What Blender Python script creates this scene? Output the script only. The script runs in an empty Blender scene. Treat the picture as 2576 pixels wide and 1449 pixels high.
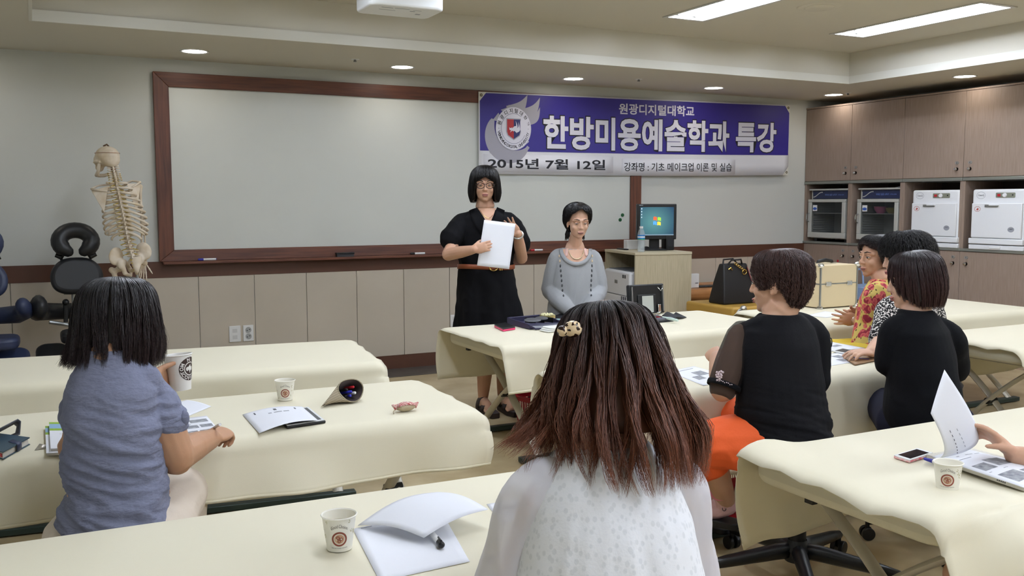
import bpy, bmesh, math, random
import numpy as np
from mathutils import Vector as V, Matrix as M, noise
S = bpy.context.scene
PI = math.pi
# ---------------------------------------------------------------- camera
cam_d = bpy.data.cameras.new('camera'); cam = bpy.data.objects.new('camera', cam_d)
S.collection.objects.link(cam); S.camera = cam
cam_d.sensor_width = 36.0; cam_d.lens = 2341.16 / 2576 * 36.0; cam_d.clip_start = .05
yaw, pitch, roll = .4739, .0919, -.0018
fw = V((math.sin(yaw)*math.cos(pitch), math.cos(yaw)*math.cos(pitch), -math.sin(pitch)))
r0 = V((math.cos(yaw), -math.sin(yaw), 0)); u0 = r0.cross(fw)
rr = math.cos(roll)*r0 + math.sin(roll)*u0; uu = -math.sin(roll)*r0 + math.cos(roll)*u0
cm = M((rr, uu, -fw)).transposed().to_4x4(); cm.translation = V((0, 0, 1.4)); cam.matrix_world = cm
# ---------------------------------------------------------------- world, exposure
w = bpy.data.worlds.new('world'); S.world = w; w.use_nodes = True
w.node_tree.nodes['Background'].inputs[0].default_value = (.9, .95, 1, 1)
w.node_tree.nodes['Background'].inputs[1].default_value = .05
S.view_settings.view_transform = 'Standard'; S.view_settings.look = 'None'
S.view_settings.gamma = 1; S.view_settings.use_curve_mapping = False
S.view_settings.exposure = 0.93
TUBE_E = 34.0       # emission of the fluorescent tubes
SPOT_E = 16.0       # emission of the downlights
S.cycles.max_bounces = 7; S.cycles.diffuse_bounces = 4; S.cycles.glossy_bounces = 3
S.cycles.transmission_bounces = 6; S.cycles.transparent_max_bounces = 8
S.cycles.caustics_reflective = False; S.cycles.caustics_refractive = False
S.cycles.sample_clamp_indirect = 4.0
# ---------------------------------------------------------------- helpers
rnd = random.Random(7)
def lin(c):
    if isinstance(c, str): c = [int(c[i:i+2], 16) for i in (0, 2, 4)]
    return tuple(((x/255)/12.92 if x/255 <= .04045 else ((x/255+.055)/1.055)**2.4) for x in c)
MATS = {}
def mat(name, col, rough=.5, metal=0., spec=.5, bump=0., bscale=60., bstretch=(1,1,1), var=0., vscale=8., vstretch=(1,1,1), col2=None,
        emit=None, alpha=None, trans=0., ior=1.45, vcol=False, sheen=0., space='Object', coat=0.):
    m = bpy.data.materials.new(name); m.use_nodes = True
    nt = m.node_tree; b = nt.nodes['Principled BSDF']
    c = lin(col) if not (isinstance(col, tuple) and max(col) <= 1) else col
    b.inputs['Base Color'].default_value = (*c, 1); b.inputs['Roughness'].default_value = rough
    b.inputs['Metallic'].default_value = metal; b.inputs['Specular IOR Level'].default_value = spec
    b.inputs['Transmission Weight'].default_value = trans; b.inputs['IOR'].default_value = ior
    if sheen: b.inputs['Sheen Weight'].default_value = sheen
    if coat: b.inputs['Coat Weight'].default_value = coat
    if alpha is not None: b.inputs['Alpha'].default_value = alpha
    if emit: b.inputs['Emission Color'].default_value = (*lin(emit[0]), 1); b.inputs['Emission Strength'].default_value = emit[1]
    tc = None
    def coords(stretch):
        nonlocal tc
        if tc is None: tc = nt.nodes.new('ShaderNodeTexCoord')
        mp = nt.nodes.new('ShaderNodeMapping'); mp.inputs['Scale'].default_value = stretch
        nt.links.new(tc.outputs[space], mp.inputs[0]); return mp.outputs[0]
    if vcol:
        a = nt.nodes.new('ShaderNodeAttribute'); a.attribute_name = 'Col'; nt.links.new(a.outputs['Color'], b.inputs['Base Color'])
    if var or col2:
        n = nt.nodes.new('ShaderNodeTexNoise'); n.inputs['Scale'].default_value = vscale; n.inputs['Detail'].default_value = 5
        nt.links.new(coords(vstretch), n.inputs['Vector'])
        mx = nt.nodes.new('ShaderNodeMix'); mx.data_type = 'RGBA'
        c2 = lin(col2) if col2 else tuple(x*(1-var) for x in c)
        mx.inputs[6].default_value = (*c, 1); mx.inputs[7].default_value = (*c2, 1)
        rp = nt.nodes.new('ShaderNodeValToRGB'); rp.color_ramp.elements[0].position = .35; rp.color_ramp.elements[1].position = .68
        nt.links.new(n.outputs[0], rp.inputs[0]); nt.links.new(rp.outputs[0], mx.inputs[0]); nt.links.new(mx.outputs[2], b.inputs['Base Color'])
    if bump:
        n = nt.nodes.new('ShaderNodeTexNoise'); n.inputs['Scale'].default_value = bscale; n.inputs['Detail'].default_value = 4
        nt.links.new(coords(bstretch), n.inputs['Vector'])
        bp = nt.nodes.new('ShaderNodeBump'); bp.inputs['Strength'].default_value = bump; bp.inputs['Distance'].default_value = .01
        nt.links.new(n.outputs[0], bp.inputs['Height']); nt.links.new(bp.outputs[0], b.inputs['Normal'])
    MATS[name] = m; return m
def nodes_of(m): return m.node_tree, m.node_tree.nodes['Principled BSDF']
ROOTM = {}
def tag(o, label=None, cat=None, group=None, kind=None):
    if label: o['label'] = label
    if cat: o['category'] = cat
    if group: o['group'] = group
    if kind: o['kind'] = kind
    return o
def thing(name, label, cat, loc=(0,0,0), rz=0., group=None):
    o = bpy.data.objects.new(name, None); S.collection.objects.link(o); o.empty_display_size = .1
    o.location = loc; o.rotation_euler = (0, 0, rz); tag(o, label, cat, group)
    ROOTM[o.name] = M.Translation(V(loc)) @ M.Rotation(rz, 4, 'Z'); return o
def frame_from(d, up=V((0,0,1))):
    d = V(d).normalized(); up = V(up)
    if abs(d.dot(up)) > .98: up = V((0,1,0)) if abs(d.y) < .9 else V((1,0,0))
    x = up.cross(d).normalized(); y = d.cross(x).normalized(); return x, y, d
class MB:
    def __init__(s): s.v = []; s.f = []; s.m = []; s.c = None
    def add(s, vs, fs, mi=0):
        o = len(s.v); s.v += [tuple(p) for p in vs]; s.f += [tuple(i+o for i in f) for f in fs]; s.m += [mi]*len(fs); return s
    def box(s, c, d, rz=0., mi=0, R=None):
        R = R if R is not None else M.Rotation(rz, 3, 'Z'); c = V(c); d = V(d)/2
        vs = [c + R @ V((sx*d.x, sy*d.y, sz*d.z)) for sx in (-1,1) for sy in (-1,1) for sz in (-1,1)]
        return s.add(vs, [(0,1,3,2),(4,6,7,5),(0,4,5,1),(2,3,7,6),(0,2,6,4),(1,5,7,3)], mi)
    def bx(s, x0, x1, y0, y1, z0, z1, mi=0): return s.box(((x0+x1)/2,(y0+y1)/2,(z0+z1)/2), (abs(x1-x0),abs(y1-y0),abs(z1-z0)), 0, mi)
    def rings(s, rings, cap=(True, True), mi=0, closed=True):
        n = len(rings[0]); vs = [p for r in rings for p in r]; fs = []
        for i in range(len(rings)-1):
            for j in range(n if closed else n-1):
                a, b = i*n+j, i*n+(j+1) % n; fs.append((a, b, b+n, a+n))
        if cap[0]: fs.append(tuple(range(n-1, -1, -1)))
        if cap[1]: fs.append(tuple((len(rings)-1)*n+j for j in range(n)))
        return s.add(vs, fs, mi)
    def tube(s, pts, rad, n=8, mi=0, up=(0,0,1), cap=True, round_ends=False):
        pts = [V(p) for p in pts]; k = len(pts)
        rad = rad if isinstance(rad, (list, tuple)) else [rad]*k
        rad = [(q, q) if not isinstance(q, (list, tuple)) else q for q in rad]
        rings = []; x = None
        for i, p in enumerate(pts):
            d = (pts[min(i+1, k-1)] - pts[max(i-1, 0)]).normalized()
            if x is None: x, y, _ = frame_from(d, up)
            else:
                x = (x - d*x.dot(d)).normalized(); y = d.cross(x)
            rings.append([p + x*(rad[i][0]*math.cos(a)) + y*(rad[i][1]*math.sin(a)) for a in [2*PI*j/n for j in range(n)]])
        if round_ends:
            def dome(i, sgn):
                d = (pts[1]-pts[0]).normalized()*-1 if i == 0 else (pts[-1]-pts[-2]).normalized()
                base = rings[i]; c = pts[i]; R = max(rad[i]); out = []
                for t in (.5, .85, 1.0): 
                    a = t*PI/2*.96; out.append([c + (q-c)*math.cos(a) + d*(R*math.sin(a)) for q in base])
                return out
            a = dome(0, -1)[::-1]; b = dome(len(rings)-1, 1); rings = a + rings + b
        return s.rings(rings, (cap, cap), mi)
    def lathe(s, prof, n=24, c=(0,0,0), R=None, mi=0, cap=(False, False)):
        R = R if R is not None else M.Identity(3); c = V(c)
        return s.rings([[c + R @ V((r*math.cos(2*PI*j/n), r*math.sin(2*PI*j/n), z)) for j in range(n)] for r, z in prof], cap, mi)
    def cyl(s, p0, p1, r0, r1=None, n=16, mi=0): return s.tube([p0, p1], [r0, r0 if r1 is None else r1], n, mi)
    def ell(s, c, r, R=None, nu=18, nv=12, mi=0):
        R = R if R is not None else M.Identity(3); c = V(c)
        r = (r, r, r) if not isinstance(r, (tuple, list)) else r
        vs = [c + R @ V((0,0,-r[2]))]; fs = []
        for i in range(1, nv):
            t = PI*i/nv - PI/2
            vs += [c + R @ V((r[0]*math.cos(t)*math.cos(2*PI*j/nu), r[1]*math.cos(t)*math.sin(2*PI*j/nu), r[2]*math.sin(t))) for j in range(nu)]
        vs.append(c + R @ V((0,0,r[2]))); L = len(vs)-1
        for j in range(nu):
            fs.append((0, 1+(j+1) % nu, 1+j)); fs.append((L, L-nu+j, L-nu+(j+1) % nu))
            for i in range(nv-2):
                a = 1+i*nu+j; b = 1+i*nu+(j+1) % nu; fs.append((a, b, b+nu, a+nu))
        return s.add(vs, fs, mi)
    def prism(s, poly, o, ex, ey, depth, mi=0, n=None):
        """polygon (2-D) laid out on axes ex, ey from o and pushed back by depth along -(ex x ey)"""
        o, ex, ey = V(o), V(ex), V(ey); nn = ex.cross(ey).normalized()
        a = [o + ex*p[0] + ey*p[1] for p in poly]; b = [p - nn*depth for p in a]
        return s.rings([b, a], (True, True), mi)
    def sheet(s, P, mi=0, wrap=False):
        n = len(P[0]); vs = [p for r in P for p in r]
        return s.add(vs, [(i*n+j, i*n+j+1, (i+1)*n+j+1, (i+1)*n+j) for i in range(len(P)-1) for j in range(n-1)], mi)
    def build(s, name, m, parent=None, smooth=0., bevel=0., seg=2, world=True, solid=0., sub=0, offset=-1):
        me = bpy.data.meshes.new(name); vs = s.v
        if parent is not None and world and parent.name in ROOTM:
            Mi = ROOTM[parent.name].inverted(); vs = [tuple(Mi @ V(p)) for p in vs]
        me.from_pydata(vs, [], s.f)
        for q in (m if isinstance(m, (list, tuple)) else [m]): me.materials.append(q)
        if max(s.m or [0]): me.polygons.foreach_set('material_index', s.m)
        o = bpy.data.objects.new(name, me); S.collection.objects.link(o)
        bm = bmesh.new(); bm.from_mesh(me); bmesh.ops.recalc_face_normals(bm, faces=bm.faces); bm.to_mesh(me); bm.free()
        if smooth:
            me.polygons.foreach_set('use_smooth', [True]*len(me.polygons))
            if smooth < 3: me.set_sharp_from_angle(angle=smooth)
        if solid:
            q = o.modifiers.new('thickness', 'SOLIDIFY'); q.thickness = solid; q.offset = offset
        if bevel:
            q = o.modifiers.new('bevel', 'BEVEL'); q.width = bevel; q.segments = seg; q.limit_method = 'ANGLE'; q.angle_limit = .6
            q.harden_normals = False
        if sub:
            q = o.modifiers.new('sub', 'SUBSURF'); q.levels = sub; q.render_levels = sub
        if parent is not None:
            o.parent = parent
            if parent.name not in ROOTM: pass
            else: ROOTM[o.name] = ROOTM[parent.name]
        else: ROOTM[o.name] = M.Identity(4)
        return o
def struct(name, mb, m, **k): return tag(mb.build(name, m, None, **k), kind='structure')
def obj(name, mb, m, parent, **k):
    k.setdefault('smooth', .7); return mb.build(name, m, parent, **k)
def solo(name, mb, m, label, cat, group=None, **k):
    """a thing that is one mesh: its origin is put at the middle of its base"""
    a = np.array(mb.v); c = V(((a[:,0].min()+a[:,0].max())/2, (a[:,1].min()+a[:,1].max())/2, a[:,2].min()))
    mb.v = [tuple(V(p)-c) for p in mb.v]; k.setdefault('smooth', .7)
    o = mb.build(name, m, None, **k); o.location = c; ROOTM[o.name] = M.Translation(c); return tag(o, label, cat, group)
def copy_tree(o, parent=None):
    c = o.copy(); S.collection.objects.link(c)
    if parent is not None: c.parent = parent
    for ch in list(o.children): copy_tree(ch, c)
    return c
def rrect(w, h, r, n=5):
    out = []
    for cx, cy, a0 in ((w/2-r, h/2-r, 0), (-w/2+r, h/2-r, PI/2), (-w/2+r, -h/2+r, PI), (w/2-r, -h/2+r, 1.5*PI)):
        out += [(cx+r*math.cos(a0+PI/2*i/n), cy+r*math.sin(a0+PI/2*i/n)) for i in range(n+1)]
    return out
_txt = {}
def text_geo(s, bold=0.):
    """flat text outline as (verts, faces, width) with cap height about 1"""
    if (s, bold) in _txt: return _txt[(s, bold)]
    cu = bpy.data.curves.new('t', 'FONT'); cu.body = s; cu.size = 1; cu.offset = bold; cu.resolution_u = 3
    o = bpy.data.objects.new('t', cu); S.collection.objects.link(o)
    dg = bpy.context.evaluated_depsgraph_get(); me = bpy.data.meshes.new_from_object(o.evaluated_get(dg))
    vs = [tuple(v.co) for v in me.vertices]; fs = [tuple(p.vertices) for p in me.polygons]
    bpy.data.objects.remove(o); bpy.data.curves.remove(cu); bpy.data.meshes.remove(me)
    _txt[(s, bold)] = (vs, fs); return _txt[(s, bold)]
def put_text(mb, s, o, ex, ey, w=None, h=None, bold=0., mi=0, fit=True):
    """text laid on the plane o + ex*x + ey*y, stretched to width w and height h, lower left corner at o"""
    vs, fs = text_geo(s, bold)
    if not vs: return
    a = np.array(vs); x0, y0 = a[:,0].min(), a[:,1].min(); W, H = a[:,0].max()-x0, a[:,1].max()-y0
    sx = w/W if w else h/H; sy = h/H if h else w/W
    o, ex, ey = V(o), V(ex), V(ey)
    mb.add([o + ex*((p[0]-x0)*sx) + ey*((p[1]-y0)*sy) for p in vs], fs, mi)
def remesh(name, mb, m, parent, voxel=.006, it=3, fac=.5, disp=None, zones=None, wrinkle=None):
    """one continuous skin grown over the closed pieces of mb"""
    me = bpy.data.meshes.new(name); me.from_pydata(mb.v, [], mb.f)
    bm = bmesh.new(); bm.from_mesh(me); bmesh.ops.recalc_face_normals(bm, faces=bm.faces); bm.to_mesh(me); bm.free()
    o = bpy.data.objects.new(name+'_tmp', me); S.collection.objects.link(o)
    q = o.modifiers.new('r', 'REMESH'); q.mode = 'VOXEL'; q.voxel_size = voxel
    q = o.modifiers.new('s', 'SMOOTH'); q.factor = fac; q.iterations = it
    dg = bpy.context.evaluated_depsgraph_get(); nm = bpy.data.meshes.new_from_object(o.evaluated_get(dg))
    bpy.data.objects.remove(o); bpy.data.meshes.remove(me); nm.name = name
    n = len(nm.vertices); co = np.empty(n*3, 'f'); nm.vertices.foreach_get('co', co); co = co.reshape(-1, 3)
    if disp or wrinkle:
        no = np.empty(n*3, 'f'); nm.vertices.foreach_get('normal', no); no = no.reshape(-1, 3)
        for amp, sc in (disp or []):
            h = np.array([noise.noise(V((p[0]*sc[0], p[1]*sc[1], p[2]*sc[2]))) for p in co]); co = co + no*(h*amp)[:, None]
        if wrinkle: co = wrinkle(co, no)
    if parent is not None and parent.name in ROOTM:
        Mi = np.array(ROOTM[parent.name].inverted()); co = co @ Mi[:3,:3].T + Mi[:3,3]
    nm.vertices.foreach_set('co', np.ascontiguousarray(co, 'f').ravel()); nm.update()
    nm.materials.clear()
    for x in (m if isinstance(m, (list, tuple)) else [m]): nm.materials.append(x)
    nm.polygons.foreach_set('use_smooth', [True]*len(nm.polygons))
    if zones:
        cc = np.empty(len(nm.polygons)*3, 'f'); nm.polygons.foreach_get('center', cc)
        Mw = np.array(ROOTM[parent.name]); cc = cc.reshape(-1,3) @ Mw[:3,:3].T + Mw[:3,3]
        nm.polygons.foreach_set('material_index', np.array(zones(cc), 'i'))
    ob = bpy.data.objects.new(name, nm); S.collection.objects.link(ob)
    if parent is not None: ob.parent = parent; ROOTM[ob.name] = ROOTM.get(parent.name, M.Identity(4))
    return ob

# ---------------------------------------------------------------- shared materials
WALL = mat('wall_paint', 'cdcfca', .75, bump=.05, bscale=220)
CEIL = mat('ceiling_paint', 'd2cdbf', .8, bump=.04, bscale=160)
PANEL = mat('panel_laminate', 'c2b8a8', .55, bump=.03, bscale=300, var=.05, vscale=3)
DADO = mat('dark_brown_laminate', '5a3a2c', .4, var=.14, vscale=6, vstretch=(.3,1,1))
WOOD = mat('frame_wood', '6b3f2d', .4, col2='4b2b20', vscale=9, vstretch=(.35,6,6), bump=.06, bscale=40)
WOODV = mat('frame_wood_upright', '6b3f2d', .4, col2='4b2b20', vscale=9, vstretch=(6,6,.35), bump=.06, bscale=40)
BOARD = mat('whiteboard_enamel', 'd2d5d0', .28, spec=.5, var=.035, vscale=2.2)
WHITE = mat('white_plastic', 'e6e7e6', .35)
OFFW = mat('offwhite_plastic', 'd8d6cc', .4)
BLACK = mat('black_plastic', '0d0e10', .4)
CHROME = mat('chrome', 'd8d8d6', .15, 1.)
STEEL = mat('grey_metal', '9a9c9a', .35, .8)
ALU = mat('aluminium_edge', '8e9089', .45, .6)
CLOTH = mat('cream_tablecloth', 'e4ddc4', .62, bump=.05, bscale=500, sheen=.1)
CLOTHH = mat('cream_hem', 'dfd7bb', .65)
VINYL = mat('cream_vinyl', 'dcd8c2', .4, bump=.02, bscale=200)
LEGM = mat('light_grey_steel', 'cbc7bb', .4, .3)
FOOTM = mat('dark_green_rail', '2f3d38', .45, .2)
PAPER = mat('white_paper', 'eceef5', .6)
PRINT = mat('printed_ink', '4b4e58', .6)
PRINTL = mat('pale_ink', '9a9da6', .6)
PHOTOG = mat('printed_photo', '6d7078', .6, col2='a9abb0', vscale=60)
CUPM = mat('paper_cup_board', 'efece0', .55)
# floor: beige vinyl with brown mottling and a soft shine
FLOOR = mat('floor_vinyl', 'cbb994', .22, spec=.5, col2='b3a07a', vscale=3.2, bump=.01, bscale=30)
nt, b = nodes_of(FLOOR)
WX0, WX1, WY0, WY1 = -1.25, 7.78, -3.6, 7.375
ZC, ZT = 2.454, 2.725
mb = MB().bx(WX0-.1, WX1+.1, WY0-.1, WY1+.1, -.1, 0); struct('floor', mb, FLOOR)
struct('wall_front', MB().bx(WX0-.1, WX1+.1, WY1, WY1+.12, 0, 2.85), WALL)
struct('wall_left', MB().bx(WX0-.12, WX0, WY0, WY1, 0, 2.85), WALL)
struct('wall_right', MB().bx(WX1, WX1+.12, WY0, WY1, 0, 2.85), WALL)
struct('wall_back', MB().bx(WX0-.1, WX1+.1, WY0-.12, WY0, 0, 2.85), WALL)
# lowered ring of the ceiling round a raised tray
TX0, TX1, TY0, TY1 = .026, 6.57, -2.4, 6.175
FIX = [(4.27, 5.56), (5.86, 5.52), (2.68, 5.2), (1.1, 5.2), (4.27, 3.2), (5.86, 3.2), (1.1, 3.0), (4.27, .9), (5.86, .9), (2.68, .8), (1.1, .8), (4.27, -.9), (2.68, -.9), (1.1, -.9)]  # last three, the unseen rear row, are added to brighten backs and front drapes
FL, FW = 1.28, .31          # opening of a fixture in the ceiling
mb = MB(); cols = sorted({p[0] for p in FIX}); px = WX0
for cxx in cols:
    mb.bx(px, cxx-FW/2, WY0, WY1, ZT, ZT+.02); py = WY0
    for yy in sorted(p[1] for p in FIX if p[0] == cxx): mb.bx(cxx-FW/2, cxx+FW/2, py, yy-FL, ZT, ZT+.02); py = yy
    mb.bx(cxx-FW/2, cxx+FW/2, py, WY1, ZT, ZT+.02); px = cxx+FW/2
mb.bx(px, WX1, WY0, WY1, ZT, ZT+.02)
struct('ceiling', mb, CEIL)
mb = MB(); mb.bx(WX0, WX1, TY1, WY1, ZC, ZT); mb.bx(WX0, WX1, WY0, TY0, ZC, ZT); mb.bx(WX0, TX0, TY0, TY1, ZC, ZT); mb.bx(TX1, WX1, TY0, TY1, ZC, ZT)
struct('trim_1', mb, CEIL)
TRIMW = mat('white_cornice', 'dcdad0', .6)
mb = MB(); t = .018; zz = (ZC-.004, ZC+.062)
mb.bx(TX0, TX1, TY1-t, TY1, *zz); mb.bx(TX0, TX1, TY0, TY0+t, *zz); mb.bx(TX0, TX0+t, TY0+t, TY1-t, *zz); mb.bx(TX1-t, TX1, TY0+t, TY1-t, *zz)
struct('trim_2', mb, TRIMW)
# front wall: panels, dado band, skirting, dark edge strip of the floor
SEAM = [-1.25+.015, -.75, -.165, .445, 1.096-.03, 1.508, 1.925, 2.342, 2.752, 3.171, 3.585, 4.0, 4.415, 4.83, 5.245, 5.66, 6.075, 6.49, 6.9, 7.25]
mb = MB()
xs = [-1.249, -.985, -.575, -.165, .255, .675, 1.096, 1.514, 1.925, 2.342, 2.752, 3.171, 3.585, 4.0, 4.415, 4.83, 5.245, 5.66, 6.075, 6.49, 6.9, 7.25]
for a, c in zip(xs, xs[1:]): mb.bx(a+.002, c-.002, WY1-.012, WY1, .115, .842)
struct('trim_3', mb, PANEL, bevel=.002, seg=1)
struct('trim_4', MB().bx(WX0, 7.25, WY1-.016, WY1, .842, .963), DADO)
struct('baseboard_front', MB().bx(WX0, 7.25, WY1-.018, WY1, 0, .115), DADO)
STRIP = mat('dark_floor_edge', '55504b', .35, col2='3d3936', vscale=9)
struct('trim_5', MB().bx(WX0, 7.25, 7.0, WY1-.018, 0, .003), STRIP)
# ---------------------------------------------------------------- fluorescent fixtures
TUBE = mat('lit_tube', 'ffffff', .5, emit=('e5eeff', TUBE_E))
REFL = mat('white_reflector', 'c4c4c0', .3)
FRAME = mat('fixture_frame', 'c9c8c2', .35, .3)
def fixture(x, y0, label, L=FL, Wd=FW):
    t = thing('fluorescent_light', label, 'ceiling light', (x, y0-L/2, ZT), 0, 'recessed fluorescent lights')
    h = Wd/2; y1 = y0; y0 = y1-L; zz = ZT+.085
    f = MB()
    for a in ((x-h-.03, x-h, y0-.03, y1+.03), (x+h, x+h+.03, y0-.03, y1+.03), (x-h, x+h, y0-.03, y0), (x-h, x+h, y1, y1+.03)): f.bx(*a, ZT-.006, ZT-.0005)
    obj('frame', f, FRAME, t)
    r = MB()
    r.sheet([[(xx, y0, z_), (xx, y1, z_)] for xx, z_ in ((x-h+.0005, ZT-.002), (x-.115, zz), (x-.03, zz), (x, ZT+.03), (x+.03, zz), (x+.115, zz), (x+h-.0005, ZT-.002))])
    for yy in (y0+.0005, y1-.0005): r.add([(x-h, yy, ZT-.002), (x+h, yy, ZT-.002), (x+h, yy, zz+.002), (x-h, yy, zz+.002)], [(0, 1, 2, 3)])
    obj('reflector', r, REFL, t)
    for sx in (-1, 1):
        k = MB(); k.cyl((x+sx*.072, y0+.02, ZT+.034), (x+sx*.072, y1-.02, ZT+.034), .0165, n=10); obj('tube', k, TUBE, t)
        for yy in (y0+.012, y1-.012): e = MB(); e.box((x+sx*.072, yy, ZT+.04), (.03, .02, .05)); obj('lamp_holder', e, WHITE, t)
    return t
fixture(4.27, 5.56, 'twin-tube ceiling light at the top edge, left of the round ceiling vent')
fixture(5.86, 5.52, 'twin-tube ceiling light nearest the right wall cupboards')
for x, y in FIX[2:]: fixture(x, y, 'unseen twin-tube ceiling light out of the frame overhead')
LENS = mat('lit_downlight', 'ffffff', .5, emit=('fff8ee', SPOT_E))
def downlight(x, y, label):
    t = thing('downlight', label, 'ceiling light', (x, y, ZC-.006), 0, 'round recessed downlights')
    m_ = MB(); m_.lathe([(.082, ZC-.0005), (.098, ZC-.0005), (.096, ZC-.006), (.082, ZC-.004)], 32, (x, y, 0)); obj('rim', m_, WHITE, t)
    d = MB(); d.lathe([(.0001, ZC-.002), (.083, ZC-.002)], 32, (x, y, 0)); obj('lamp', d, LENS, t)
for x, y, l in [(1.052, 6.9, 'round downlight above the left end of the whiteboard'), (2.615, 6.97, 'round downlight above the middle of the whiteboard'),
                (4.17, 6.97, 'round downlight above the blue half of the banner, left one'), (5.672, 6.95, 'round downlight above the right part of the banner'),
                (7.1, 6.86, 'round downlight in the far right corner by the cupboards'), (7.06, 5.37, 'round downlight above the right cupboards, near the picture edge'),
                (7.06, 3.87, 'round downlight above the cupboards beyond the picture'), (-.5, 6.9, 'round downlight beyond the left picture edge')]: downlight(x, y, l)
def sprinkler(x, y, label):
    t = thing('sprinkler_head', label, 'sprinkler', (x, y, ZC-.02), 0, 'ceiling sprinkler heads')
    obj('plate', MB().lathe([(.0001, ZC-.004), (.03, ZC-.003), (.033, ZC-.0005)], 20, (x, y, 0)), WHITE, t)
    obj('nozzle', MB().cyl((x, y, ZC-.004), (x, y, ZC-.02), .009, .012, 10), STEEL, t)
sprinkler(*(2.166, 6.758, 2.454)[:2], 'small ceiling sprinkler between the two left downlights')
sprinkler(*(4.692, 6.749, 2.454)[:2], 'small ceiling sprinkler above the banner heading')
sprinkler(*(7.117, 6.695, 2.454)[:2], 'small ceiling sprinkler beside the corner downlight')
vx, vy = 4.84, 4.83
solo('ceiling_vent', MB().lathe([(.0001, ZT-.014), (.09, ZT-.014), (.1, ZT-.006), (.13, ZT-.008), (.15, ZT-.0005)], 36, (vx, vy, 0)), CEIL, 'round cream ceiling speaker vent between the two tube lights', 'vent')
# projector hung from the tray
def projector():
    c = (1.989, 5.300, 2.580)
    t = thing('projector', 'white projector hanging from the ceiling at the top edge', 'projector', (c[0], c[1], 2.525), -.02)
    x, y = c[0], c[1]
    obj('body', MB().prism(rrect(.46, .30, .05), (x, y+.03, 2.61), (1,0,0), (0,1,0), .085), WHITE, t, bevel=.015, seg=3)
    obj('mount', MB().cyl((x, y+.03, 2.61), (x, y+.03, ZT-.001), .022), WHITE, t)
    k = MB(); 
    for dx, dy, w_, h_ in ((-.11, -.06, .07, .008), (-.02, -.065, .09, .006), (.08, -.05, .05, .006), (-.09, 0, .1, .005), (.06, -.02, .03, .012), (.12,.05,.03,.02)): k.box((x+dx, y+dy, 2.5247), (w_, h_, .001))
    obj('label_print', k, PRINTL, t)
projector()
# ---------------------------------------------------------------- whiteboard
def whiteboard():
    t = thing('whiteboard', 'large whiteboard in a brown wooden frame on the front wall', 'whiteboard', (2.98, WY1-.03, .95))
    y0, y1 = WY1-.045, WY1-.0005
    xl, xli, xr, xri = .8209, .9279, 5.140, 5.0236; zt, zti, zb, zbi = 2.356, 2.251, .9646, 1.049
    obj('panel', MB().bx(xli-.01, xri+.01, WY1-.022, WY1-.001, zbi-.01, zti+.01), BOARD, t)
    def bar(a, b_, c, d, mm):
        m_ = MB(); ey = V((0,1,0))
        fr = [V((p[0], y0+.006*(k in (2,3)), p[1])) for k, p in enumerate((a, b_, c, d))]; bk = [V((p[0], y1, p[1])) for p in (a, b_, c, d)]
        m_.rings([bk, fr]); return obj('frame_bar', m_, mm, t, bevel=.003)
    bar((xl, zt), (xr, zt), (xri, zti), (xli, zti), WOOD); bar((xl, zb), (xr, zb), (xri, zbi), (xli, zbi), WOOD)
    bar((xl, zt), (xl, zb), (xli, zbi), (xli, zti), WOODV); bar((xr, zt), (xr, zb), (xri, zbi), (xri, zti), WOODV)
    obj('pen_tray', MB().bx(xl+.02, xr, WY1-.115, WY1-.0165, zb-.02, zb), WOOD, t, bevel=.003)
whiteboard()
BLUEP = mat('blue_plastic', '2b2f9a', .4); REDP = mat('red_plastic', 'b3202c', .4)
def marker(x, y, z, L, rz, capm, label, name='marker_pen'):
    t = thing(name, label, 'pen', (x, y, z), rz, 'marker pens')
    d = V((math.cos(rz), math.sin(rz), 0)); c = V((x, y, z+.0085))
    obj('barrel', MB().tube([c-d*L*.2, c+d*L*.5], .0085, 12), WHITE, t)
    obj('cap', MB().tube([c-d*L*.5, c-d*L*.47, c-d*L*.2], [.006, .009, .0095], 12), capm, t)
    obj('end_plug', MB().tube([c+d*L*.5, c+d*L*.53], [.0088, .006], 12), capm, t)
marker(1.157, 7.315, .9646, .13, 0, BLUEP, 'blue and white marker on the left end of the whiteboard tray')
marker(2.86, 7.315, .9646, .13, 0, BLACK, 'black and white marker on the whiteboard tray beside the standing woman')
marker(4.0, 7.315, .9646, .12, 0, REDP, 'pale marker on the tray between the two women')
marker(3.62, 7.315, .9646, .12, 0, BLUEP, 'blue marker on the tray just right of the standing woman')
t = thing('board_eraser', 'black whiteboard eraser on the tray left of the standing woman', 'eraser', (2.23, 7.31, .9646))
obj('grip', MB().bx(2.155, 2.305, 7.285, 7.335, .985, .998), BLACK, t, bevel=.004); obj('felt', MB().bx(2.16, 2.30, 7.288, 7.332, .9646, .985), mat('felt', '3a3a3d', .9), t)
GREENM = mat('green_magnet', '1d5a35', .35)
for (x, z), l in zip([(4.941, 1.278), (4.915, 1.233)], ['round green magnet on the whiteboard, upper one', 'round green magnet on the whiteboard, lower one']):
    m_ = MB(); m_.lathe([(.0001, .012), (.012, .012), (.0165, .007), (.0165, 0), (.0001, 0)], 20, (x, WY1-.0222, z), M.Rotation(PI/2, 3, 'X')); solo('magnet', m_, GREENM, l, 'magnet', 'green board magnets')
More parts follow.
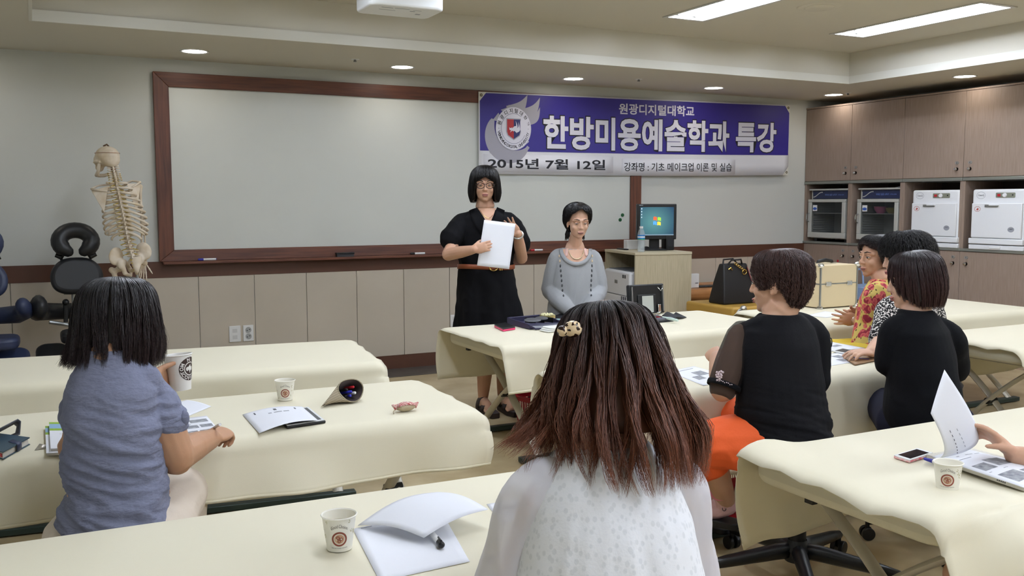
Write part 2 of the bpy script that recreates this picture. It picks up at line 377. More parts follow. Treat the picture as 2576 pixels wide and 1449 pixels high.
# ---------------------------------------------------------------- sockets
HOLE = mat('socket_hole', '2b2b2b', .6)
def socket(x0, x1, z0, z1, kind, label):
    t = thing('wall_socket', label, 'socket', ((x0+x1)/2, WY1-.02, z0), 0, 'wall sockets')
    cx = (x0+x1)/2; yy = WY1-.0122
    obj('plate', MB().bx(x0, x1, yy-.008, yy, z0, z1), WHITE, t, bevel=.003)
    k = MB(); h = MB()
    for zz in (z0+(z1-z0)*.3, z0+(z1-z0)*.7):
        if kind:
            h.lathe([(.0001, 0), (.021, 0), (.023, .002)], 22, (cx, yy-.0085, zz), M.Rotation(PI/2, 3, 'X'))
            for sx in (-1, 1): k.box((cx+sx*.0095, yy-.0095, zz+sx*.004), (.007, .002, .007))
        else: h.box((cx, yy-.0085, zz), (.035, .002, .03))
    obj('outlet', h, mat('socket_grey', 'a8a9a8' if kind else 'cfd0cf', .5), t)
    if kind: obj('pin_hole', k, HOLE, t)
socket(1.311, 1.398, .322, .448, 0, 'white data socket plate, left of the pair low on the wall')
socket(1.417, 1.497, .322, .448, 1, 'white double power socket, right of the pair low on the wall')
socket(3.174, 3.25, .322, .43, 0, 'white socket plate half hidden by the black dress')

# ---------------------------------------------------------------- covered treatment tables
ZTAB = .655
def table(x0, x1, yf, yb, rot, label, clabel, wav=1, hemb=.335, hemf=.40, ends='both', seed=1, twist=None, end_open=.02):
    """padded folding table between x0..x1, yf..yb (before turning by rot about its middle) and the cloth over it"""
    cx, cy = (x0+x1)/2, (yf+yb)/2; R = M.Rotation(rot, 3, 'Z'); c = V((cx, cy, 0))
    L, Wd = x1-x0, yb-yf; g = random.Random(seed)
    def P(x, y, z): return c + R @ V((x, y, z))
    t = thing('treatment_table', label, 'table', (cx, cy, 0), rot, 'cream padded treatment tables')
    pad = MB(); pw, pl = Wd-.03, L-.09
    pad.prism([(p[0], p[1]) for p in rrect(pl, pw, .09)], P(0, 0, ZTAB-.008), R @ V((1,0,0)), R @ V((0,1,0)), .085); obj('pad', pad, VINYL, t, bevel=.03, seg=4)
    fr = MB()
    for sy in (-1, 1): fr.box(P(0, sy*(pw/2-.14), ZTAB-.116), (pl-.5, .04, .04), rot)
    for sx in (-1, 1): fr.box(P(sx*(pl/2-.25), 0, ZTAB-.116), (.04, pw-.3, .04), rot)
    obj('frame', fr, LEGM, t, bevel=.004)
    for sx in (-1, 1):
        for k in (-1, 1):
            q = MB(); pts = []
            for i in range(9):
                s = i/8; y = k*(pw/2-.07)*(1-2*s); z = ZTAB-.135-(ZTAB-.165)*s; bow = .07*math.sin(PI*s)*(1 if s < 2 else 1)
                pts.append(P(sx*(pl/2-.20)+k*.018, y + k*0, z + bow*.55))
            q.tube(pts, [(.012, .025)]*9, 8, up=(R @ V((1,0,0)))); obj('leg', q, LEGM, t)
        bo = MB(); bo.cyl(P(sx*(pl/2-.20)-.035, 0, .31), P(sx*(pl/2-.20)+.035, 0, .31), .018, n=12); obj('pivot_bolt', bo, BLACK, t)
    for sy in (-1, 1):
        q = MB(); q.box(P(0, sy*(pw/2-.07), .02), (pl-.2, .05, .03), rot); obj('floor_rail', q, FOOTM, t, bevel=.005)
    k = MB(); k.box(P(-(pl/2-.05), pw/2-.22, ZTAB-.102), (.02, .03, .02), rot); obj('catch', k, BLACK, t)
    # cloth: profile across the table, swept along it
    nx = 72; r = .055; rows = []; ph = [g.uniform(0, 6.3) for _ in range(8)]
    prof = [(-1, s) for s in np.linspace(1, 0, 10)] + [(-2, a) for a in np.linspace(0, PI/2, 7)[1:]] + [(0, s) for s in np.linspace(-1, 1, 9)[1:-1]] + [(2, a) for a in np.linspace(PI/2, 0, 7)[:-1]] + [(1, s) for s in np.linspace(0, 1, 10)]
    hw = Wd/2
    for i in range(nx+1):
        s = i/nx; x = -L/2 + L*s; row = []
        e = min(s, 1-s)*L; near = max(0, 1-e/.22); right = s > .5
        for kd, a in prof:
            if kd in (-1, 1):
                hem = hemb if kd > 0 else hemf; z = ZTAB-r-(ZTAB-r-hem)*a
                wv = .018*math.sin(x*5.1+ph[0]+kd)+.012*math.sin(x*11.3+ph[1]+2*kd)+.006*math.sin(x*23+ph[2])
                y = kd*(hw + wav*wv*a**1.3 + .028*a); xx = x
                if near:
                    sg = 1 if right else -1
                    y += kd*near**2*(.018*math.sin(a*3.0)) ; xx = x + sg*near*(.008*math.sin(a*PI*.9) - .012*a)
                row.append([xx, y, z])
            elif kd in (-2, 2):
                kk = 1 if kd > 0 else -1; row.append([x, kk*(hw-r+r*math.cos(a)), ZTAB-r+r*math.sin(a)])
            else: row.append([x, a*(hw-r), ZTAB])
        for p in row:
            sg = 1 if right else -1
            if p[2] > ZTAB-.06 and e < .05:
                d = 1-e/.05; p[2] -= end_open*d*d*(1+.35*math.sin(p[1]*31+ph[3])); 
            if p[2] >= ZTAB-.0005 and e >= .06: p[2] += .0012*noise.noise(V((p[0]*4, p[1]*5, seed)))
        if twist: row = [twist(list(p), near, right, e) for p in row]
        rows.append([P(*p) for p in row])
    m_ = MB(); m_.sheet(rows); o = solo('tablecloth', m_, CLOTH, clabel, 'tablecloth', 'cream tablecloths', smooth=3.2, solid=.003, offset=1)
    # stitched hems along the two long edges
    for j0, j1 in ((0, 1), (len(rows[0])-1, len(rows[0])-2)):
        h = MB(); P0 = []; P1 = []
        n_ = R @ V((0, -1 if j0 == 0 else 1, 0))
        for row in rows: a, b_ = row[j0], row[j1]; P0.append(a + n_*.0042 + V((0,0,-.001))); P1.append(a + (b_-a)*.62 + n_*.0042)
        h.sheet([P0, P1]); obj('hem', h, CLOTHH, o, smooth=3.2, solid=.0025, offset=0)
    return t
def tw_front(p, near, right, e):
    # left end of the right front table: cloth pulled askew, its far corner hangs out and its near corner sweeps down
    if not right and e < .75:
        d = (1-e/.75)
        if p[1] > .25 and p[2] < ZTAB-.03: p[0] += .28*d*d*(ZTAB-p[2])+.012; p[2] -= .10*d**3*(ZTAB-p[2])*2
        if p[1] > .2: p[2] += .035*math.exp(-((e-.1)/.09)**2)*max(0, (p[1]-.2)/.16)*(1 if p[2] > ZTAB-.05 else .4)
        if p[1] < -.2 and p[2] < ZTAB-.03: p[0] += .03*d*d*min(1, (ZTAB-p[2])/.25) ; p[1] -= .05*math.sin(min(1, e/.75)*PI*2.2)*(ZTAB-p[2])*1.2
        if p[2] > ZTAB-.05 and p[1] < .0: p[2] += .012*math.sin(p[1]*16+1)*d*d + .010*math.sin(p[0]*14)*d
    if p[1] < -.25 and p[2] < ZTAB-.02:                  # bunched up over the lap along the near edge
        f = min(1, max(0, (p[0]+.87)/.15)); f = f*f*(3-2*f); dz = ZTAB-p[2]
        p[2] = ZTAB-dz*(1-.74*f) + .012*math.sin(p[0]*17)*f*min(1, dz*5); p[1] -= .035*f*min(1, dz*6)*(1+.5*math.sin(p[0]*13))
    return p
table(2.125, 4.08, 4.25, 5.12, 0, 'demonstration table with make-up tools in front of the standing woman', 'cream cloth on the demonstration table below the standing woman', hemb=.335, hemf=.415, seed=3, end_open=.012)
table(-.45, 1.50, 4.21, 5.02, -.115, 'empty treatment table farthest back on the left', 'cream cloth on the empty table at the back left', hemb=.36, hemf=.47, seed=5)
table(-.55, 1.43, 2.97, 3.70, -.03, 'treatment table with tablet and pencil pouch at the left', 'cream cloth under the tablet and the pencil pouch', hemb=.36, hemf=.47, seed=8)
table(-.45, 1.20, 1.53, 2.30, -.02, 'front treatment table with a loose-leaf handout', 'cream cloth in the foreground under the curled handout', hemb=.36, hemf=.36, seed=11)
table(1.845, 3.75, 1.42, 2.15, 0, 'right front treatment table with open cloth end', 'cream cloth with a rumpled hanging corner, right foreground', hemb=.36, hemf=.36, seed=14, twist=tw_front)
table(1.95, 3.72, 2.89, 3.59, -.02, 'treatment table in the middle where the black tee woman sits', 'cream cloth under the papers beside the black tee woman', hemb=.36, hemf=.30, seed=17)
table(4.40, 6.30, 2.95, 3.62, 0, 'treatment table at the right edge with its crossed legs showing', 'cream cloth at the right edge above the crossed table legs', hemb=.36, hemf=.33, seed=20)
table(4.24, 6.26, 4.06, 4.95, -.03, 'treatment table carrying the beige cosmetic case', 'cream cloth under the beige cosmetic case', hemb=.36, hemf=.38, seed=23)

# ---------------------------------------------------------------- wall cupboards on the right
XC = 7.25
CABW = mat('cupboard_laminate', '98867a', .38, col2='8a786a', vscale=26, vstretch=(6, 6, .25), bump=.03, bscale=90, bstretch=(5,5,.3))
CABS = mat('cupboard_side', '9c8874', .45)
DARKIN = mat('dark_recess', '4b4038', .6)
KNOBM = mat('knob_chrome', 'cfcfcc', .18, 1.)
OVAL = mat('grey_number_disc', '8f8c88', .4, .3)
CY = [7.372, 6.757, 6.127, 5.49, 4.86, 4.23, 3.6]
HINT = ['nearest the front wall', 'second from the front wall', 'third from the front wall', 'fourth from the front wall', 'fifth from the front wall', 'sixth from the front wall']
NUM_U = ['1', '2', '3', '4', '5', '']; NUM_L = ['6', '7', '8', '9', '', '']
def knob(x, y, z, par, num):
    k = MB(); k.lathe([(.0001, .03), (.009, .029), (.0135, .022), (.013, .015), (.007, .009), (.007, 0), (.016, 0), (.017, -.002)], 18, (x, y, z), M.Rotation(-PI/2, 3, 'Y')); obj('knob', k, KNOBM, par)
    d = MB(); d.lathe([(.0001, .003), (.019, .003), (.02, 0)], 22, (x, y, z+.055), M.Rotation(-PI/2, 3, 'Y') @ M.Diagonal((.72, 1, 1))); od = obj('number_disc', d, OVAL, par)
    if num:
        n_ = MB(); put_text(n_, num, (x-.0036, y+.005, z+.046), (0,-1,0), (0,0,1), h=.018, w=.008, bold=.01); obj('number', n_, HOLE, od)
for i in range(6):
    ya, yb = CY[i], CY[i+1]; side = -1 if i % 2 == 0 else 1        # knob towards the shared seam
    ky = (yb+.065) if i % 2 == 0 else (ya-.065)
    # upper cupboard
    t = thing('wall_cupboard', 'upper beige wood cupboard with door %s, %s' % ('numbered '+NUM_U[i] if i < 4 else 'beyond the picture', HINT[i]), 'cupboard', (XC+.25, (ya+yb)/2, 1.608), 0, 'upper cupboards')
    b_ = MB(); b_.bx(XC+.019, WX1-.001, yb+.001, ya-.001, 1.608, 2.37); obj('body', b_, CABS, t)
    b_ = MB(); b_.bx(XC-.004, XC+.019, yb+.0005, ya-.0005, 2.357, 2.372); obj('top_rail', b_, CABW, t)
    dr = obj('door', MB().bx(XC, XC+.018, yb+.0018, ya-.0018, 1.612, 2.354), CABW, t, bevel=.0015, seg=1)
    knob(XC, ky, 1.683, dr, NUM_U[i])
    obj('edge_rail', MB().bx(XC-.008, XC+.02, yb+.002, ya-.002, 1.58, 1.6085), ALU, t, bevel=.004)
    # open niche
    t = thing('open_shelf_unit', 'open wood niche with an appliance, %s' % HINT[i], 'shelf unit', (XC+.25, (ya+yb)/2, .99), 0, 'open niches')
    for y0, y1 in ((yb+.0005, yb+.0265), (ya-.0265, ya-.0005)): obj('side_panel', MB().bx(XC+.004, WX1-.02, y0, y1, .9885, 1.579), CABW, t)
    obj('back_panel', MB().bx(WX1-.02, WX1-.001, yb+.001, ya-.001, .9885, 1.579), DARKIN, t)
    # lower cupboard with its ledge
    t = thing('base_cupboard', 'lower beige wood cupboard with door %s, %s' % ('numbered '+NUM_L[i] if i < 4 else 'beyond the picture', HINT[i]), 'cupboard', (XC+.25, (ya+yb)/2, 0), 0, 'lower cupboards')
    obj('body', MB().bx(XC+.019, WX1-.001, yb+.001, ya-.001, .0, .965), CABS, t)
    dr = obj('door', MB().bx(XC, XC+.018, yb+.0018, ya-.0018, .06, .962), CABW, t, bevel=.0015, seg=1)
    knob(XC, ky, .855, dr, NUM_L[i])
    obj('ledge', MB().bx(XC-.01, WX1-.001, yb+.0005, ya-.0005, .965, .988), ALU, t, bevel=.004)
    if i == 0:
        m_ = MB(); m_.lathe([(.0001, .002), (.012, .002), (.0125, 0)], 18, (XC, 6.885, .801), M.Rotation(-PI/2, 3, 'Y')); rs = obj('sticker', m_, REDP, dr); rs['label'] = 'small round red sticker'
# ---------------------------------------------------------------- appliances in the niches
STERW = mat('steriliser_grey', 'b9bab4', .35, .1)
GLASSD = mat('dark_glass', '2a3034', .06, alpha=.24)
NAVY = mat('navy_panel', '20284a', .4); LCYAN = mat('panel_print', '6d86c9', .5); WIRE = mat('wire_grid', 'c9ccca', .3, .6)
INDARK = mat('steriliser_inside', '33373a', .5)
LBLUE = mat('sticker_blue', '3b62b8', .5)
def steriliser(ya, yb, label, extra):
    """glass-door steriliser between y=ya (left) and yb (right)"""
    x0 = XC+.015; t = thing('steriliser', label, 'appliance', (x0+.18, (ya+yb)/2, .9885), 0, 'glass door sterilisers')
    z0, z1, z2, z3 = 1.02, 1.424, 1.43, 1.53
    h = MB(); d = .36
    h.bx(x0+.03, x0+d, ya-.02, ya, z0, 1.515); h.bx(x0+.03, x0+d, yb, yb+.02, z0, 1.515); h.bx(x0+.03, x0+d, yb+.02, ya-.02, z0, z0+.02); h.bx(x0+d-.02, x0+d, yb+.02, ya-.02, z0+.02, 1.495); h.bx(x0+.03, x0+d, yb+.02, ya-.02, z2-.01, 1.515)
    obj('housing', h, STERW, t)
    obj('lid', MB().bx(x0-.004, x0+d, yb-.008, ya+.008, 1.515, 1.532), STERW, t, bevel=.005)
    fe = MB()
    for yy in (ya-.05, yb+.05): fe.bx(x0+.05, x0+.09, yy-.02, yy+.02, .9885, z0)
    for yy in (ya-.05, yb+.05): fe.bx(x0+d-.09, x0+d-.05, yy-.02, yy+.02, .9885, z0)
    obj('feet', fe, BLACK, t)
    c = obj('control_panel', MB().bx(x0+.012, x0+.03, yb+.012, ya-.035, z2, 1.512), NAVY, t)
    sw = MB(); n_ = 14
    sw.sheet([[(x0+.0113, ya-.04-.13*(i/n_), z2+.012+.05*math.sin(i/n_*PI*.55)**2+q*.01) for q in (0, 1)] for i in range(n_+1)]); obj('swoosh', sw, STERW, c)
    tx = MB(); wd = (ya-.2)-(yb+.05)
    put_text(tx, '자외선 살균 소독기', (x0+.0112, ya-.2, z2+.03), (0,-1,0), (0,0,1), w=wd*.62, h=.02, bold=.01); put_text(tx, 'STERILIZER', (x0+.0112, ya-.2-wd*.68, z2+.034), (0,-1,0), (0,0,1), w=wd*.3, h=.01); obj('panel_lettering', tx, LCYAN, c)
    g = MB()
    for i in range(26): yy = ya-.03-(ya-yb-.06)*i/25; g.bx(x0+.0105, x0+.0125, yy-.004, yy+.002, 1.497, 1.509)
    obj('vent_slots', g, BLACK, c)
    f = MB(); a, b_ = ya+.012, yb-.012+.03; zi0, zi1 = 1.083, 1.394; yi0, yi1 = a-.045, b_+.045
    for q in ((b_, a, z0+.008, zi0), (b_, a, zi1, z1), (yi0, a, zi0, zi1), (b_, yi1, zi0, zi1)): f.bx(x0-.008, x0+.028, *q)
    dr = obj('door', f, STERW, t, bevel=.004)
    obj('door_glass', MB().bx(x0+.002, x0+.008, yi1-.003, yi0+.003, zi0-.003, zi1+.003), GLASSD, dr)
    hd = MB(); hd.tube([(x0-.008, a-.018, 1.19), (x0-.035, a-.018, 1.2), (x0-.045, a-.018, 1.235), (x0-.035, a-.018, 1.27), (x0-.008, a-.018, 1.28)], .008, 8); obj('handle', hd, CHROME, dr)
    s = MB(); s.bx(x0+.0008, x0+.0018, yi0-.075, yi0-.015, zi1-.09, zi1-.03); st = obj('sticker', s, WHITE, dr)
    s = MB(); s.lathe([(.0001, .001), (.024, .001)], 20, (x0+.0006, yi0-.045, zi1-.066), M.Rotation(-PI/2, 3, 'Y') @ M.Diagonal((.6, 1.15, 1))); obj('sticker_print', s, LBLUE, st)
    sh = MB()
    sh.bx(x0+.03, x0+d-.03, yb+.03, ya-.03, 1.278, 1.283); obj('shelf', sh, WIRE, t)
    for yy in (yb+.026, ya-.026):
        r_ = MB()
        for i in range(14): r_.bx(x0+.04, x0+d-.03, yy-.006, yy+.006, 1.06+i*.024, 1.064+i*.024)
        obj('rack_rail', r_, WIRE, t)
    for e in extra:
        if e == 'foil':
            k = MB(); rows = []
            for i in range(9):
                z = 1.06+.28*i/8; rows.append([(x0+.16+.02*math.sin(i*2+j*1.7), yb+.05+.014*j+.01*math.sin(i*1.3+j), z+.004*math.sin(j*3+i)) for j in range(9)])
            k.sheet(rows); solo('foil_bag', k, mat('foil', 'c2c9cc', .25, .6), 'crumpled silvery bag inside the left glass steriliser', 'bag', smooth=.3, solid=.012)
        else:
            nm, yy, zz, r_, mm, ll = e
            k = MB(); k.lathe([(.0001, 0), (r_*.5, 0), (r_*.9, r_*.55), (r_, r_*1.05), (r_*.95, r_*1.05), (r_*.8, r_*.5), (.0001, .008)], 22, (x0+.17, yy, zz)); solo(nm, k, mm, ll, 'bowl', 'plastic bowls in the steriliser')
PINKB = mat('pink_plastic', 'd97ba0', .4); YELB = mat('yellow_plastic', 'dfe0a0', .4); OLIVEB = mat('olive_plastic', '9a8a4a', .4)
steriliser(7.31, 6.80, 'grey glass door steriliser in the niche nearest the front wall', ['foil'])
steriliser(6.655, 6.155, 'grey glass door steriliser with coloured bowls in the second niche', [('pink_bowl', 6.53, 1.283, .065, PINKB, 'pink bowl on the shelf of the second steriliser'), ('olive_bowl', 6.40, 1.283, .055, OLIVEB, 'olive bowl between pink and yellow bowls'), ('yellow_bowl', 6.28, 1.283, .068, YELB, 'pale yellow bowl on the right of the shelf')])
solo('folded_paper', MB().sheet([[(XC+.05, 6.25, 1.5325), (XC+.05, 6.17, 1.547), (XC+.05, 6.13, 1.5335)], [(XC+.2, 6.27, 1.5325), (XC+.2, 6.18, 1.543), (XC+.2, 6.14, 1.5335)]]), PAPER, 'folded paper lying on top of the second steriliser', 'paper', solid=.001, offset=1)
def warmer(ya, yb, label, num):
    """white towel warmer cabinet; its door face looks along -x"""
    x0 = XC-.005; t = thing('towel_warmer', label, 'appliance', (x0+.17, (ya+yb)/2, .9885), 0, 'white towel warmers')
    W_ = mat('warmer_white', 'e9ebee', .3) if 'warmer_white' not in MATS else MATS['warmer_white']
    obj('housing', MB().bx(x0, x0+.36, yb, ya, 1.035, 1.503), W_, t, bevel=.018, seg=4)
    obj('drip_tray', MB().bx(x0-.012, x0+.34, yb-.012, ya+.012, .9885, 1.03), W_, t, bevel=.006)
    obj('tray_grip', MB().bx(x0-.02, x0-.011, (ya+yb)/2-.05, (ya+yb)/2+.05, 1.0, 1.026), W_, t, bevel=.003)
    obj('base_band', MB().bx(x0-.022, x0+.02, yb-.008, ya+.008, 1.036, 1.085), W_, t, bevel=.006)
    dr = obj('door', MB().bx(x0-.02, x0-.0005, yb+.012, ya-.012, 1.09, 1.385), W_, t, bevel=.006)
    h = MB(); cy = ya-.2; h.bx(x0-.03, x0-.0205, cy-.06, cy+.06, 1.352, 1.372); obj('handle_recess', h, STEEL, dr, bevel=.003)
    h = MB(); h.bx(x0-.034, x0-.0205, cy-.07, cy+.02, 1.363, 1.374); obj('handle', h, W_, dr, bevel=.003)
    cp = obj('control_panel', MB().prism(rrect(.175, .042, .008), (x0-.003, ya-.31, 1.452), (0,-1,0), (0,0,1), .004), mat('panel_olive', '7f8173', .4) if 'panel_olive' not in MATS else MATS['panel_olive'], t)
    obj('power_switch', MB().bx(x0-.009, x0-.003, ya-.265, ya-.24, 1.442, 1.462), REDP, cp)
    kn = MB(); kn.lathe([(.0001, .012), (.015, .012), (.018, 0)], 20, (x0-.003, ya-.305, 1.452), M.Rotation(-PI/2, 3, 'Y')); obj('dial', kn, W_, cp)
    ld = MB(); ld.lathe([(.0001, .003), (.005, .003), (.006, 0)], 12, (x0-.003, ya-.375, 1.453), M.Rotation(-PI/2, 3, 'Y')); obj('lamp', ld, BLACK, cp)
    def oval(y, z, a, b_, r, par, name, mm, xx=x0-.021):
        m_ = MB(); pts = [(xx, y-a*math.cos(q), z+b_*math.sin(q)) for q in np.linspace(0, 2*PI, 33)[:-1]]; pts.append(pts[0])
        m_.sheet([[p, (xx, y+(p[1]-y)*(1-r/a), z+(p[2]-z)*(1-r/b_))] for p in pts]); return obj(name, m_, mm, par)
    lo = oval(ya-.083, 1.452, .042, .03, .0025, t, 'logo', PRINTL, x0-.001)
    tx = MB(); put_text(tx, 'CleanQ', (x0-.0012, ya-.054, 1.443), (0,-1,0), (0,0,1), w=.058, h=.017, bold=.01); obj('logo_lettering', tx, PRINT, lo)
    sk = oval(ya-.068, 1.335, .03, .022, .003, dr, 'sticker', mat('sticker_red', 'b04a44', .5) if 'sticker_red' not in MATS else MATS['sticker_red'])
    m_ = MB(); m_.prism([(-.012, -.008), (.004, -.012), (.014, 0), (.004, .01), (-.004, .002)], (x0-.0212, ya-.068, 1.335), (0,-1,0), (0,0,1), -.0005); obj('sticker_print', m_, MATS['sticker_red'], sk)
    s2 = oval(yb+.1, 1.165, .03, .022, .024, dr, 'badge', PRINTL); s3 = MB(); put_text(s3, 'steam', (x0-.0215, yb+.115, 1.166), (0,-1,0), (0,0,1), w=.032, h=.01); obj('badge_lettering', s3, PRINT, s2)
warmer(6.005, 5.515, 'white towel warmer cabinet in the third niche', 0)
warmer(5.385, 4.90, 'white towel warmer cabinet in the fourth niche, at the right picture edge', 1)
# blue tray trolley by the cupboards
def trolley():
    # stands between the cupboards and the case
    c = (6.900, 6.104, 0.694)
    t = thing('utility_trolley', 'pale blue tray trolley standing behind the beige case', 'trolley', (c[0], c[1], 0), 0)
    x, y = c[0], c[1]; BL = mat('trolley_blue', '8ea6c8', .4)
    for z, n_ in ((.62, 'tray'), (.35, 'shelf')): obj(n_, MB().prism(rrect(.36, .5, .03), (x, y, z), (1,0,0), (0,1,0), .12), BL, t, bevel=.006)
    for sx in (-1, 1):
        for sy in (-1, 1): obj('post', MB().cyl((x+sx*.15, y+sy*.22, .02), (x+sx*.15, y+sy*.22, .5), .012, n=8), BL, t)
    obj('handle', MB().tube([(x-.12, y+.235, .6), (x-.12, y+.25, .72), (x-.1, y+.25, .76), (x+.1, y+.25, .76), (x+.12, y+.25, .72), (x+.12, y+.235, .6)], .009, 8), BL, t)
trolley()
# ---------------------------------------------------------------- banner
PURP = mat('banner_purple', '33298a', .5, var=.12, vscale=1.2)
BANW = mat('banner_white', 'e2e3ea', .5)
SILV = mat('banner_silver', 'a4a3b0', .45)
SILVL = mat('banner_silver_edge', 'c3c3d2', .45)
INKM = mat('banner_ink', '191a22', .6); LETW = mat('banner_lettering', 'dcdcea', .5)
CREDM = mat('crest_red', 'a8252e', .5); CNAV = mat('crest_navy', '252a66', .5); GROM = mat('brass_eyelet', '6b5f3d', .35, .8)
def banner():
    Yb = WY1-.05; x0, x1, z0, z1 = 3.437, 6.97, 1.66, 2.345
    t = thing('banner', 'purple and white lecture banner with a crest and large lettering', 'banner', ((x0+x1)/2, Yb, z0))
    def zt(x): return 2.343 + (x-x0)/(x1-x0)*.045
    def zb(x): return 1.645 + (x-x0)/(x1-x0)*.03 - .012*math.sin((x-x0)/(x1-x0)*PI)
    def wav(x, z): return .006*math.sin(x*6.2+1)+.004*math.sin(x*13+z*2)
    def P(u, v, d=0):       # u across in metres from the left, v up in metres from the bottom; sheet follows the slight sag
        x = x0+u; h = v/.7; return V((x, Yb - d + wav(x, h)*.6, zb(x)+(zt(x)-zb(x))*h))
    W_ = x1-x0; us = np.linspace(0, W_, 60)
    obj('sheet', MB().sheet([[P(u, v) for v in np.linspace(0, .7, 8)] for u in us]), BANW, t, smooth=3.2, solid=.001)
    pm = MB(); pm.sheet([[P(u, v, .0022) for v in np.linspace(.2, .69, 8)] for u in np.linspace(.012, W_-.008, 60)]); obj('purple_field', pm, PURP, t, smooth=3.2)
    for (u, v, a, b_) in ((0, .7, 1, -1), (W_, .7, -1, -1), (W_, 0, -1, 1)):
        q = MB(); q.add([P(u, v, .0042), P(u+a*.075, v, .0042), P(u, v+b_*.09, .0042)], [(0, 1, 2)]); cr = obj('corner_patch', q, OFFW, t)
        e = MB(); cc = P(u+a*.024, v+b_*.028, .006); e.lathe([(.006, .002), (.012, .002), (.013, 0)], 16, cc, M.Rotation(PI/2, 3, 'X')); obj('eyelet', e, GROM, cr)
    def wr(s, u, v, w_, h_, bold, m_, d, name, par=t):
        vs, fs = text_geo(s, bold); a = np.array(vs); ax, ay = a[:,0].min(), a[:,1].min(); sx, sy = w_/(a[:,0].max()-ax), h_/(a[:,1].max()-ay)
        q = MB(); q.add([P(u+(p[0]-ax)*sx, v+(p[1]-ay)*sy, d) for p in vs], fs); return obj(name, q, m_, par)
    # outline of the big heading, then its fill
    wr('한방미용예술학과 특강', .625, .215, 2.74, .315, .052, INKM, .0040, 'heading_outline')
    wr('한방미용예술학과 특강', .635, .225, 2.72, .295, .032, LETW, .0052, 'heading_lettering')
    wr('원광디지털대학교', 1.435, .553, .87, .098, .022, LETW, .0045, 'school_lettering')
    for (u0, u1, v0, v1, s, uu_, ww, vv, hh, bo) in ((.045, 1.375, .022, .172, '2015년 7월 12일', .085, 1.20, .048, .092, .022), (1.475, 2.83, .012, .155, '강좌명 : 기초 메이크업 이론 및 실습', 1.50, 1.285, .04, .08, .008)):
        q = MB(); q.sheet([[P(u, v, .003) for v in (v0, v1)] for u in np.linspace(u0, u1, 14)]); st = obj('paper_strip', q, mat('strip_paper_%d' % int(u0*100), 'e6e7f0', .6), t, smooth=3.2, solid=.0008)
        wr(s, uu_, vv, ww, hh, bo, INKM, .0048, 'strip_lettering', st)
    # crest with the silver bird behind it
    cu, cv, cR = .335, .395, .177
    def blob(pts, d, m_, name, par=t):
        q = MB(); q.add([P(p[0], p[1], d) for p in pts], [tuple(range(len(pts)))]); return obj(name, q, m_, par)
    def flame(a, bend, w0, tip, n=14):     # tapering curved feather from a to tip
        a, tip = np.array(a), np.array(tip); dd = tip-a; nn = np.array([-dd[1], dd[0]]); L_, R_ = [], []
        for i in range(n+1):
            s = i/n; c_ = a+dd*s+nn*bend*math.sin(PI*s)*(1 if True else 0); wd = w0*(1-s)**.8*(1+.3*math.sin(PI*s)); u_ = nn/np.linalg.norm(nn)
            L_.append(c_+u_*wd); R_.append(c_-u_*wd)
        return L_, R_
    k = 0
    for a, bend, w0, tip in (((.30, .54), -.16, .062, (.475, .69)), ((.42, .52), -.18, .055, (.60, .672)), ((.47, .46), -.2, .04, (.60, .588)), ((.24, .53), -.25, .04, (.29, .60)), ((.2, .5), .1, .03, (.13, .465))):
        L_, R_ = flame(a, bend, w0, tip); q = MB(); q.sheet([[P(p[0], p[1], .0038+k*.0002) for p in (l, r)] for l, r in zip(L_, R_)]); k += 1
        obj('bird_feather', q, SILV, t)
    ring = []; 
    for i in range(31):
        s = i/30; a = math.radians(150+ 175*s); wd = .015+.052*math.sin(PI*min(1, s*1.05))**.8; r_ = cR+.035
        c_ = (cu-.02+r_*math.cos(a)*.98, cv-.03+r_*math.sin(a)*1.0); ring.append([P(c_[0]+wd*math.cos(a), c_[1]+wd*math.sin(a), .0036), P(c_[0]-wd*math.cos(a), c_[1]-wd*math.sin(a), .0036)])
    q = MB(); q.sheet(ring); obj('bird_tail', q, SILV, t)
    for a, bend, w0, tip in (((.42, .27), -.1, .03, (.33, .222)), ((.47, .3), -.1, .025, (.43, .235))):
        L_, R_ = flame(a, bend, w0, tip); q = MB(); q.sheet([[P(p[0], p[1], .004+k*.0002) for p in (l, r)] for l, r in zip(L_, R_)]); obj('bird_feather', q, SILVL, t)
    def disc(r1, r2, d, m_, name, par):
        q = MB(); q.sheet([[P(cu+r1*math.cos(a), cv+r1*math.sin(a)*1.06, d), P(cu+r2*math.cos(a), cv+r2*math.sin(a)*1.06, d)] for a in np.linspace(0, 2*PI, 49)]); return obj(name, q, m_, par)
    cr = disc(.0001, cR, .0056, LETW, 'crest', t)
    disc(.121, .1235, .0062, CNAV, 'crest_ring', cr); disc(cR-.003, cR, .0062, SILV, 'crest_rim', cr)
    def arc(s, r, a0, a1, h_, flip, bold, nm):
        n_ = len(s); q = MB()
        for i, ch in enumerate(s):
            if ch == ' ': continue
            a = math.radians(a0+(a1-a0)*(i/(n_-1))); vs, fs = text_geo(ch, bold); ar = np.array(vs); w_ = ar[:,0].max()-ar[:,0].min(); hh = .72 if ord(ch) < 128 else .95
            sc = h_/hh; up = np.array([math.cos(a), math.sin(a)])*(-1 if flip else 1); ri = np.array([up[1], -up[0]])
            c_ = np.array([cu+r*math.cos(a), cv+r*math.sin(a)*1.06]); ym = (ar[:,1].max()+ar[:,1].min())/2 if ord(ch) > 128 else .36
            q.add([P(*(c_+ri*((p[0]-ar[:,0].min()-w_/2)*sc)+up*((p[1]-ym)*sc)), .0064) for p in vs], fs)
        obj(nm, q, INKM, cr)
    arc('원광디지털대학교', .147, 163, 17, .04, False, .012, 'crest_lettering_top'); arc('WONKWANG DIGITAL UNIVERSITY', .148, 195, 345, .026, True, .008, 'crest_lettering_bottom')
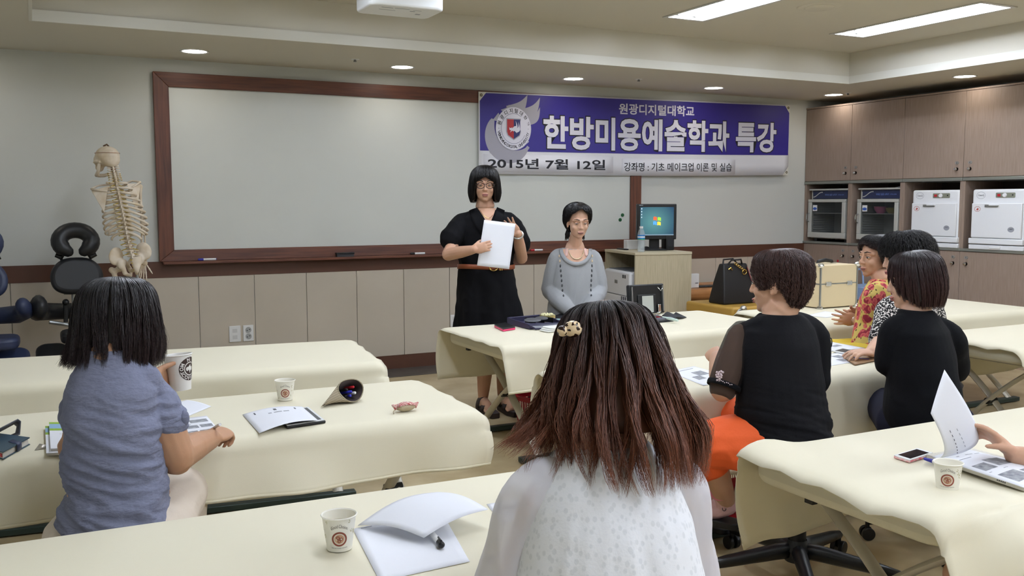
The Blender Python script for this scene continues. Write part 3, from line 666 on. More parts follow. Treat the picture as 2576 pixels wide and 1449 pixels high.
    arc('··', .147, 180, 0, .03, False, .03, 'crest_dots')
    sh = [(-.073, .088), (.073, .088), (.073, -.03), (.062, -.062), (0, -.1), (-.062, -.062), (-.073, -.03)]
    blob([(cu+p[0], cv+p[1]) for p in sh], .0064, SILV, 'shield', cr)
    k_ = .9; lf = [(p[0]*k_, p[1]*k_) for p in sh if p[0] <= 0]; blob([(cu+p[0], cv+p[1]) for p in [(0, .088*k_)] + [(-.073*k_, .088*k_), (-.073*k_, -.03*k_), (-.062*k_, -.062*k_), (0, -.1*k_)]], .0070, CREDM, 'shield_red_half', cr)
    blob([(cu+p[0], cv+p[1]) for p in [(0, .088*k_), (0, -.1*k_), (.062*k_, -.062*k_), (.073*k_, -.03*k_), (.073*k_, .088*k_)]], .0070, CNAV, 'shield_navy_half', cr)
    q = MB()
    for a, bend, w0, tip in (((-.012, -.02), -.3, .012, (.018, .068)), ((.008, -.02), -.3, .011, (.045, .06)), ((.02, -.03), -.3, .009, (.055, .03)), ((-.02, .0), .4, .012, (-.045, .012)), ((-.03, -.02), .7, .016, (.03, -.045))):
        L_, R_ = flame((cu+a[0], cv+a[1]), bend, w0, (cu+tip[0], cv+tip[1])); q.sheet([[P(p[0], p[1], .0077) for p in (l, r)] for l, r in zip(L_, R_)])
    obj('shield_bird', q, LETW, cr)
banner()

# ---------------------------------------------------------------- papers
ZT0 = ZTAB+.0045
def quad(c, nu=10, nv=10, bul=None):
    a, b_, d, e = [V(p) for p in c]        # a,b,c,d round the sheet
    rows = []
    for i in range(nu+1):
        u = i/nu; row = []
        for j in range(nv+1):
            v = j/nv; p = (a*(1-u)+b_*u)*(1-v)+(e*(1-u)+d*u)*v
            if bul: p = p + V(bul(u, v))
            row.append(p)
        rows.append(row)
    return rows
def paper(c, label, bul=None, prints=(), name='paper_sheet', group='loose handouts', lift=.0006, cat='paper', m=None):
    """sheet over four corner points; prints: (u0,u1,v0,v1,kind) areas in sheet fractions"""
    rows = quad(c, 12, 12, bul); o = solo(name, MB().sheet(rows), m or PAPER, label, cat, group, smooth=3.2, solid=.0005, offset=0)
    f = lambda u, v: (lambda q: q[0])( [ (lambda a, b_, d, e: (a*(1-u)+b_*u)*(1-v)+(e*(1-u)+d*u)*v + (V(bul(u, v)) if bul else V((0,0,0))))(*[V(p) for p in c]) ])
    n = (V(c[1])-V(c[0])).cross(V(c[3])-V(c[0])).normalized(); n = n if n.z > 0 or abs(n.z) < .3 else -n
    for u0, u1, v0, v1, kd in prints:
        q = MB(); q.sheet([[f(u0+(u1-u0)*i/4, v0+(v1-v0)*j/2)+n*lift for j in range(3)] for i in range(5)])
        obj('printed_photo' if kd == 'p' else 'printed_line', q, PHOTOG if kd == 'p' else (PRINT if kd == 'd' else PRINTL), o, smooth=3.2)
    return o
def flat(pts, z=ZT0): return [(p[0], p[1], z) for p in pts]
# foreground handout
c0 = [(0.617, 2.000, 0.660), (0.574, 1.690, 0.660), (0.773, 1.701, 0.660), (0.844, 2.021, 0.660)]
paper(flat(c0), 'flat white sheet under the curled page beside the foreground cup', prints=[(.02, .03, .08, .2, 'l')])
c1 = [(0.630, 2.004, 0.664), (0.724, 1.833, 0.675), (0.897, 1.870, 0.700), (0.843, 2.043, 0.700)]
paper(c1, 'white page curled over at its right edge in the foreground', bul=lambda u, v: (0, 0, .02*math.sin(PI*v)*(1-.5*u)+.012*math.sin(PI*u) - .035*max(0, v-.82)/.18*0))
c2 = [(0.963, 2.016, 0.660), (0.932, 1.872, 0.660), (1.098, 1.906, 0.660), (1.107, 2.022, 0.660)]
paper(flat(c2), 'printed sheet partly hidden by the white blouse', prints=[(.18, .26, .15, .75, 'l'), (.32, .42, .1, .5, 'd'), (.5, .56, .1, .6, 'l')])
t = thing('marker_pen', 'white pen with black cap poking out from under the curled page', 'pen', (0.761, 1.854, 0.660), 0)
a, b_ = V((0.761, 1.911, 0.669)), V((0.747, 1.786, 0.669)); d = (b_-a).normalized()
obj('barrel', MB().tube([a-d*.06, b_-d*.02], .0065, 12), WHITE, t); obj('cap', MB().tube([b_-d*.022, b_-d*.004, b_], [.0075, .0075, .004], 12), BLACK, t); obj('clip', MB().tube([b_-d*.03+V((0,0,.009)), b_-d*.006+V((0,0,.009))], .002, 6), BLACK, t)
# table with the tablet
c = [(0.623, 3.288, 0.660), (0.616, 2.983, 0.662), (0.817, 3.016, 0.676), (0.823, 3.245, 0.676)]
paper(c, 'white handout lying across the tablet', bul=lambda u, v: (0, 0, .012*math.sin(PI*v)), prints=[(.1, .2, .15, .85, 'd'), (.28, .33, .35, .7, 'l')])
t = thing('tablet', 'tablet in a black case half under the handout', 'tablet', (0.778, 3.125, 0.660))
tc = [V((0.711, 3.248, 0.660)), V((0.711, 3.008, 0.660)), V((0.848, 3.030, 0.660)), V((0.852, 3.267, 0.660))]
def slab(c, z0, z1, inset=0.):
    cc = sum(c, V())/4; q = [cc+(p-cc)*(1-inset) for p in c]; return MB().rings([[V((p.x, p.y, z0)) for p in q], [V((p.x, p.y, z1)) for p in q]])
obj('case', slab(tc, ZT0, ZT0+.009), BLACK, t, bevel=.003); obj('bezel', slab(tc, ZT0+.009, ZT0+.0105, .04), WHITE, t); obj('screen', slab(tc, ZT0+.0105, ZT0+.0112, .16), mat('screen_off', '43474e', .15), t)
def cup(x, y, z, label, rt=.0365, rb=.026, h=.075, rz=0.):
    t = thing('paper_cup', label, 'cup', (x, y, z), rz, 'small printed paper cups')
    obj('body', MB().lathe([(.0001, .004), (rb, .004), (rb, 0), (rb+.0005, 0), (rt, h)], 36, (x, y, z)), CUPM, t, solid=0)
    obj('inside', MB().lathe([(.0001, .006), (rb-.001, .006), (rt-.0012, h-.001)], 36, (x, y, z)), CUPM, t)
    ri = MB(); k = [(rt-.0012, h-.001), (rt+.001, h+.0012), (rt+.0028, h-.0005), (rt+.0012, h-.0028)]; ri.lathe(k+[k[0]], 36, (x, y, z)); obj('rim', ri, CUPM, t)
    dr = MB(); dr.lathe([(.0001, h*.72), (rb+(rt-rb)*.72-.001, h*.72)], 30, (x, y, z)); obj('drink', dr, mat('milky_coffee', 'd9d0bb', .2) if 'milky_coffee' not in MATS else MATS['milky_coffee'], t)
    ang = math.atan2(-y, -x) + rz           # print faces the room's open side
    def on(a, s, d=.0006): r_ = rb+(rt-rb)*s/h + d; return V((x+r_*math.cos(ang+a/r_), y+r_*math.sin(ang+a/r_), z+s))
    BR = mat('cup_brown', '8a4a3a', .6) if 'cup_brown' not in MATS else MATS['cup_brown']; OL = mat('cup_leaf', 'b3ad84', .6) if 'cup_leaf' not in MATS else MATS['cup_leaf']
    q = MB(); q.sheet([[on(r_*math.cos(a), h*.40+r_*math.sin(a)) for r_ in (.0125, .0165)] for a in np.linspace(0, 2*PI, 33)]); bd = obj('badge', q, BR, t)
    q = MB(); q.sheet([[on(r_*math.cos(a), h*.40+r_*math.sin(a)) for r_ in (.0001, .0105)] for a in np.linspace(0, 2*PI, 25)]); obj('badge_field', q, mat('cup_tan', 'c09a7c', .6) if 'cup_tan' not in MATS else MATS['cup_tan'], bd)
    q = MB()
    for a0, b0, r0_ in ((-.003, .003, .0042), (.004, .0, .0038), (-.0005, -.005, .0036)): q.sheet([[on(a0+r_*math.cos(a), h*.40+b0+r_*math.sin(a), .001) for r_ in (r0_*.55, r0_)] for a in np.linspace(0, 2*PI, 15)])
    obj('badge_drawing', q, BR, bd)
    def curved(s, a0, a1, s0, hh, bow, m_, nm):
        vs, fs = text_geo(s, .0); ar = np.array(vs); q = MB(); mn, mx = ar[:,0].min(), ar[:,0].max(); yn, yx = ar[:,1].min(), ar[:,1].max()
        q.add([on(a0+(a1-a0)*(p[0]-mn)/(mx-mn), s0+bow*math.sin(PI*(p[0]-mn)/(mx-mn))+hh*(p[1]-yn)/(yx-yn), .0008) for p in vs], fs); obj(nm, q, m_, t)
    curved('Good Choice', -.018, .018, h*.66, .008, .006, mat('cup_script', '77706a', .6) if 'cup_script' not in MATS else MATS['cup_script'], 'lettering'); curved('FOR ONE POWER MORNING', -.017, .017, h*.12, .0024, -.001, PRINT, 'small_lettering')
    g = random.Random(int(x*1000)); 
    for i in range(14):
        a0 = g.choice((-1, 1))*g.uniform(.021, .06); s0 = g.uniform(.15, .9)*h; sz = g.uniform(.002, .0042); th = g.uniform(0, 6)
        q = MB(); q.sheet([[on(a0+r_*math.cos(a+th), s0+r_*1.3*math.sin(a+th)) for r_ in (sz*.6, sz)] for a in np.linspace(0, 4.3, 9)]); obj('leaf_print', q, OL, t)
    return t
cup(.556, 1.90, ZT0, 'paper cup in the foreground beside the curled page')
cup(.817, 3.47, ZT0, 'paper cup behind the tablet, left of the pencil pouch')
cup(2.083, 1.585, ZT0, 'paper cup near the hanging cloth corner on the right front table', rt=.035, h=.068)
# pencil pouch: a flattened tube with an open mouth, pens inside
POUCH = mat('striped_fabric', '9b8e77', .85, bump=.25, bscale=120)
nt, b = nodes_of(POUCH); wv = nt.nodes.new('ShaderNodeTexWave'); tcn = nt.nodes.new('ShaderNodeTexCoord'); wv.inputs['Scale'].default_value = 55; wv.inputs['Distortion'].default_value = .4
mx = nt.nodes.new('ShaderNodeMix'); mx.data_type = 'RGBA'; mx.inputs[6].default_value = (*lin('b7ab95'), 1); mx.inputs[7].default_value = (*lin('7d715d'), 1)
mp = nt.nodes.new('ShaderNodeMapping'); mp.inputs['Rotation'].default_value = (.5, 1.1, .4); nt.links.new(tcn.outputs['Object'], mp.inputs[0]); nt.links.new(mp.outputs[0], wv.inputs['Vector']); nt.links.new(wv.outputs[0], mx.inputs[0]); nt.links.new(mx.outputs[2], b.inputs['Base Color'])
A0, B0, Mg = V((0.893, 3.260, 0.660)), V((1.036, 3.479, 0.660)), V((1.023, 3.306, 0.660))
t = thing('pencil_pouch', 'striped beige fabric pencil pouch lying open with pens', 'pouch', Mg)
cr_ = V((.888, -.456, 0)); tc_ = V((-.456, -.888, 0)); mn = (cr_*.62+tc_*.62+V((0,0,.42))).normalized(); up1 = (V((0,0,1))-mn*mn.z).normalized(); a2 = mn.cross(up1)
Mc = V((Mg.x, Mg.y, ZT0+.047)); rg, ri_ = [], []
for i in range(11):
    s = i/10; e = s*s*(3-2*s)
    for k_, L_ in ((1., rg), (.93, ri_)):
        ring = []
        for j in range(28):
            a = 2*PI*j/28; m0 = Mc + (up1*(.045*math.sin(a)*k_) + a2*(-.056*math.cos(a)*k_))*(1+.06*math.sin(3*a))
            e0 = (A0*(.5-.5*math.cos(a))+B0*(.5+.5*math.cos(a)))*1.0; e0.z = ZT0+.004+.003*math.sin(a)
            p = e0.lerp(m0, e); p.z = max(p.z, ZT0+.0008+(1-k_)*.03); ring.append(p)
        L_.append(ring)
obj('shell', MB().rings(rg, (True, False)), POUCH, t, smooth=3.2); obj('lining', MB().rings(ri_[2:], (True, False)), mat('dark_lining', '4a4140', .8), t, smooth=3.2)
z = MB(); z.sheet([[p, q] for p, q in zip(rg[-1]+rg[-1][:1], ri_[-1]+ri_[-1][:1])]); obj('zip_edge', z, mat('zip_brass', '8a7f68', .5, .4), t, solid=.003, offset=0)
for k, (m_, oa, ou) in enumerate(((BLUEP, .012, -.022), (WHITE, -.012, -.014), (REDP, -.016, .010), (BLACK, .014, .004), (BLUEP, -.002, -.006))):
    s_ = thing('marker_pen', ['blue capped white pen in the pouch, lowest', 'white pen in the pouch, beside the blue cap', 'red marker at the back of the pouch', 'black pen deep in the pouch', 'dark blue pen in the middle of the pouch'][k], 'pen', Mc, 0, 'pens in the pouch')
    e = Mc+a2*oa+up1*ou+mn*(.004-.005*(k > 1)); bk = (mn*-1+V((0,0,.22))+a2*(.15*(k-2))).normalized(); e.z = max(e.z, ZT0+.012)
    obj('barrel', MB().tube([e+bk*.028, e+bk*.062], .0048, 10), WHITE if k in (0, 1) else m_, s_); obj('cap', MB().tube([e, e+bk*.004, e+bk*.028], [.003, .0056, .0056], 10), m_, s_)
# small red purse
p = V((1.150, 3.075, 0.660)); t = thing('coin_purse', 'small red and beige fabric purse near the table end', 'purse', p, 0)
PURSE = mat('red_pattern', 'a8252e', .8, col2='e6d6cc', vscale=160); BEI = mat('beige_fabric', 'b5a68a', .85, bump=.2, bscale=200)
m_ = MB(); m_.ell(p+V((0,0,.016)), (.038, .022, .016)); obj('body', m_, BEI, t, smooth=3.2)
m_ = MB(); m_.sheet([[p+V((-.034+.068*i/8, -.02+.036*j/6, .0175+.017*math.sin(PI*(i+.5)/9)**.5*math.sin(PI*(j+.8)/7.6)**.6)) for j in range(7)] for i in range(9)]); obj('flap', m_, PURSE, t, smooth=3.2, solid=.002)
for s_ in (-1, 1): obj('corner', MB().tube([p+V((s_*.033, 0, .016)), p+V((s_*.05, .004, .026))], [.012, .002], 8), PURSE, t)
obj('cord', MB().tube([p+V((-.036, .0, .014)), p+V((-.05, -.01, .004)), p+V((-.055, -.03, .002))], .0016, 6), BEI, t)
# left edge: notebook, strap, wrapper, booklets
TEAL = mat('teal_leather', '2e4654', .5, bump=.15, bscale=300); PAGES = mat('page_block', 'd8d3c8', .8, bump=.3, bscale=400, bstretch=(.2,.2,6))
nc = [V((-0.182, 3.159, 0.660)), V((-0.124, 2.967, 0.660)), V((-0.039, 3.183, 0.660)), V((-0.050, 3.238, 0.660))]
a, b2, c, d = V((-0.217, 3.234, 0.660)), V((-0.108, 3.023, 0.660)), V((-0.039, 3.178, 0.660)), V((-0.169, 3.333, 0.660))
t = thing('notebook', 'thick teal leather notebook with strap at the left edge', 'notebook', a)
qc = [a, b2, c, d]
obj('back_cover', slab(qc, ZT0, ZT0+.002), TEAL, t); obj('page_block', slab(qc, ZT0+.002, ZT0+.02, .05), PAGES, t); obj('front_cover', slab(qc, ZT0+.02, ZT0+.023), TEAL, t)
e0 = b2*.5+c*.5; e1 = b2*.34+c*.66; m_ = MB(); inn = (a-b2).normalized()*.05
m_.sheet([[V((p.x, p.y, z))+o_ for p in (e0, e1)] for z, o_ in ((ZT0+.0245, inn), (ZT0+.0245, inn*0-inn*.04), (ZT0+.018, -inn*.09), (ZT0+.001, -inn*.06))]); obj('strap', m_, mat('navy_strap', '2b3350', .5), t, solid=.0015)
obj('red_edge', slab([b2*.97+a*.03, b2*.7+a*.3, b2*.7+a*.3+(c-b2)*.02, b2*.97+a*.03+(c-b2)*.02], ZT0+.006, ZT0+.016), REDP, t)
GREYF = mat('grey_webbing', '55565a', .85, bump=.15, bscale=400)
m_ = MB(); pts = [(-0.196, 3.228, 0.665), (-0.142, 3.226, 0.690), (-0.083, 3.317, 0.700), (-0.074, 3.322, 0.690), (-0.078, 3.288, 0.675), (-0.122, 3.262, 0.663), (-0.187, 3.251, 0.661)]
m_.sheet([[V(p)+V((0,0,.0)) , V(p)+V((.012,-.034,.022 if 0<i<4 else .002))] for i, p in enumerate(pts)]); solo('bag_strap', m_, GREYF, 'grey webbing strap looped behind the teal notebook', 'strap', smooth=3.2, solid=.003)
p = V((-0.015, 3.103, 0.660)); m_ = MB(); m_.add([p+V((-.012,-.008,0)), p+V((.002,.012,.014)), p+V((.016,.0,.0)), p+V((.028,.014,.006)), p+V((.006,.02,.002))], [(0,1,2),(1,2,3),(1,3,4)]); solo('foil_wrapper', m_, mat('wrapper_foil', 'c9c4bb', .25, .6), 'torn foil wrapper between the notebook and the booklets', 'wrapper', solid=.0006)
GRN = mat('booklet_green', '8fb53a', .5); SKYB = mat('booklet_sky', '8fb4d8', .5)
bc = [V((0.011, 3.380, 0.660)), V((0.010, 3.010, 0.660)), V((0.107, 2.979, 0.660)), V((0.111, 3.327, 0.660))]
for k, (dz, sh, l) in enumerate(((0, V((-.006, .0, 0)), 'lower green and white booklet beside the blue blouse'), (.009, V((.006, .012, 0)), 'upper green and white booklet beside the blue blouse'))):
    q = [p+sh for p in bc]; t = thing('booklet', l, 'booklet', q[1], 0, 'green and white booklets')
    obj('pages', slab(q, ZT0+dz, ZT0+dz+.007, .02), PAGES, t); obj('cover', slab(q, ZT0+dz+.007, ZT0+dz+.009), PAPER, t)
    def band(v0, v1, m_, n_):
        w_ = [q[0]*(1-v0)+q[1]*v0, q[0]*(1-v1)+q[1]*v1, q[3]*(1-v1)+q[2]*v1, q[3]*(1-v0)+q[2]*v0]; obj(n_, slab(w_, ZT0+dz+.009, ZT0+dz+.0096), m_, t)
    band(0, .08, GRN, 'green_band'); band(.08, .26, SKYB, 'landscape_photo'); band(.26, .34, GRN, 'green_band'); 
    tx = MB(); e = (q[3]-q[0]).normalized(); f = (q[0]-q[1]).normalized(); put_text(tx, '강 의', q[0]*.52+q[1]*.48+e*.03+V((0,0,ZT0+dz+.0097-q[0].z)), e, f, w=.03, h=.006); obj('cover_lettering', tx, PRINT, t)
# papers under the blue-bloused woman's arm
paper(flat([(0.423, 3.589, 0.660), (0.445, 3.346, 0.660), (0.549, 3.478, 0.660), (0.485, 3.635, 0.660)], ZT0), 'blank white sheet behind the blue-bloused woman', bul=lambda u, v: (0, 0, .004*math.sin(PI*u)))
paper(flat([(0.325, 3.316, 0.660), (0.350, 3.007, 0.660), (0.511, 3.035, 0.660), (0.508, 3.327, 0.660)], ZT0+.0008), 'printed handout with photos under the writing hand', prints=[(.15, .3, .62, .95, 'p'), (.42, .56, .45, .7, 'p'), (.42, .56, .74, .97, 'p'), (.68, .84, .4, .62, 'p'), (.68, .84, .66, .9, 'p'), (.08, .1, .2, .6, 'l'), (.35, .37, .2, .6, 'l')])
# middle table
paper([(2.439, 3.382, 0.660), (2.208, 3.060, 0.660), (2.253, 3.025, 0.662), (2.493, 3.337, 0.668)], 'white sheet standing up at its fold beside the brown hair', bul=lambda u, v: (0, 0, .05*math.sin(PI*min(1, v*.9))*(1-u*.6)))
paper(flat([(2.449, 3.277, 0.660), (2.383, 2.950, 0.660), (2.611, 3.024, 0.660), (2.630, 3.328, 0.660)]), 'photo handout left of the black tee woman', prints=[(.3, .55, .45, .8, 'p'), (.52, .72, .2, .45, 'p'), (.7, .95, .55, .9, 'p'), (.1, .13, .2, .8, 'l')])
paper(flat([(3.191, 3.225, 0.660), (3.185, 3.047, 0.660), (3.489, 3.094, 0.660), (3.509, 3.308, 0.660)]), 'photo handout right of the black tee woman', prints=[(.2, .5, .6, .8, 'p'), (.55, .8, .45, .65, 'p'), (.1, .13, .2, .5, 'l')])
paper(flat([(3.508, 3.465, 0.660), (3.484, 3.349, 0.660), (3.725, 3.336, 0.660), (3.733, 3.576, 0.660)], ZT0+.001), 'white handout beneath the phone hand, far side', prints=[(.3, .5, .5, .8, 'p'), (.1, .15, .2, .8, 'l')])
t = thing('eyeglasses', 'small black eyeglasses standing folded by the black tee', 'glasses', (3.593, 3.465, 0.660))
p = V((3.553, 3.427, 0.660))
for s_ in (-1, 1): obj('lens_rim', MB().tube([p+V((s_*.022+.019*math.cos(a)*.5, .0, .026+.024*math.sin(a))) for a in np.linspace(0, 2*PI, 17)], .003, 6), BLACK, t)
obj('bridge', MB().tube([p+V((-.013,0,.03)), p+V((.013,0,.03))], .003, 6), BLACK, t)
t = thing('mobile_phone', 'clear-cased phone lying under the fingers at the table end', 'phone', (3.516, 3.277, 0.660))
q = [V((3.483, 3.322, 0.660)), V((3.477, 3.191, 0.660)), V((3.574, 3.219, 0.660)), V((3.580, 3.355, 0.660))]; obj('body', slab(q, ZT0+.0015, ZT0+.009), WHITE, t, bevel=.002); obj('screen', slab(q, ZT0+.009, ZT0+.0096, .15), BLACK, t)
t = thing('ballpoint_pen', 'dark pen beside the clear-cased phone', 'pen', (3.474, 3.140, 0.660)); a, b2 = V((3.413, 3.144, 0.666)), V((3.437, 3.056, 0.666)); obj('barrel', MB().tube([a, b2], .004, 10), BLUEP, t); obj('tip', MB().tube([a-(b2-a)*.12, a], [.001, .004], 8), BLACK, t)
q = [V((3.399, 3.179, 0.660)), V((3.281, 2.997, 0.660)), V((3.504, 3.049, 0.660)), V((3.580, 3.176, 0.660))]
m_ = slab(q, ZT0+.001, ZT0+.008); solo('leather_folder', m_, mat('brown_leather', '8a6a4a', .5), 'flat brown leather folder under the leaning elbow', 'folder', bevel=.002)
# right front table
t = thing('smartphone', 'white smartphone with a red bumper on the right front table', 'phone', (2.249, 1.823, 0.660))
q = [V((2.188, 1.845, 0.660)), V((2.184, 1.787, 0.660)), V((2.312, 1.810, 0.660)), V((2.315, 1.867, 0.660))]
obj('bumper', slab(q, ZT0, ZT0+.007), mat('red_bumper', 'd8405a', .4, col2='e8e0dc', vscale=60), t, bevel=.002); obj('face', slab(q, ZT0+.007, ZT0+.0092, .02), WHITE, t); obj('screen', slab(q, ZT0+.0092, ZT0+.0098, .22), mat('phone_glass', '2b2629', .08), t)
q = [V((2.272, 1.802, 0.660)), V((2.228, 1.472, 0.660)), V((2.444, 1.500, 0.660)), V((2.449, 1.792, 0.660))]
m_ = slab(q, ZT0, ZT0+.012); o = solo('magazine', m_, PAGES, 'thick white booklet lying under the photo handout, right edge', 'booklet', bevel=.001); tx = MB(); f = (q[1]-q[0]).normalized()
[tx.box(q[0]*.25+q[1]*.75+f*(.006*i)+V((0,-.0008,.006)), (.004, .001, .004), math.atan2(f.y, f.x)) for i in range(5)]; obj('spine_print', tx, PRINT, o)
q = [p+V((0,0,.0)) for p in [V((2.257, 1.770, 0.672)), V((2.217, 1.465, 0.672)), V((2.433, 1.494, 0.672)), V((2.421, 1.772, 0.672))]]
paper([(p.x, p.y, ZT0+.0135) for p in q], 'photo handout on the thick booklet at the right edge', bul=lambda u, v: (0, 0, .005*math.sin(PI*v)), prints=[(.40, .56, .12, .42, 'p'), (.34, .54, .5, .9, 'p'), (.68, .9, .12, .5, 'p'), (.72, .92, .55, .95, 'p'), (.14, .155, .3, .9, 'l'), (.22, .235, .1, .5, 'l'), (.6, .61, .1, .9, 'l')])
a, b2 = V((2.236, 1.779, 0.668)), V((2.235, 1.725, 0.668)); t = thing('marker_pen', 'white pen with blue end beside the smartphone', 'pen', a)
d = (b2-a).normalized(); obj('cap', MB().tube([a, a+d*.03], [.004, .0062], 10), BLUEP, t); obj('barrel', MB().tube([a+d*.03, b2+d*.05], .0058, 10), WHITE, t)
paper(flat([(4.478, 4.502, 0.660), (4.498, 4.348, 0.660), (4.757, 4.427, 0.660), (4.749, 4.611, 0.660)]), 'white papers under the clasped hands beside the beige case', name='paper_stack', group=None, cat='paper')
# ---------------------------------------------------------------- things on the demonstration table
zt = ZT0
t = thing('phone', 'black phone in a pink case at the left of the make-up table', 'phone', (2.449, 4.857, 0.660))
q = [V((2.412, 4.936, 0.660)), V((2.375, 4.743, 0.660)), V((2.475, 4.785, 0.660)), V((2.513, 4.984, 0.660))]
obj('case', slab(q, zt, zt+.012), mat('hot_pink', 'd8386e', .4), t, bevel=.002); obj('body', slab(q, zt+.012, zt+.019), BLACK, t, bevel=.002)
NVB = mat('navy_nylon', '262440', .6, bump=.1, bscale=200); CLEARP = mat('clear_plastic', 'c8cbd2', .05, alpha=.45)
t = thing('cosmetic_bag', 'open navy cosmetic bag with a clear lid on the make-up table', 'bag', (2.694, 4.951, 0.660))
q = [V((2.544, 5.030, 0.660)), V((2.548, 4.746, 0.660)), V((2.806, 4.727, 0.660)), V((2.836, 5.071, 0.660))]
cq = sum(q, V())/4; qi = [cq+(p-cq)*.94 for p in q]
m_ = MB(); h = [.042, .03, .016, .042]
m_.rings([[V((p.x, p.y, zt)) for p in q], [V((p.x, p.y, zt+hh)) for p, hh in zip(q, h)], [V((p.x, p.y, zt+hh)) for p, hh in zip(qi, h)], [V((p.x, p.y, zt+.006)) for p in qi]]); obj('body', m_, NVB, t, bevel=.004)
lq = [q[1]+V((.0, .02, .028)), q[1]+V((.02, -.035, .006)), q[2]+V((.0, -.03, .004)), q[2]+V((.02, .03, .02))]
m_ = MB(); lo = [V((p.x, p.y, p.z)) for p in lq]; obj('lid_frame', MB().tube([lo[0], lo[1], lo[2], lo[3], lo[0]], .006, 8), NVB, t)
m_ = MB(); m_.add([p+V((0,0,.001)) for p in lo], [(0,1,2,3)]); obj('clear_window', m_, CLEARP, t)
for i in range(3): obj('divider', MB().box(cq+V((-.05+.06*i, 0, .03)), (.003, .10, .03), .2), BLACK, t)
for i, (px, py, n_, l) in enumerate(((1345,812,'black_compact','round black compact in the navy bag, left one'),(1362,812,'black_compact','round black compact in the navy bag, right one'))):
    p = V((1,1,1)); 
for (pp, n_, r_, h_, mm, l) in ((V((2.600, 4.803, 0.690)), 'compact_lid', .045, .006, mat('dark_grey_plastic', '45464a', .45), 'dark grey oval palette lid on the navy bag, left one'), (V((2.682, 4.844, 0.690)), 'compact_lid', .035, .008, MATS['dark_grey_plastic'], 'dark grey oval palette lid on the navy bag, right one')):
    m_ = MB(); m_.lathe([(.0001, 0), (r_, 0), (r_*1.02, h_*.5), (r_*.9, h_), (.0001, h_)], 24, (pp.x, pp.y, zt+.045), M.Rotation(.25, 3, 'X') @ M.Diagonal((1.2, .7, 1))); solo(n_, m_, mm, l, 'make-up palette', 'palette lids')
GOLD = mat('clear_gold', 'a89a62', .25, .3)
p = V((2.809, 4.996, 0.680)); t = thing('cotton_tub', 'clear golden tub of cotton buds before the grey sweater', 'tub', (p.x, p.y, zt))
obj('tub', MB().lathe([(.0001, .001), (.048, .001), (.05, .045), (.046, .045), (.044, .006), (.0001, .006)], 26, (p.x, p.y, zt)), GOLD, t)
m_ = MB()
for i in range(30): a = i*2.4; r_ = .042*math.sqrt(i/30); m_.ell((p.x+r_*math.cos(a), p.y+r_*math.sin(a), zt+.046+.004*math.sin(i*5)), (.0055, .0055, .007), nu=8, nv=6)
o = obj('cotton_buds', m_, mat('cotton', 'ece6b8', .9), t); o['kind'] = 'stuff'
JW = [('cream_jar', 1432, 806, .026, .03, WHITE, 'white cream jar beside the woven hair clip head'), ('cream_jar', 1418, 812, .018, .02, mat('pink_jar', 'd9577f', .4), 'small pink jar left of the white cream jar'), ('cream_jar', 1408, 806, .02, .014, mat('teal_jar', '9fc0c0', .4), 'flat teal jar left of the pink jar'), ('cream_jar', 1428, 816, .02, .008, mat('peach_jar', 'e08a78', .4), 'flat peach pot in front of the white cream jar')]
for n_, px, py, r_, h_, mm, l in JW:
    pass
for (n_, p, r_, h_, mm, l) in ((JW[0][0], V((2.969, 5.001, 0.660)), .026, .03, WHITE, JW[0][6]), ('cream_jar', V((2.896, 4.951, 0.660)), .018, .02, MATS['pink_jar'], JW[1][6]), ('cream_jar', V((2.887, 4.999, 0.660)), .02, .014, MATS['teal_jar'], JW[2][6]), ('cream_jar', V((2.854, 4.845, 0.660)), .02, .008, MATS['peach_jar'], JW[3][6])):
    t = thing(n_, l, 'jar', (p.x, p.y, zt), 0, 'make-up jars'); obj('pot', MB().lathe([(.0001, 0), (r_*.95, 0), (r_, h_*.6), (.0001, h_*.6)], 20, (p.x, p.y, zt)), mm, t); obj('lid', MB().lathe([(.0001, h_*.62), (r_*1.03, h_*.62), (r_*1.03, h_), (.0001, h_)], 20, (p.x, p.y, zt)), mm, t)
TOW = mat('white_towel', 'e4e4e0', .9, bump=.3, bscale=150)
p = V((2.662, 4.628, 0.660)); m_ = MB()
for i in range(3): m_.prism(rrect(.22-.01*i, .10, .02), (p.x+.02+.006*i, p.y+.01, zt+.009+.0085*i), (math.cos(.1), math.sin(.1), 0), (-math.sin(.1), math.cos(.1), 0), .0082)
solo('folded_towel', m_, TOW, 'folded white towel in front of the navy bag', 'towel', bevel=.004, seg=3)
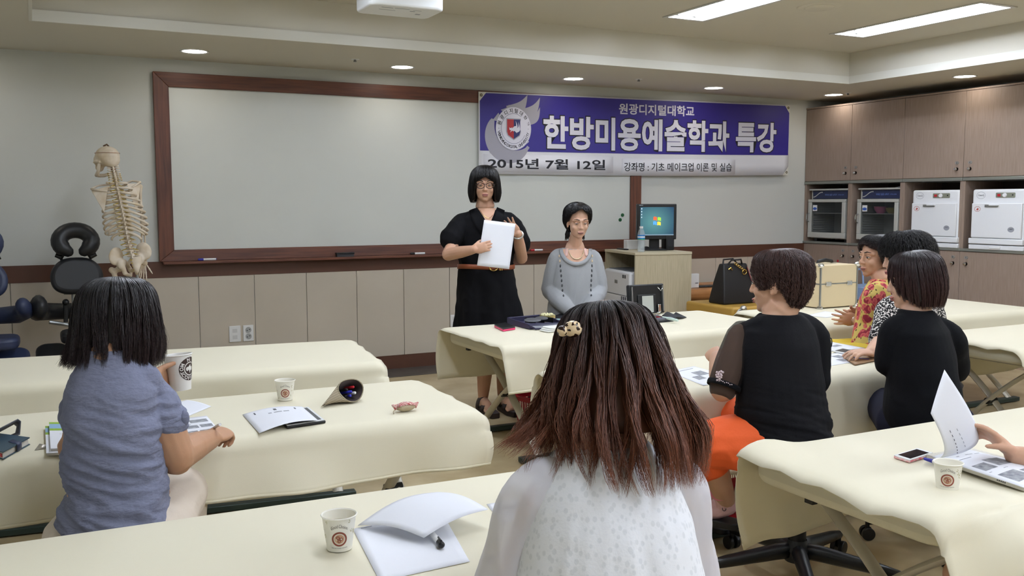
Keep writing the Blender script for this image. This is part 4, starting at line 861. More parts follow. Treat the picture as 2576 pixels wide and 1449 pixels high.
# brush roll and its neighbours at the right
BLKF = mat('black_fabric', '2b2c30', .75, bump=.15, bscale=150); GREYB = mat('grey_fabric', '55565e', .75, bump=.15, bscale=150)
t = thing('brush_roll', 'unrolled dark make-up brush roll at the right of the make-up table', 'brush roll', (3.438, 4.774, 0.660))
q = [V((3.250, 4.851, 0.660)), V((3.187, 4.627, 0.660)), V((3.524, 4.662, 0.660)), V((3.580, 4.883, 0.660))]
obj('mat', slab(q, zt, zt+.008), BLKF, t, bevel=.002); m_ = MB(); m_.rings([[V((p.x, p.y, zt+.008)) for p in (q[1], q[2], q[2]*.7+q[3]*.3, q[1]*.7+q[0]*.3)], [V((p.x, p.y, zt+.024)) for p in (q[1], q[2], q[2]*.75+q[3]*.25, q[1]*.75+q[0]*.25)]]); obj('pocket_fold', m_, GREYB, t, bevel=.005, seg=3)
fl = [V((3.566, 4.843, 0.660)), V((3.524, 4.683, 0.660)), V((3.693, 4.753, 0.660)), V((3.683, 4.852, 0.660))]; m_ = MB(); m_.sheet([[fl[0]*(1-u)+fl[3]*u+V((0,0,.012+.02*math.sin(PI*u*1.3)**2)), fl[1]*(1-u)+fl[2]*u+V((0,0,.008+.006*math.sin(u*5)))] for u in np.linspace(0, 1, 9)]); obj('flap', m_, BLKF, t, solid=.004, smooth=3.2)
for i in range(9):
    u = .08+.1*i; a = q[0]*(1-u)+q[3]*u; b2 = q[1]*(1-u)+q[2]*u; a = V((a.x, a.y, zt+.014)); b2 = V((b2.x, b2.y, zt+.02)); d = (b2-a)
    k = thing('makeup_brush', 'make-up brush in the roll, %s from its left end' % ['first', 'second', 'third', 'fourth', 'fifth', 'sixth', 'seventh', 'eighth', 'ninth'][i], 'brush', (a.x, a.y, zt+.01), 0, 'brushes in the roll')
    obj('handle', MB().tube([a+d*.4, a+d*.72], .004, 8), [BLACK, REDP, STEEL][i % 3], k); obj('ferrule', MB().tube([a+d*.22, a+d*.4], .005, 8), STEEL, k); obj('bristles', MB().tube([a+d*.22, a+d*.08, a-d*.02], [.0055, .010, .003], 8), [BLACK, mat('bristle_wine', '6b2b30', .8) if 'bristle_wine' not in MATS else MATS['bristle_wine'], mat('bristle_grey', '8a8488', .8) if 'bristle_grey' not in MATS else MATS['bristle_grey']][i % 3], k)
a, b2 = V((3.464, 4.693, 0.685)), V((3.473, 4.555, 0.680)); solo('cream_tube', MB().tube([a, a*.5+b2*.5, b2], [.006, .009, .008], 10), mat('mint_tube', 'c9ddd4', .4), 'pale mint tube lying on the brush roll', 'tube')
p = V((3.488, 5.029, 0.660)); m_ = MB()
for i in range(7): a = i*1.1; m_.ell(p+V((.028*math.cos(a)+.02*(i/7), .018*math.sin(a), .018+.01*math.sin(i*3))), (.03, .024, .018+.004*math.sin(i)), nu=12, nv=8)
remesh('cloth', m_, TOW, None, voxel=.006, it=3); o = bpy.data.objects['cloth']; o.name = 'crumpled_cloth'; tag(o, 'crumpled white cloth behind the brush roll', 'cloth')
p = V((3.604, 5.041, 0.660)); t = thing('lid_dish', 'frosted plastic lid holding the pink sponge', 'lid', (p.x, p.y, zt)); obj('plate', MB().lathe([(.0001, .004), (.05, .004), (.075, .014), (.078, .014), (.055, 0), (.0001, 0)], 30, (p.x, p.y, zt)), mat('frosted', 'cfcdc2', .4, alpha=.8), t)
p = V((3.627, 5.063, 0.675)); m_ = MB(); m_.prism(rrect(.075, .03, .014), (p.x, p.y-.01, zt+.0155), (1,0,0), (0,0,1), .045); solo('makeup_sponge', m_, mat('sponge_pink', 'eba38c', .85, bump=.3, bscale=300), 'pink make-up sponge on the frosted lid', 'sponge', bevel=.008, seg=3)
for i, (p, r_, mm, l) in enumerate(((V((3.355, 5.026, 0.660)), .03, mat('mauve_fabric', '8a5a72', .8), 'mauve fabric puff just right of the brown hair'), (V((3.423, 5.039, 0.660)), .026, mat('patterned_puff', 'b9a8ae', .8, col2='8a2238', vscale=70), 'pink and white patterned puff beside the mauve one'))):
    m_ = MB(); m_.ell((p.x, p.y, zt+r_*.75), (r_*1.4, r_, r_*.75)); solo('powder_puff', m_, mm, l, 'puff', 'powder puffs')
# open black case with mirror, standing on the back edge
p = V((3.595, 5.020, 0.681)); t = thing('makeup_case', 'open black make-up case with a small mirror, standing up', 'case', (p.x, p.y, zt))
w_ = .30; cx, cy = p.x+.0, 5.03
R_ = M.Rotation(-.10, 3, 'X') @ M.Rotation(-.06, 3, 'Z')
def cb(c, d): return V((cx, cy, zt)) + R_ @ V(c), d
for c, d, n_, mm, bv in (((0, .03, .10), (.27, .04, .195), 'shell', BLACK, .008), ((-.005, .006, .065), (.14, .012, .13), 'mirror_frame', mat('black_frame', '101113', .5), .004)):
    m_ = MB(); m_.box(V((cx, cy, zt+.002)) + R_ @ V(c), d, R=R_); obj(n_, m_, mm, t, bevel=bv)
m_ = MB(); m_.box(V((cx, cy, zt+.002)) + R_ @ V((-.002, -.0015, .066)), (.085, .003, .11), R=R_); obj('mirror', m_, mat('mirror_grey', 'b9bcb4', .3), t)
for s_ in (-1, 1): m_ = MB(); m_.box(V((cx, cy, zt+.002)) + R_ @ V((s_*.118, .005, .1)), (.006, .02, .17), R=R_); obj('steel_rail', m_, STEEL, t)
m_ = MB(); m_.box(V((cx, cy, zt+.002)) + R_ @ V((.085, -.002, .035)), (.022, .01, .05), R=R_); obj('lock', m_, CHROME, t, bevel=.003)
m_ = MB(); m_.tube([V((cx, cy, zt+.002)) + R_ @ V(q_) for q_ in ((.08, .0, .175), (.1, -.005, .15), (.125, .0, .18))], .003, 6); obj('stay', m_, CHROME, t)
# ---------------------------------------------------------------- computer desk
DESK = mat('desk_laminate', 'bcb196', .45, col2='aca084', vscale=22, vstretch=(6,6,.3), bump=.02, bscale=80)
DESKB = mat('desk_edge', 'c2b79c', .45)
A, B_ = V((4.655, 7.20, 0)), V((4.545, 6.56, 0)); C_ = V((5.075, 6.53, 0)); ey = (A-B_).normalized(); ex = V((ey.y, -ey.x, 0)); w_, dp = .535, .65; zd = .97
def dk(u, v, z): return B_ + ex*u + ey*v + V((0,0,z))
rzd = math.atan2(ex.y, ex.x)
t = thing('computer_desk', 'pale wood cabinet desk carrying the monitor, open on its left side', 'desk', dk(w_/2, dp/2, 0), rzd)
def db(u0, u1, v0, v1, z0, z1): m_ = MB(); m_.box(dk((u0+u1)/2, (v0+v1)/2, (z0+z1)/2), (u1-u0, v1-v0, z1-z0), rzd); return m_
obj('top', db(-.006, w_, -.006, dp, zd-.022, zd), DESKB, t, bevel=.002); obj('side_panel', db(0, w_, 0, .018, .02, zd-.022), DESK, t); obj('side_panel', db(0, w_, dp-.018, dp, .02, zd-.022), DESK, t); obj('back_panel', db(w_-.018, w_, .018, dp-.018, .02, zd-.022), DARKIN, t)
for z0 in (.475, .06): obj('shelf', db(.01, w_-.018, .018, dp-.018, z0-.018, z0), DESKB, t)
obj('kick_plate', db(.03, w_-.03, .01, dp-.01, 0, .02), BLACK, t)
PRN = mat('printer_white', 'dcdde0', .4)
t = thing('printer', 'white laser printer on the shelf of the computer desk', 'printer', dk(.2, .32, .476), rzd)
obj('body', db(-.03, .40, .05, .60, .49, .80), PRN, t, bevel=.02, seg=3); obj('base', db(-.02, .38, .08, .58, .4755, .492), OFFW, t); obj('paper_drawer', db(-.034, -.02, .07, .58, .50, .585), PRN, t, bevel=.003); obj('drawer_gap', db(-.0345, -.02, .07, .58, .5875, .5905), BLACK, t); obj('top_tray', db(.0, .38, .09, .56, .8005, .806), mat('printer_grey', '6b7078', .5), t)
m_ = MB(); m_.box(dk(-.0315, .33, .70), (.002, .06, .03), rzd); obj('badge', m_, STEEL, t)
for v in (.50, .54): m_ = MB(); m_.box(dk(-.0352, v-.36+.1, .57) if False else dk(-.0315, .14+.04*(v > .51), .755), (.002, .022, .03), rzd); obj('button', m_, BLACK, t)
for i in range(3): m_ = MB(); m_.box(dk(-.0345, .12+.04*i, .56), (.002, .025, .04), rzd); obj('sticker', m_, PRINT, t)
# monitor
mp = V((5.014, 6.854, 0.972)); my = 6.72
MC = V((4.93, 6.80, 0)); mr = -.30
mex = V((math.cos(mr), math.sin(mr), 0)); mey = V((-math.sin(mr), math.cos(mr), 0))
t = thing('monitor', 'black square monitor showing a blue desktop screen', 'monitor', MC+V((0,0,zd)), mr)
def mo(u, v, z): return MC + mex*u + mey*v + V((0,0,zd+z))
def mbx(c, d): m_ = MB(); m_.box(mo(*c), d, mr); return m_
obj('housing', mbx((0, .0, .255), (.365, .05, .315)), BLACK, t, bevel=.008, seg=3); obj('back_hump', mbx((0, .045, .25), (.25, .05, .22)), BLACK, t, bevel=.015)
obj('neck', mbx((0, .05, .07), (.09, .03, .14)), BLACK, t, bevel=.005); obj('base', MB().prism(rrect(.23, .18, .06), mo(0, .03, .014), mex, mey, .0135), BLACK, t, bevel=.004)
SCR = mat('lit_screen', '06090c', .25, emit=('2a6c9a', .42)); nt, b = nodes_of(SCR)
tcn = nt.nodes.new('ShaderNodeTexCoord'); gr = nt.nodes.new('ShaderNodeTexGradient'); gr.gradient_type = 'SPHERICAL'; mp_ = nt.nodes.new('ShaderNodeMapping'); mp_.inputs['Location'].default_value = (.12, 0, .02); mp_.inputs['Scale'].default_value = (4.2, .01, 4.6)
rp = nt.nodes.new('ShaderNodeValToRGB'); rp.color_ramp.elements[0].color = (*lin('164270'), 1); rp.color_ramp.elements[1].color = (*lin('6fb0b0'), 1); nt.links.new(tcn.outputs['Object'], mp_.inputs[0]); nt.links.new(mp_.outputs[0], gr.inputs[0]); nt.links.new(gr.outputs[0], rp.inputs[0]); nt.links.new(rp.outputs[0], b.inputs['Emission Color'])
so = MB(); so.add([V((sx*.155, 0, sz*.125)) for sx, sz in ((-1,-1),(1,-1),(1,1),(-1,1))], [(0,1,2,3)])
sc = so.build('screen', SCR, t, world=False); sc.location = (0, -.0262, .26)
def scp(u, v): return mo(u, -.0268, .26+v)
for i, (cx_, cz_, col) in enumerate(((-.018, .022, 'e0582e'), (.02, .018, '8cbf3f'), (-.02, -.018, '4c8fd6'), (.018, -.022, 'f0c23a'))):
    m_ = MB(); g = [(-.016, -.014), (-.005, -.011), (.005, -.013), (.016, -.017), (.016, .013), (.005, .017), (-.005, .019), (-.016, .016)]; m_.add([scp(cx_+p[0], cz_+p[1]) for p in g], [tuple(range(8))])
    o = obj('logo_pane', m_, mat('logo_%s' % ['red', 'green', 'blue', 'yellow'][i], col, .4, emit=(col, .5)), sc, world=True); ROOTM[sc.name] = ROOTM[t.name]
for o in list(sc.children):
    o.location = -V(sc.location)
for i in range(4): m_ = MB(); m_.box(mo(-.143, -.0268, .37-.025*i), (.009, .0006, .012), mr); o = obj('desktop_icon', m_, mat('icon_pale', 'bcd0dc', .5, emit=('bcd0dc', .3)) if i == 0 else MATS['icon_pale'], t)
m_ = MB(); m_.box(mo(0, -.0267, .139), (.31, .0006, .008), mr); obj('task_bar', m_, mat('taskbar', '7f97a8', .4, emit=('7f97a8', .25)), t)
obj('brand_mark', mbx((-.148, -.0256, .401), (.034, .001, .006)), PRINTL, t)
p = dk(.45, .5, zd); t = thing('speaker', 'small black speaker to the right of the monitor', 'speaker', dk(.45, .30, zd)); m_ = db(.42, .50, .26, .36, zd+.0005, zd+.13); obj('cabinet', m_, BLACK, t, bevel=.006); m_ = MB(); m_.box(dk(.46, .259, zd+.075), (.055, .003, .08), rzd); obj('grille', m_, mat('speaker_cloth', '222326', .9), t)
p = V((4.837, 6.794, 0.972)); m_ = MB(); m_.ell((p.x+.03, p.y+.06, zd+.002), (.034, .055, .034), nu=20, nv=12); m_.v = [(a, b2, max(c, zd+.0005)) for a, b2, c in m_.v]; solo('mouse', m_, BLACK, 'black computer mouse in front of the monitor', 'mouse')
PET = mat('clear_bottle', 'dfe8ea', .05, alpha=.24); p = V((4.858, 7.022, 0.972)); bx_, by_ = dk(.10, .10, 0)[:2]
t = thing('water_bottle', 'clear plastic water bottle with a blue label beside the monitor', 'bottle', (bx_, by_, zd))
prof = [(.0001, .002), (.028, .001), (.032, .008)]
for i in range(9): prof += [(.032, .012+.010*i), (.0305, .017+.010*i)]
prof += [(.032, .105), (.032, .15), (.030, .165), (.020, .19), (.013, .198), (.013, .208)]
obj('shell', MB().lathe(prof, 24, (bx_, by_, zd)), PET, t); obj('cap', MB().lathe([(.015, .203), (.0155, .205), (.0155, .221), (.0001, .222)], 20, (bx_, by_, zd)), WHITE, t)
lb = obj('label', MB().lathe([(.0326, .108), (.0326, .148)], 24, (bx_, by_, zd)), mat('label_blue', '2a76b8', .4), t); obj('label_band', MB().lathe([(.0330, .106), (.0330, .114)], 24, (bx_, by_, zd)), mat('label_green', '3d9a6a', .4), lb); obj('label_logo', MB().lathe([(.0331, .124), (.0331, .136)], 24, (bx_, by_, zd)), WHITE, lb)
obj('water', MB().lathe([(.0001, .004), (.0295, .004), (.0295, .1)], 20, (bx_, by_, zd)), mat('water_tint', 'c4d0d2', .05, alpha=.3), t)
m_ = db(.09, .13, .42, .60, zd+.0005, zd+.012); solo('handheld_device', m_, BLACK, 'flat black device at the back left of the desk top', 'device', bevel=.003)
m_ = db(.16, .30, .52, .60, zd+.0005, zd+.085); solo('white_box', m_, WHITE, 'small white box standing behind the monitor', 'box', bevel=.004)
# ---------------------------------------------------------------- brown treatment beds, router, tray, handbag, shower arm
CAR = mat('caramel_vinyl', 'a8713f', .35, var=.1, vscale=6, bump=.05, bscale=120); OCH = mat('ochre_vinyl', 'b08a3e', .4, var=.08, vscale=5, bump=.05, bscale=120); BRN = mat('brown_side', '8a5a30', .45)
t = thing('brown_couch', 'caramel brown padded treatment couch against the front wall', 'treatment couch', (6.0, 6.98, 0))
obj('pad', MB().bx(5.62, 6.95, 6.66, 7.28, .50, .615), CAR, t, bevel=.045, seg=4); obj('head_pad', MB().bx(5.18, 5.60, 6.66, 7.28, .50, .615), CAR, t, bevel=.045, seg=4)
m_ = MB(); m_.bx(5.3, 6.8, 6.78, 7.16, .44, .498); obj('frame', m_, LEGM, t)
for x in (5.5, 6.6):
    for y in (6.85, 7.1): obj('leg', MB().cyl((x, y, .02), (x, y, .45), .025, n=12), CHROME if x < 6 else LEGM, t)
obj('floor_rail', MB().bx(5.3, 6.8, 6.82, 6.88, 0, .03), LEGM, t); obj('floor_rail', MB().bx(5.3, 6.8, 7.06, 7.12, 0, .03), LEGM, t)
obj('lever', MB().tube([(5.35, 6.70, .40), (5.62, 6.68, .41), (5.66, 6.68, .40)], .012, 8), BLACK, t)
m_ = MB(); m_.bx(5.3, 5.42, 6.9, 7.0, .30, .44); obj('bracket', m_, WHITE, t, bevel=.004)
p = V((5.349, 6.845, 0.620)); m_ = MB(); m_.box((5.36, 6.80, .615+.066), (.10, .035, .13), .1); o = solo('router_box', m_, WHITE, 'small white box standing on the caramel couch next to the desk', 'box', bevel=.004)
m_ = MB(); m_.box((5.38, 6.782, .66), (.035, .002, .006), .1); obj('lettering', m_, PRINT, o)
m_ = MB(); m_.box((5.62, 6.82, .6225), (.40, .10, .014), -.10); solo('black_strap_pad', m_, BLACK, 'long flat black pad lying on the caramel couch', 'pad', bevel=.006)
c = V((5.108, 5.957, 0.560))
t = thing('ochre_couch', 'low ochre padded couch box in front of the caramel couch', 'treatment couch', (5.6, 6.1, 0))
obj('cushion', MB().bx(4.92, 6.3, 5.75, 6.35, .47, .56), OCH, t, bevel=.02, seg=3); obj('base', MB().bx(4.95, 6.27, 5.78, 6.32, .03, .47), BRN, t); obj('plinth', MB().bx(5.0, 6.2, 5.82, 6.28, 0, .03), BLACK, t)
m_ = MB(); m_.bx(5.02, 5.09, 5.774, 5.78, .37, .45); pl = obj('socket_plate', m_, WHITE, t); m_ = MB(); m_.lathe([(.0001, .002), (.012, .002), (.0125, 0)], 14, (5.055, 5.774, .41), M.Rotation(PI/2, 3, 'X')); obj('jack', m_, BLACK, pl)
p = V((5.102, 5.926, 0.560)); hb = V((p.x+.06, p.y+.11, .5605))
HB = mat('dark_handbag', '131011', .55, bump=.08, bscale=200); HBR = mat('bag_red_lining', '8a4a48', .6)
t = thing('handbag', 'black tote handbag with gold chain on the ochre couch', 'handbag', hb, 0)
m_ = MB(); m_.rings([[hb+V((sx*w2, sy*d2, z)) for sx, sy in ((-1,-1),(1,-1),(1,1),(-1,1))] for w2, d2, z in ((.17, .10, 0), (.172, .10, .02), (.15, .07, .18), (.125, .03, .33))]); obj('body', m_, HB, t, bevel=.012, seg=3)
m_ = MB(); m_.add([hb+V((.10, -.06, .30)), hb+V((.19, -.10, .03)), hb+V((.20, -.06, .03)), hb+V((.13, -.02, .30))], [(0,1,2,3)]); obj('side_gusset', m_, HBR, t, solid=.004)
GOLDC = mat('gold_chain', 'c9a95a', .25, 1.)
for i in range(6): a = hb+V((-.01+.018*i, -.045-.002*i, .33-.012*i)); obj('chain_link', MB().tube([a+V((.012*math.cos(q_), .002*(i % 2), .008*math.sin(q_))) for q_ in np.linspace(0, 2*PI, 11)], .0028, 6), GOLDC, t)
obj('buckle', MB().tube([hb+V((.07+.022*math.cos(q_), -.062, .26+.02*math.sin(q_))) for q_ in np.linspace(0, 2*PI, 13)], .004, 6), GOLDC, t); obj('clasp', MB().tube([hb+V((-.09, -.05, .285)), hb+V((-.07, -.055, .30)), hb+V((-.05, -.05, .28))], .006, 6), GOLDC, t)
for y in (-.05, .05): obj('handle', MB().tube([hb+V((-.08, y*.6, .325)), hb+V((-.06, y, .36)), hb+V((.04, y, .365)), hb+V((.07, y*.6, .325))], .007, 8), HB, t)
p = V((4.712, 5.383, 0.600)); t = thing('hose_arm', 'chrome ball-ended hose arm standing beside the ochre couch', 'hose arm', (p.x-.05, p.y, 0))
obj('ball', MB().ell(p, .026), CHROME, t); obj('arm', MB().tube([p, p+V((-.04, 0, -.01)), p+V((-.09, .0, -.07)), p+V((-.11, 0, -.2)), (p.x-.12, p.y, .02)], .010, 8), STEEL, t); obj('foot', MB().lathe([(.0001, .02), (.09, .018), (.1, 0)], 24, (p.x-.12, p.y, 0)), STEEL, t)
# ---------------------------------------------------------------- beige cosmetic case
BEC = mat('beige_case', 'd6c4a0', .45, bump=.05, bscale=250)
a = V((4.824, 4.731, 0.660)); b2 = V((5.179, 4.738, 0.660)); c = V((4.904, 4.943, 0.660))
e1 = (b2-a); e1 = V((e1.x, e1.y, 0)); rz = math.atan2(e1.y, e1.x); wl = e1.length; wd = .27; ex = e1.normalized(); ey = V((-ex.y, ex.x, 0)); hc = .30
t = thing('cosmetic_case', 'beige hard cosmetic case with steel corners on the far right table', 'case', a+ex*wl/2+ey*wd/2, rz)
def cs(u0, u1, v0, v1, z0, z1): m_ = MB(); m_.box(a+ex*((u0+u1)/2)+ey*((v0+v1)/2)+V((0,0,(z0+z1)/2-a.z+zt)), (u1-u0, v1-v0, z1-z0), rz); return m_
obj('lower_half', cs(0, wl, 0, wd, .006, .168), BEC, t, bevel=.004); obj('upper_half', cs(0, wl, 0, wd, .172, hc), BEC, t, bevel=.004); obj('trim_band', cs(-.001, wl+.001, -.001, wd+.001, .1665, .1735), STEEL, t)
for u in (0, wl):
    for v in (0, wd):
        for z in (.006, hc): m_ = MB(); m_.ell(a+ex*u+ey*v+V((0,0,z-a.z+zt)), (.022, .022, .018), nu=10, nv=8); m_.v = [(x_, y_, max(z_, zt+.0005)) for x_, y_, z_ in m_.v]; obj('corner_guard', m_, CHROME, t, smooth=.3)
        obj('edge_strip', cs(u-.005, u+.005, v-.005, v+.005, .02, hc-.015), STEEL, t)
for u in (.075, wl-.075): obj('latch', cs(u-.025, u+.025, -.008, .0, .155, .185), CHROME, t, bevel=.003)
m_ = MB(); m_.ell(a+ey*.13+V((-.002, 0, .165-a.z+zt)), (.008, .02, .028)); obj('side_lock', m_, CHROME, t)
h0 = a+ex*(wl*.28)+ey*(wd/2)+V((0,0,hc-a.z+zt)); h1 = h0+ex*(wl*.46); obj('handle', MB().tube([h0, h0+V((0,0,.018))+ex*.015, h0*.5+h1*.5+V((0,0,.026)), h1+V((0,0,.018))-ex*.015, h1], [.007, .012, .015, .012, .007], 8), BLACK, t)
for q_ in (h0, h1): m_ = MB(); m_.box(q_+V((0,0,.003)), (.03, .03, .012), rz); obj('handle_mount', m_, CHROME, t)
# ---------------------------------------------------------------- baskets
def basket(x, y, rz, label, m_, w_=.30, d_=.22, h_=.17):
    t = thing('plastic_basket', label, 'basket', (x, y, 0), rz, 'plastic storage baskets'); R = M.Rotation(rz, 3, 'Z')
    P = lambda u, v, z: V((x, y, 0)) + R @ V((u, v, z))
    fl = MB().prism([(p[0], p[1]) for p in rrect(w_*.86, d_*.86, .03)], P(0,0,.004), R @ V((1,0,0)), R @ V((0,1,0)), .004); obj('bottom', fl, m_, t)
    rm = MB(); o1 = [P(p[0], p[1], h_) for p in rrect(w_+.02, d_+.02, .04)]; rm.tube(o1+[o1[0]], .008, 8); obj('rim', rm, m_, t)
    sl = MB(); a_ = rrect(w_*.86, d_*.86, .03, 6); b_ = rrect(w_, d_, .035, 6); n = len(a_)
    for lo, hi in ((.0, .16), (.8, 1.0)): sl.sheet([[P(a_[i % n][0]*(1-s)+b_[i % n][0]*s, a_[i % n][1]*(1-s)+b_[i % n][1]*s, .004+(h_-.004)*s) for s in (lo, hi)] for i in range(n+1)])
    per = []
    for i in range(n):
        p, q = np.array(a_[i]), np.array(a_[(i+1) % n]); p2, q2 = np.array(b_[i]), np.array(b_[(i+1) % n]); L_ = np.linalg.norm(q-p); k = max(1, int(L_/.016))
        for j in range(k): f = j/k; per.append((p*(1-f)+q*f, p2*(1-f)+q2*f))
    for lo, hi in per: sl.tube([P(lo[0]+(hi[0]-lo[0])*s, lo[1]+(hi[1]-lo[1])*s, .004+(h_-.004)*s) for s in (.14, .82)], .0028, 4)
    o = obj('slatted_wall', sl, m_, t); return t
REDB = mat('basket_red', 'a31525', .4); BLUB = mat('basket_blue', '1f2066', .4)
basket(2.86, 5.18, .2, 'red plastic basket on the floor below the make-up table', REDB)
basket(2.73, 3.20, .1, 'dark red plastic basket on the floor behind the pink-socked foot', REDB, h_=.2)
basket(2.33, 1.72, .3, 'dark blue plastic basket at the bottom under the hanging cloth corner', BLUB)
# ---------------------------------------------------------------- rolling stools
SEATM = mat('black_leatherette', '1c1c1f', .4, bump=.05, bscale=200)
def stool(x, y, label, h=.47, rz=0., R=.31, seat=True):
    t = thing('rolling_stool', label, 'stool', (x, y, 0), rz, 'black five-star rolling stools')
    for i in range(5):
        a = rz+2*PI*i/5; d = V((math.cos(a), math.sin(a), 0)); c = V((x, y, 0))
        obj('base_arm', MB().tube([c+V((0,0,.115)), c+d*.08+V((0,0,.112)), c+d*(R*.8)+V((0,0,.088)), c+d*R+V((0,0,.078))], [(.026, .03), (.028, .03), (.022, .022), (.016, .016)], 10), BLACK, t, smooth=3.2)
        k = MB(); s_ = V((-d.y, d.x, 0)); ca = c+d*(R+.0)
        for q_ in (-1, 1): k.cyl(ca+s_*(q_*.008)+V((0,0,.0275)), ca+s_*(q_*.026)+V((0,0,.0275)), .027, n=18)
        w_ = obj('caster', k, BLACK, t, bevel=.003); obj('caster_stem', MB().cyl(ca+V((0,0,.028)), ca+V((0,0,.08)), .009, n=10), BLACK, w_)
    obj('hub', MB().lathe([(.0001, .07), (.045, .075), (.05, .12), (.036, .15), (.034, .155)], 20, (x, y, 0)), BLACK, t)
    obj('gas_column', MB().lathe([(.031, .14), (.031, h-.16), (.018, h-.158), (.018, h-.05)], 18, (x, y, 0)), BLACK, t)
    if seat: obj('seat', MB().lathe([(.0001, h-.06), (.14, h-.06), (.175, h-.05), (.185, h-.025), (.17, h-.004), (.0001, h)], 30, (x, y, 0)), SEATM, t, smooth=3.2)
    return t

# ---------------------------------------------------------------- massage chairs by the front wall
def massage_chair(x, y, rz, m_, label, dz=0.):
    t = thing('massage_chair', label, 'massage chair', (x, y, 0), rz, 'padded massage chairs'); R = M.Rotation(rz, 3, 'Z')
    P = lambda u, v, z: V((x, y, 0)) + R @ V((u, v, z+dz*(z > .3)))
    tl = M.Rotation(rz, 3, 'Z') @ M.Rotation(-.35, 3, 'X')
    c = P(0, .0, 1.145); pts = []
    for i in range(21):
        a = math.radians(-52+ (284)*i/20); pts.append(c + tl @ V((.098*math.cos(a)*1.0, 0, .078*math.sin(a))))
    obj('face_cradle', MB().tube(pts, [(.042, .05)]+[(.054, .054)]*19+[(.042, .05)], 14, up=tl @ V((0,1,0)), round_ends=True), m_, t, smooth=3.2)
    for s in (-1, 1):
        obj('cradle_arm', MB().tube([P(s*.06, .04, 1.08), P(s*.09, .05, 1.03), P(s*.08, .06, .97)], .010, 8), BLACK, t); obj('clamp_knob', MB().tube([P(s*.09, .02, 1.04), P(s*.125, .02, 1.055)], [.018, .014], 10), BLACK, t)
    tl2 = M.Rotation(rz, 3, 'Z') @ M.Rotation(-.22, 3, 'X'); poly = []
    for i in range(40):
        a = 2*PI*i/40; cs, sn = math.cos(a), math.sin(a); w_ = .163-.035*max(0, sn); poly.append((w_*math.copysign(abs(cs)**.65, cs), .125*math.copysign(abs(sn)**.75, sn)))
    obj('chest_pad', MB().prism(poly, P(0, -.02, .92), tl2 @ V((1,0,0)), tl2 @ V((0,0,1)), .07), m_, t, bevel=.03, seg=5, smooth=1.3)
    obj('bracket', MB().box(P(.0, .07, .80), (.17, .06, .03), rz), STEEL, t, bevel=.004)
    obj('column', MB().box(P(0, .10, .55), (.075, .06, .50), rz), mat('brushed_silver', 'b4b6b6', .3, .8) if 'brushed_silver' not in MATS else MATS['brushed_silver'], t, bevel=.012)
    pts = [P(-.235, -.03, .715), P(-.25, .06, .69), P(-.20, .17, .665), P(-.08, .22, .655), P(.08, .22, .655), P(.20, .17, .665), P(.25, .07, .70), P(.24, -.02, .735)]
    obj('arm_rest', MB().tube(pts, [(.055, .085), (.06, .075), (.055, .06), (.05, .055), (.05, .055), (.055, .06), (.055, .062), (.045, .06)], 14, up=(0,0,1), round_ends=True), m_, t, smooth=3.2)
    obj('arm_support', MB().tube([P(-.18, .10, .60), P(-.06, .12, .57)], .013, 8), STEEL, t)
    obj('adjust_lever', MB().tube([P(-.075, .04, .725), P(-.08, .04, .60)], [(.016, .014), (.014, .012)], 8), BLACK, t)
    obj('lever_knob', MB().ell(P(-.075, .035, .735), .022), BLACK, t)
    obj('seat', MB().prism([(p[0], p[1]) for p in rrect(.34, .28, .08)], P(.05, -.12, .56), R @ V((1,0,0)), R @ V((0,1,0)), .075), m_, t, bevel=.025, seg=3)
    for s in (-1, 1): obj('knee_pad', MB().prism(rrect(.20, .30, .07), P(s*.17, -.1, .40), R @ V((1,0,0)), R @ M.Rotation(.5, 3, 'X') @ V((0,1,0)), .06), m_, t, bevel=.022, seg=3)
    obj('seat_post', MB().tube([P(.05, -.1, .5), P(.02, .05, .2), P(0, .12, .06)], .022, 10), STEEL, t)
    for s in (-1, 1): obj('foot', MB().tube([P(0, .1, .03), P(s*.26, -.28 if s < 0 else -.28, .02)], .02, 8), STEEL, t)
    obj('rear_foot', MB().tube([P(0, .08, .03), P(0, .26, .02)], .02, 8), STEEL, t)
    return t
BLV = mat('black_vinyl', '1d1e21', .42, bump=.04, bscale=200); NVV = mat('navy_vinyl', '2b3450', .42, bump=.04, bscale=200)
massage_chair(.245, 6.88, .0, BLV, 'black padded massage chair with a horseshoe face rest left of the skeleton')
massage_chair(-.325, 6.80, -.05, NVV, 'navy padded massage chair cut off by the left picture edge', dz=.0)
# ---------------------------------------------------------------- teaching skeleton (seen from behind)
BONE = mat('bone_plastic', 'e4d8c6', .5, col2='d0bd9f', vscale=14, bump=.08, bscale=60); BONED = mat('nerve_yellow', 'b59a3a', .5); BONER = mat('disc_rust', '9a5a30', .6)
sk = thing('teaching_skeleton', 'life-size teaching skeleton on a rod stand, seen from behind', 'skeleton', (.6, 6.70, 0))
hc = V((.445, 6.70, 1.70))
RS = M.Rotation(.55, 3, 'Z')           # head turned to its left
def hp(u, v, z): return hc + RS @ V((u, v, z))
m_ = MB(); m_.ell(hp(0, -.01, .005), (.070, .088, .066), RS); m_.ell(hp(0, -.04, -.018), (.062, .055, .05), RS); m_.ell(hp(0, .06, -.02), (.05, .035, .05), RS)
m_.tube([hp(-.05, .06, -.035), hp(-.062, .02, -.03), hp(-.06, -.02, -.035)], .010, 8); m_.tube([hp(.05, .06, -.035), hp(.062, .02, -.03), hp(.06, -.02, -.035)], .010, 8); m_.ell(hp(0, .075, -.065), (.03, .02, .03), RS)
sku = remesh('skull', m_, BONE, sk, voxel=.005, it=2)
m_ = MB(); m_.tube([hp(.07*math.cos(a)*1.005, -.01+.0885*math.sin(a), .025) for a in np.linspace(0, 2*PI, 41)], .0012, 4); obj('saw_cut', m_, BONER, sku)
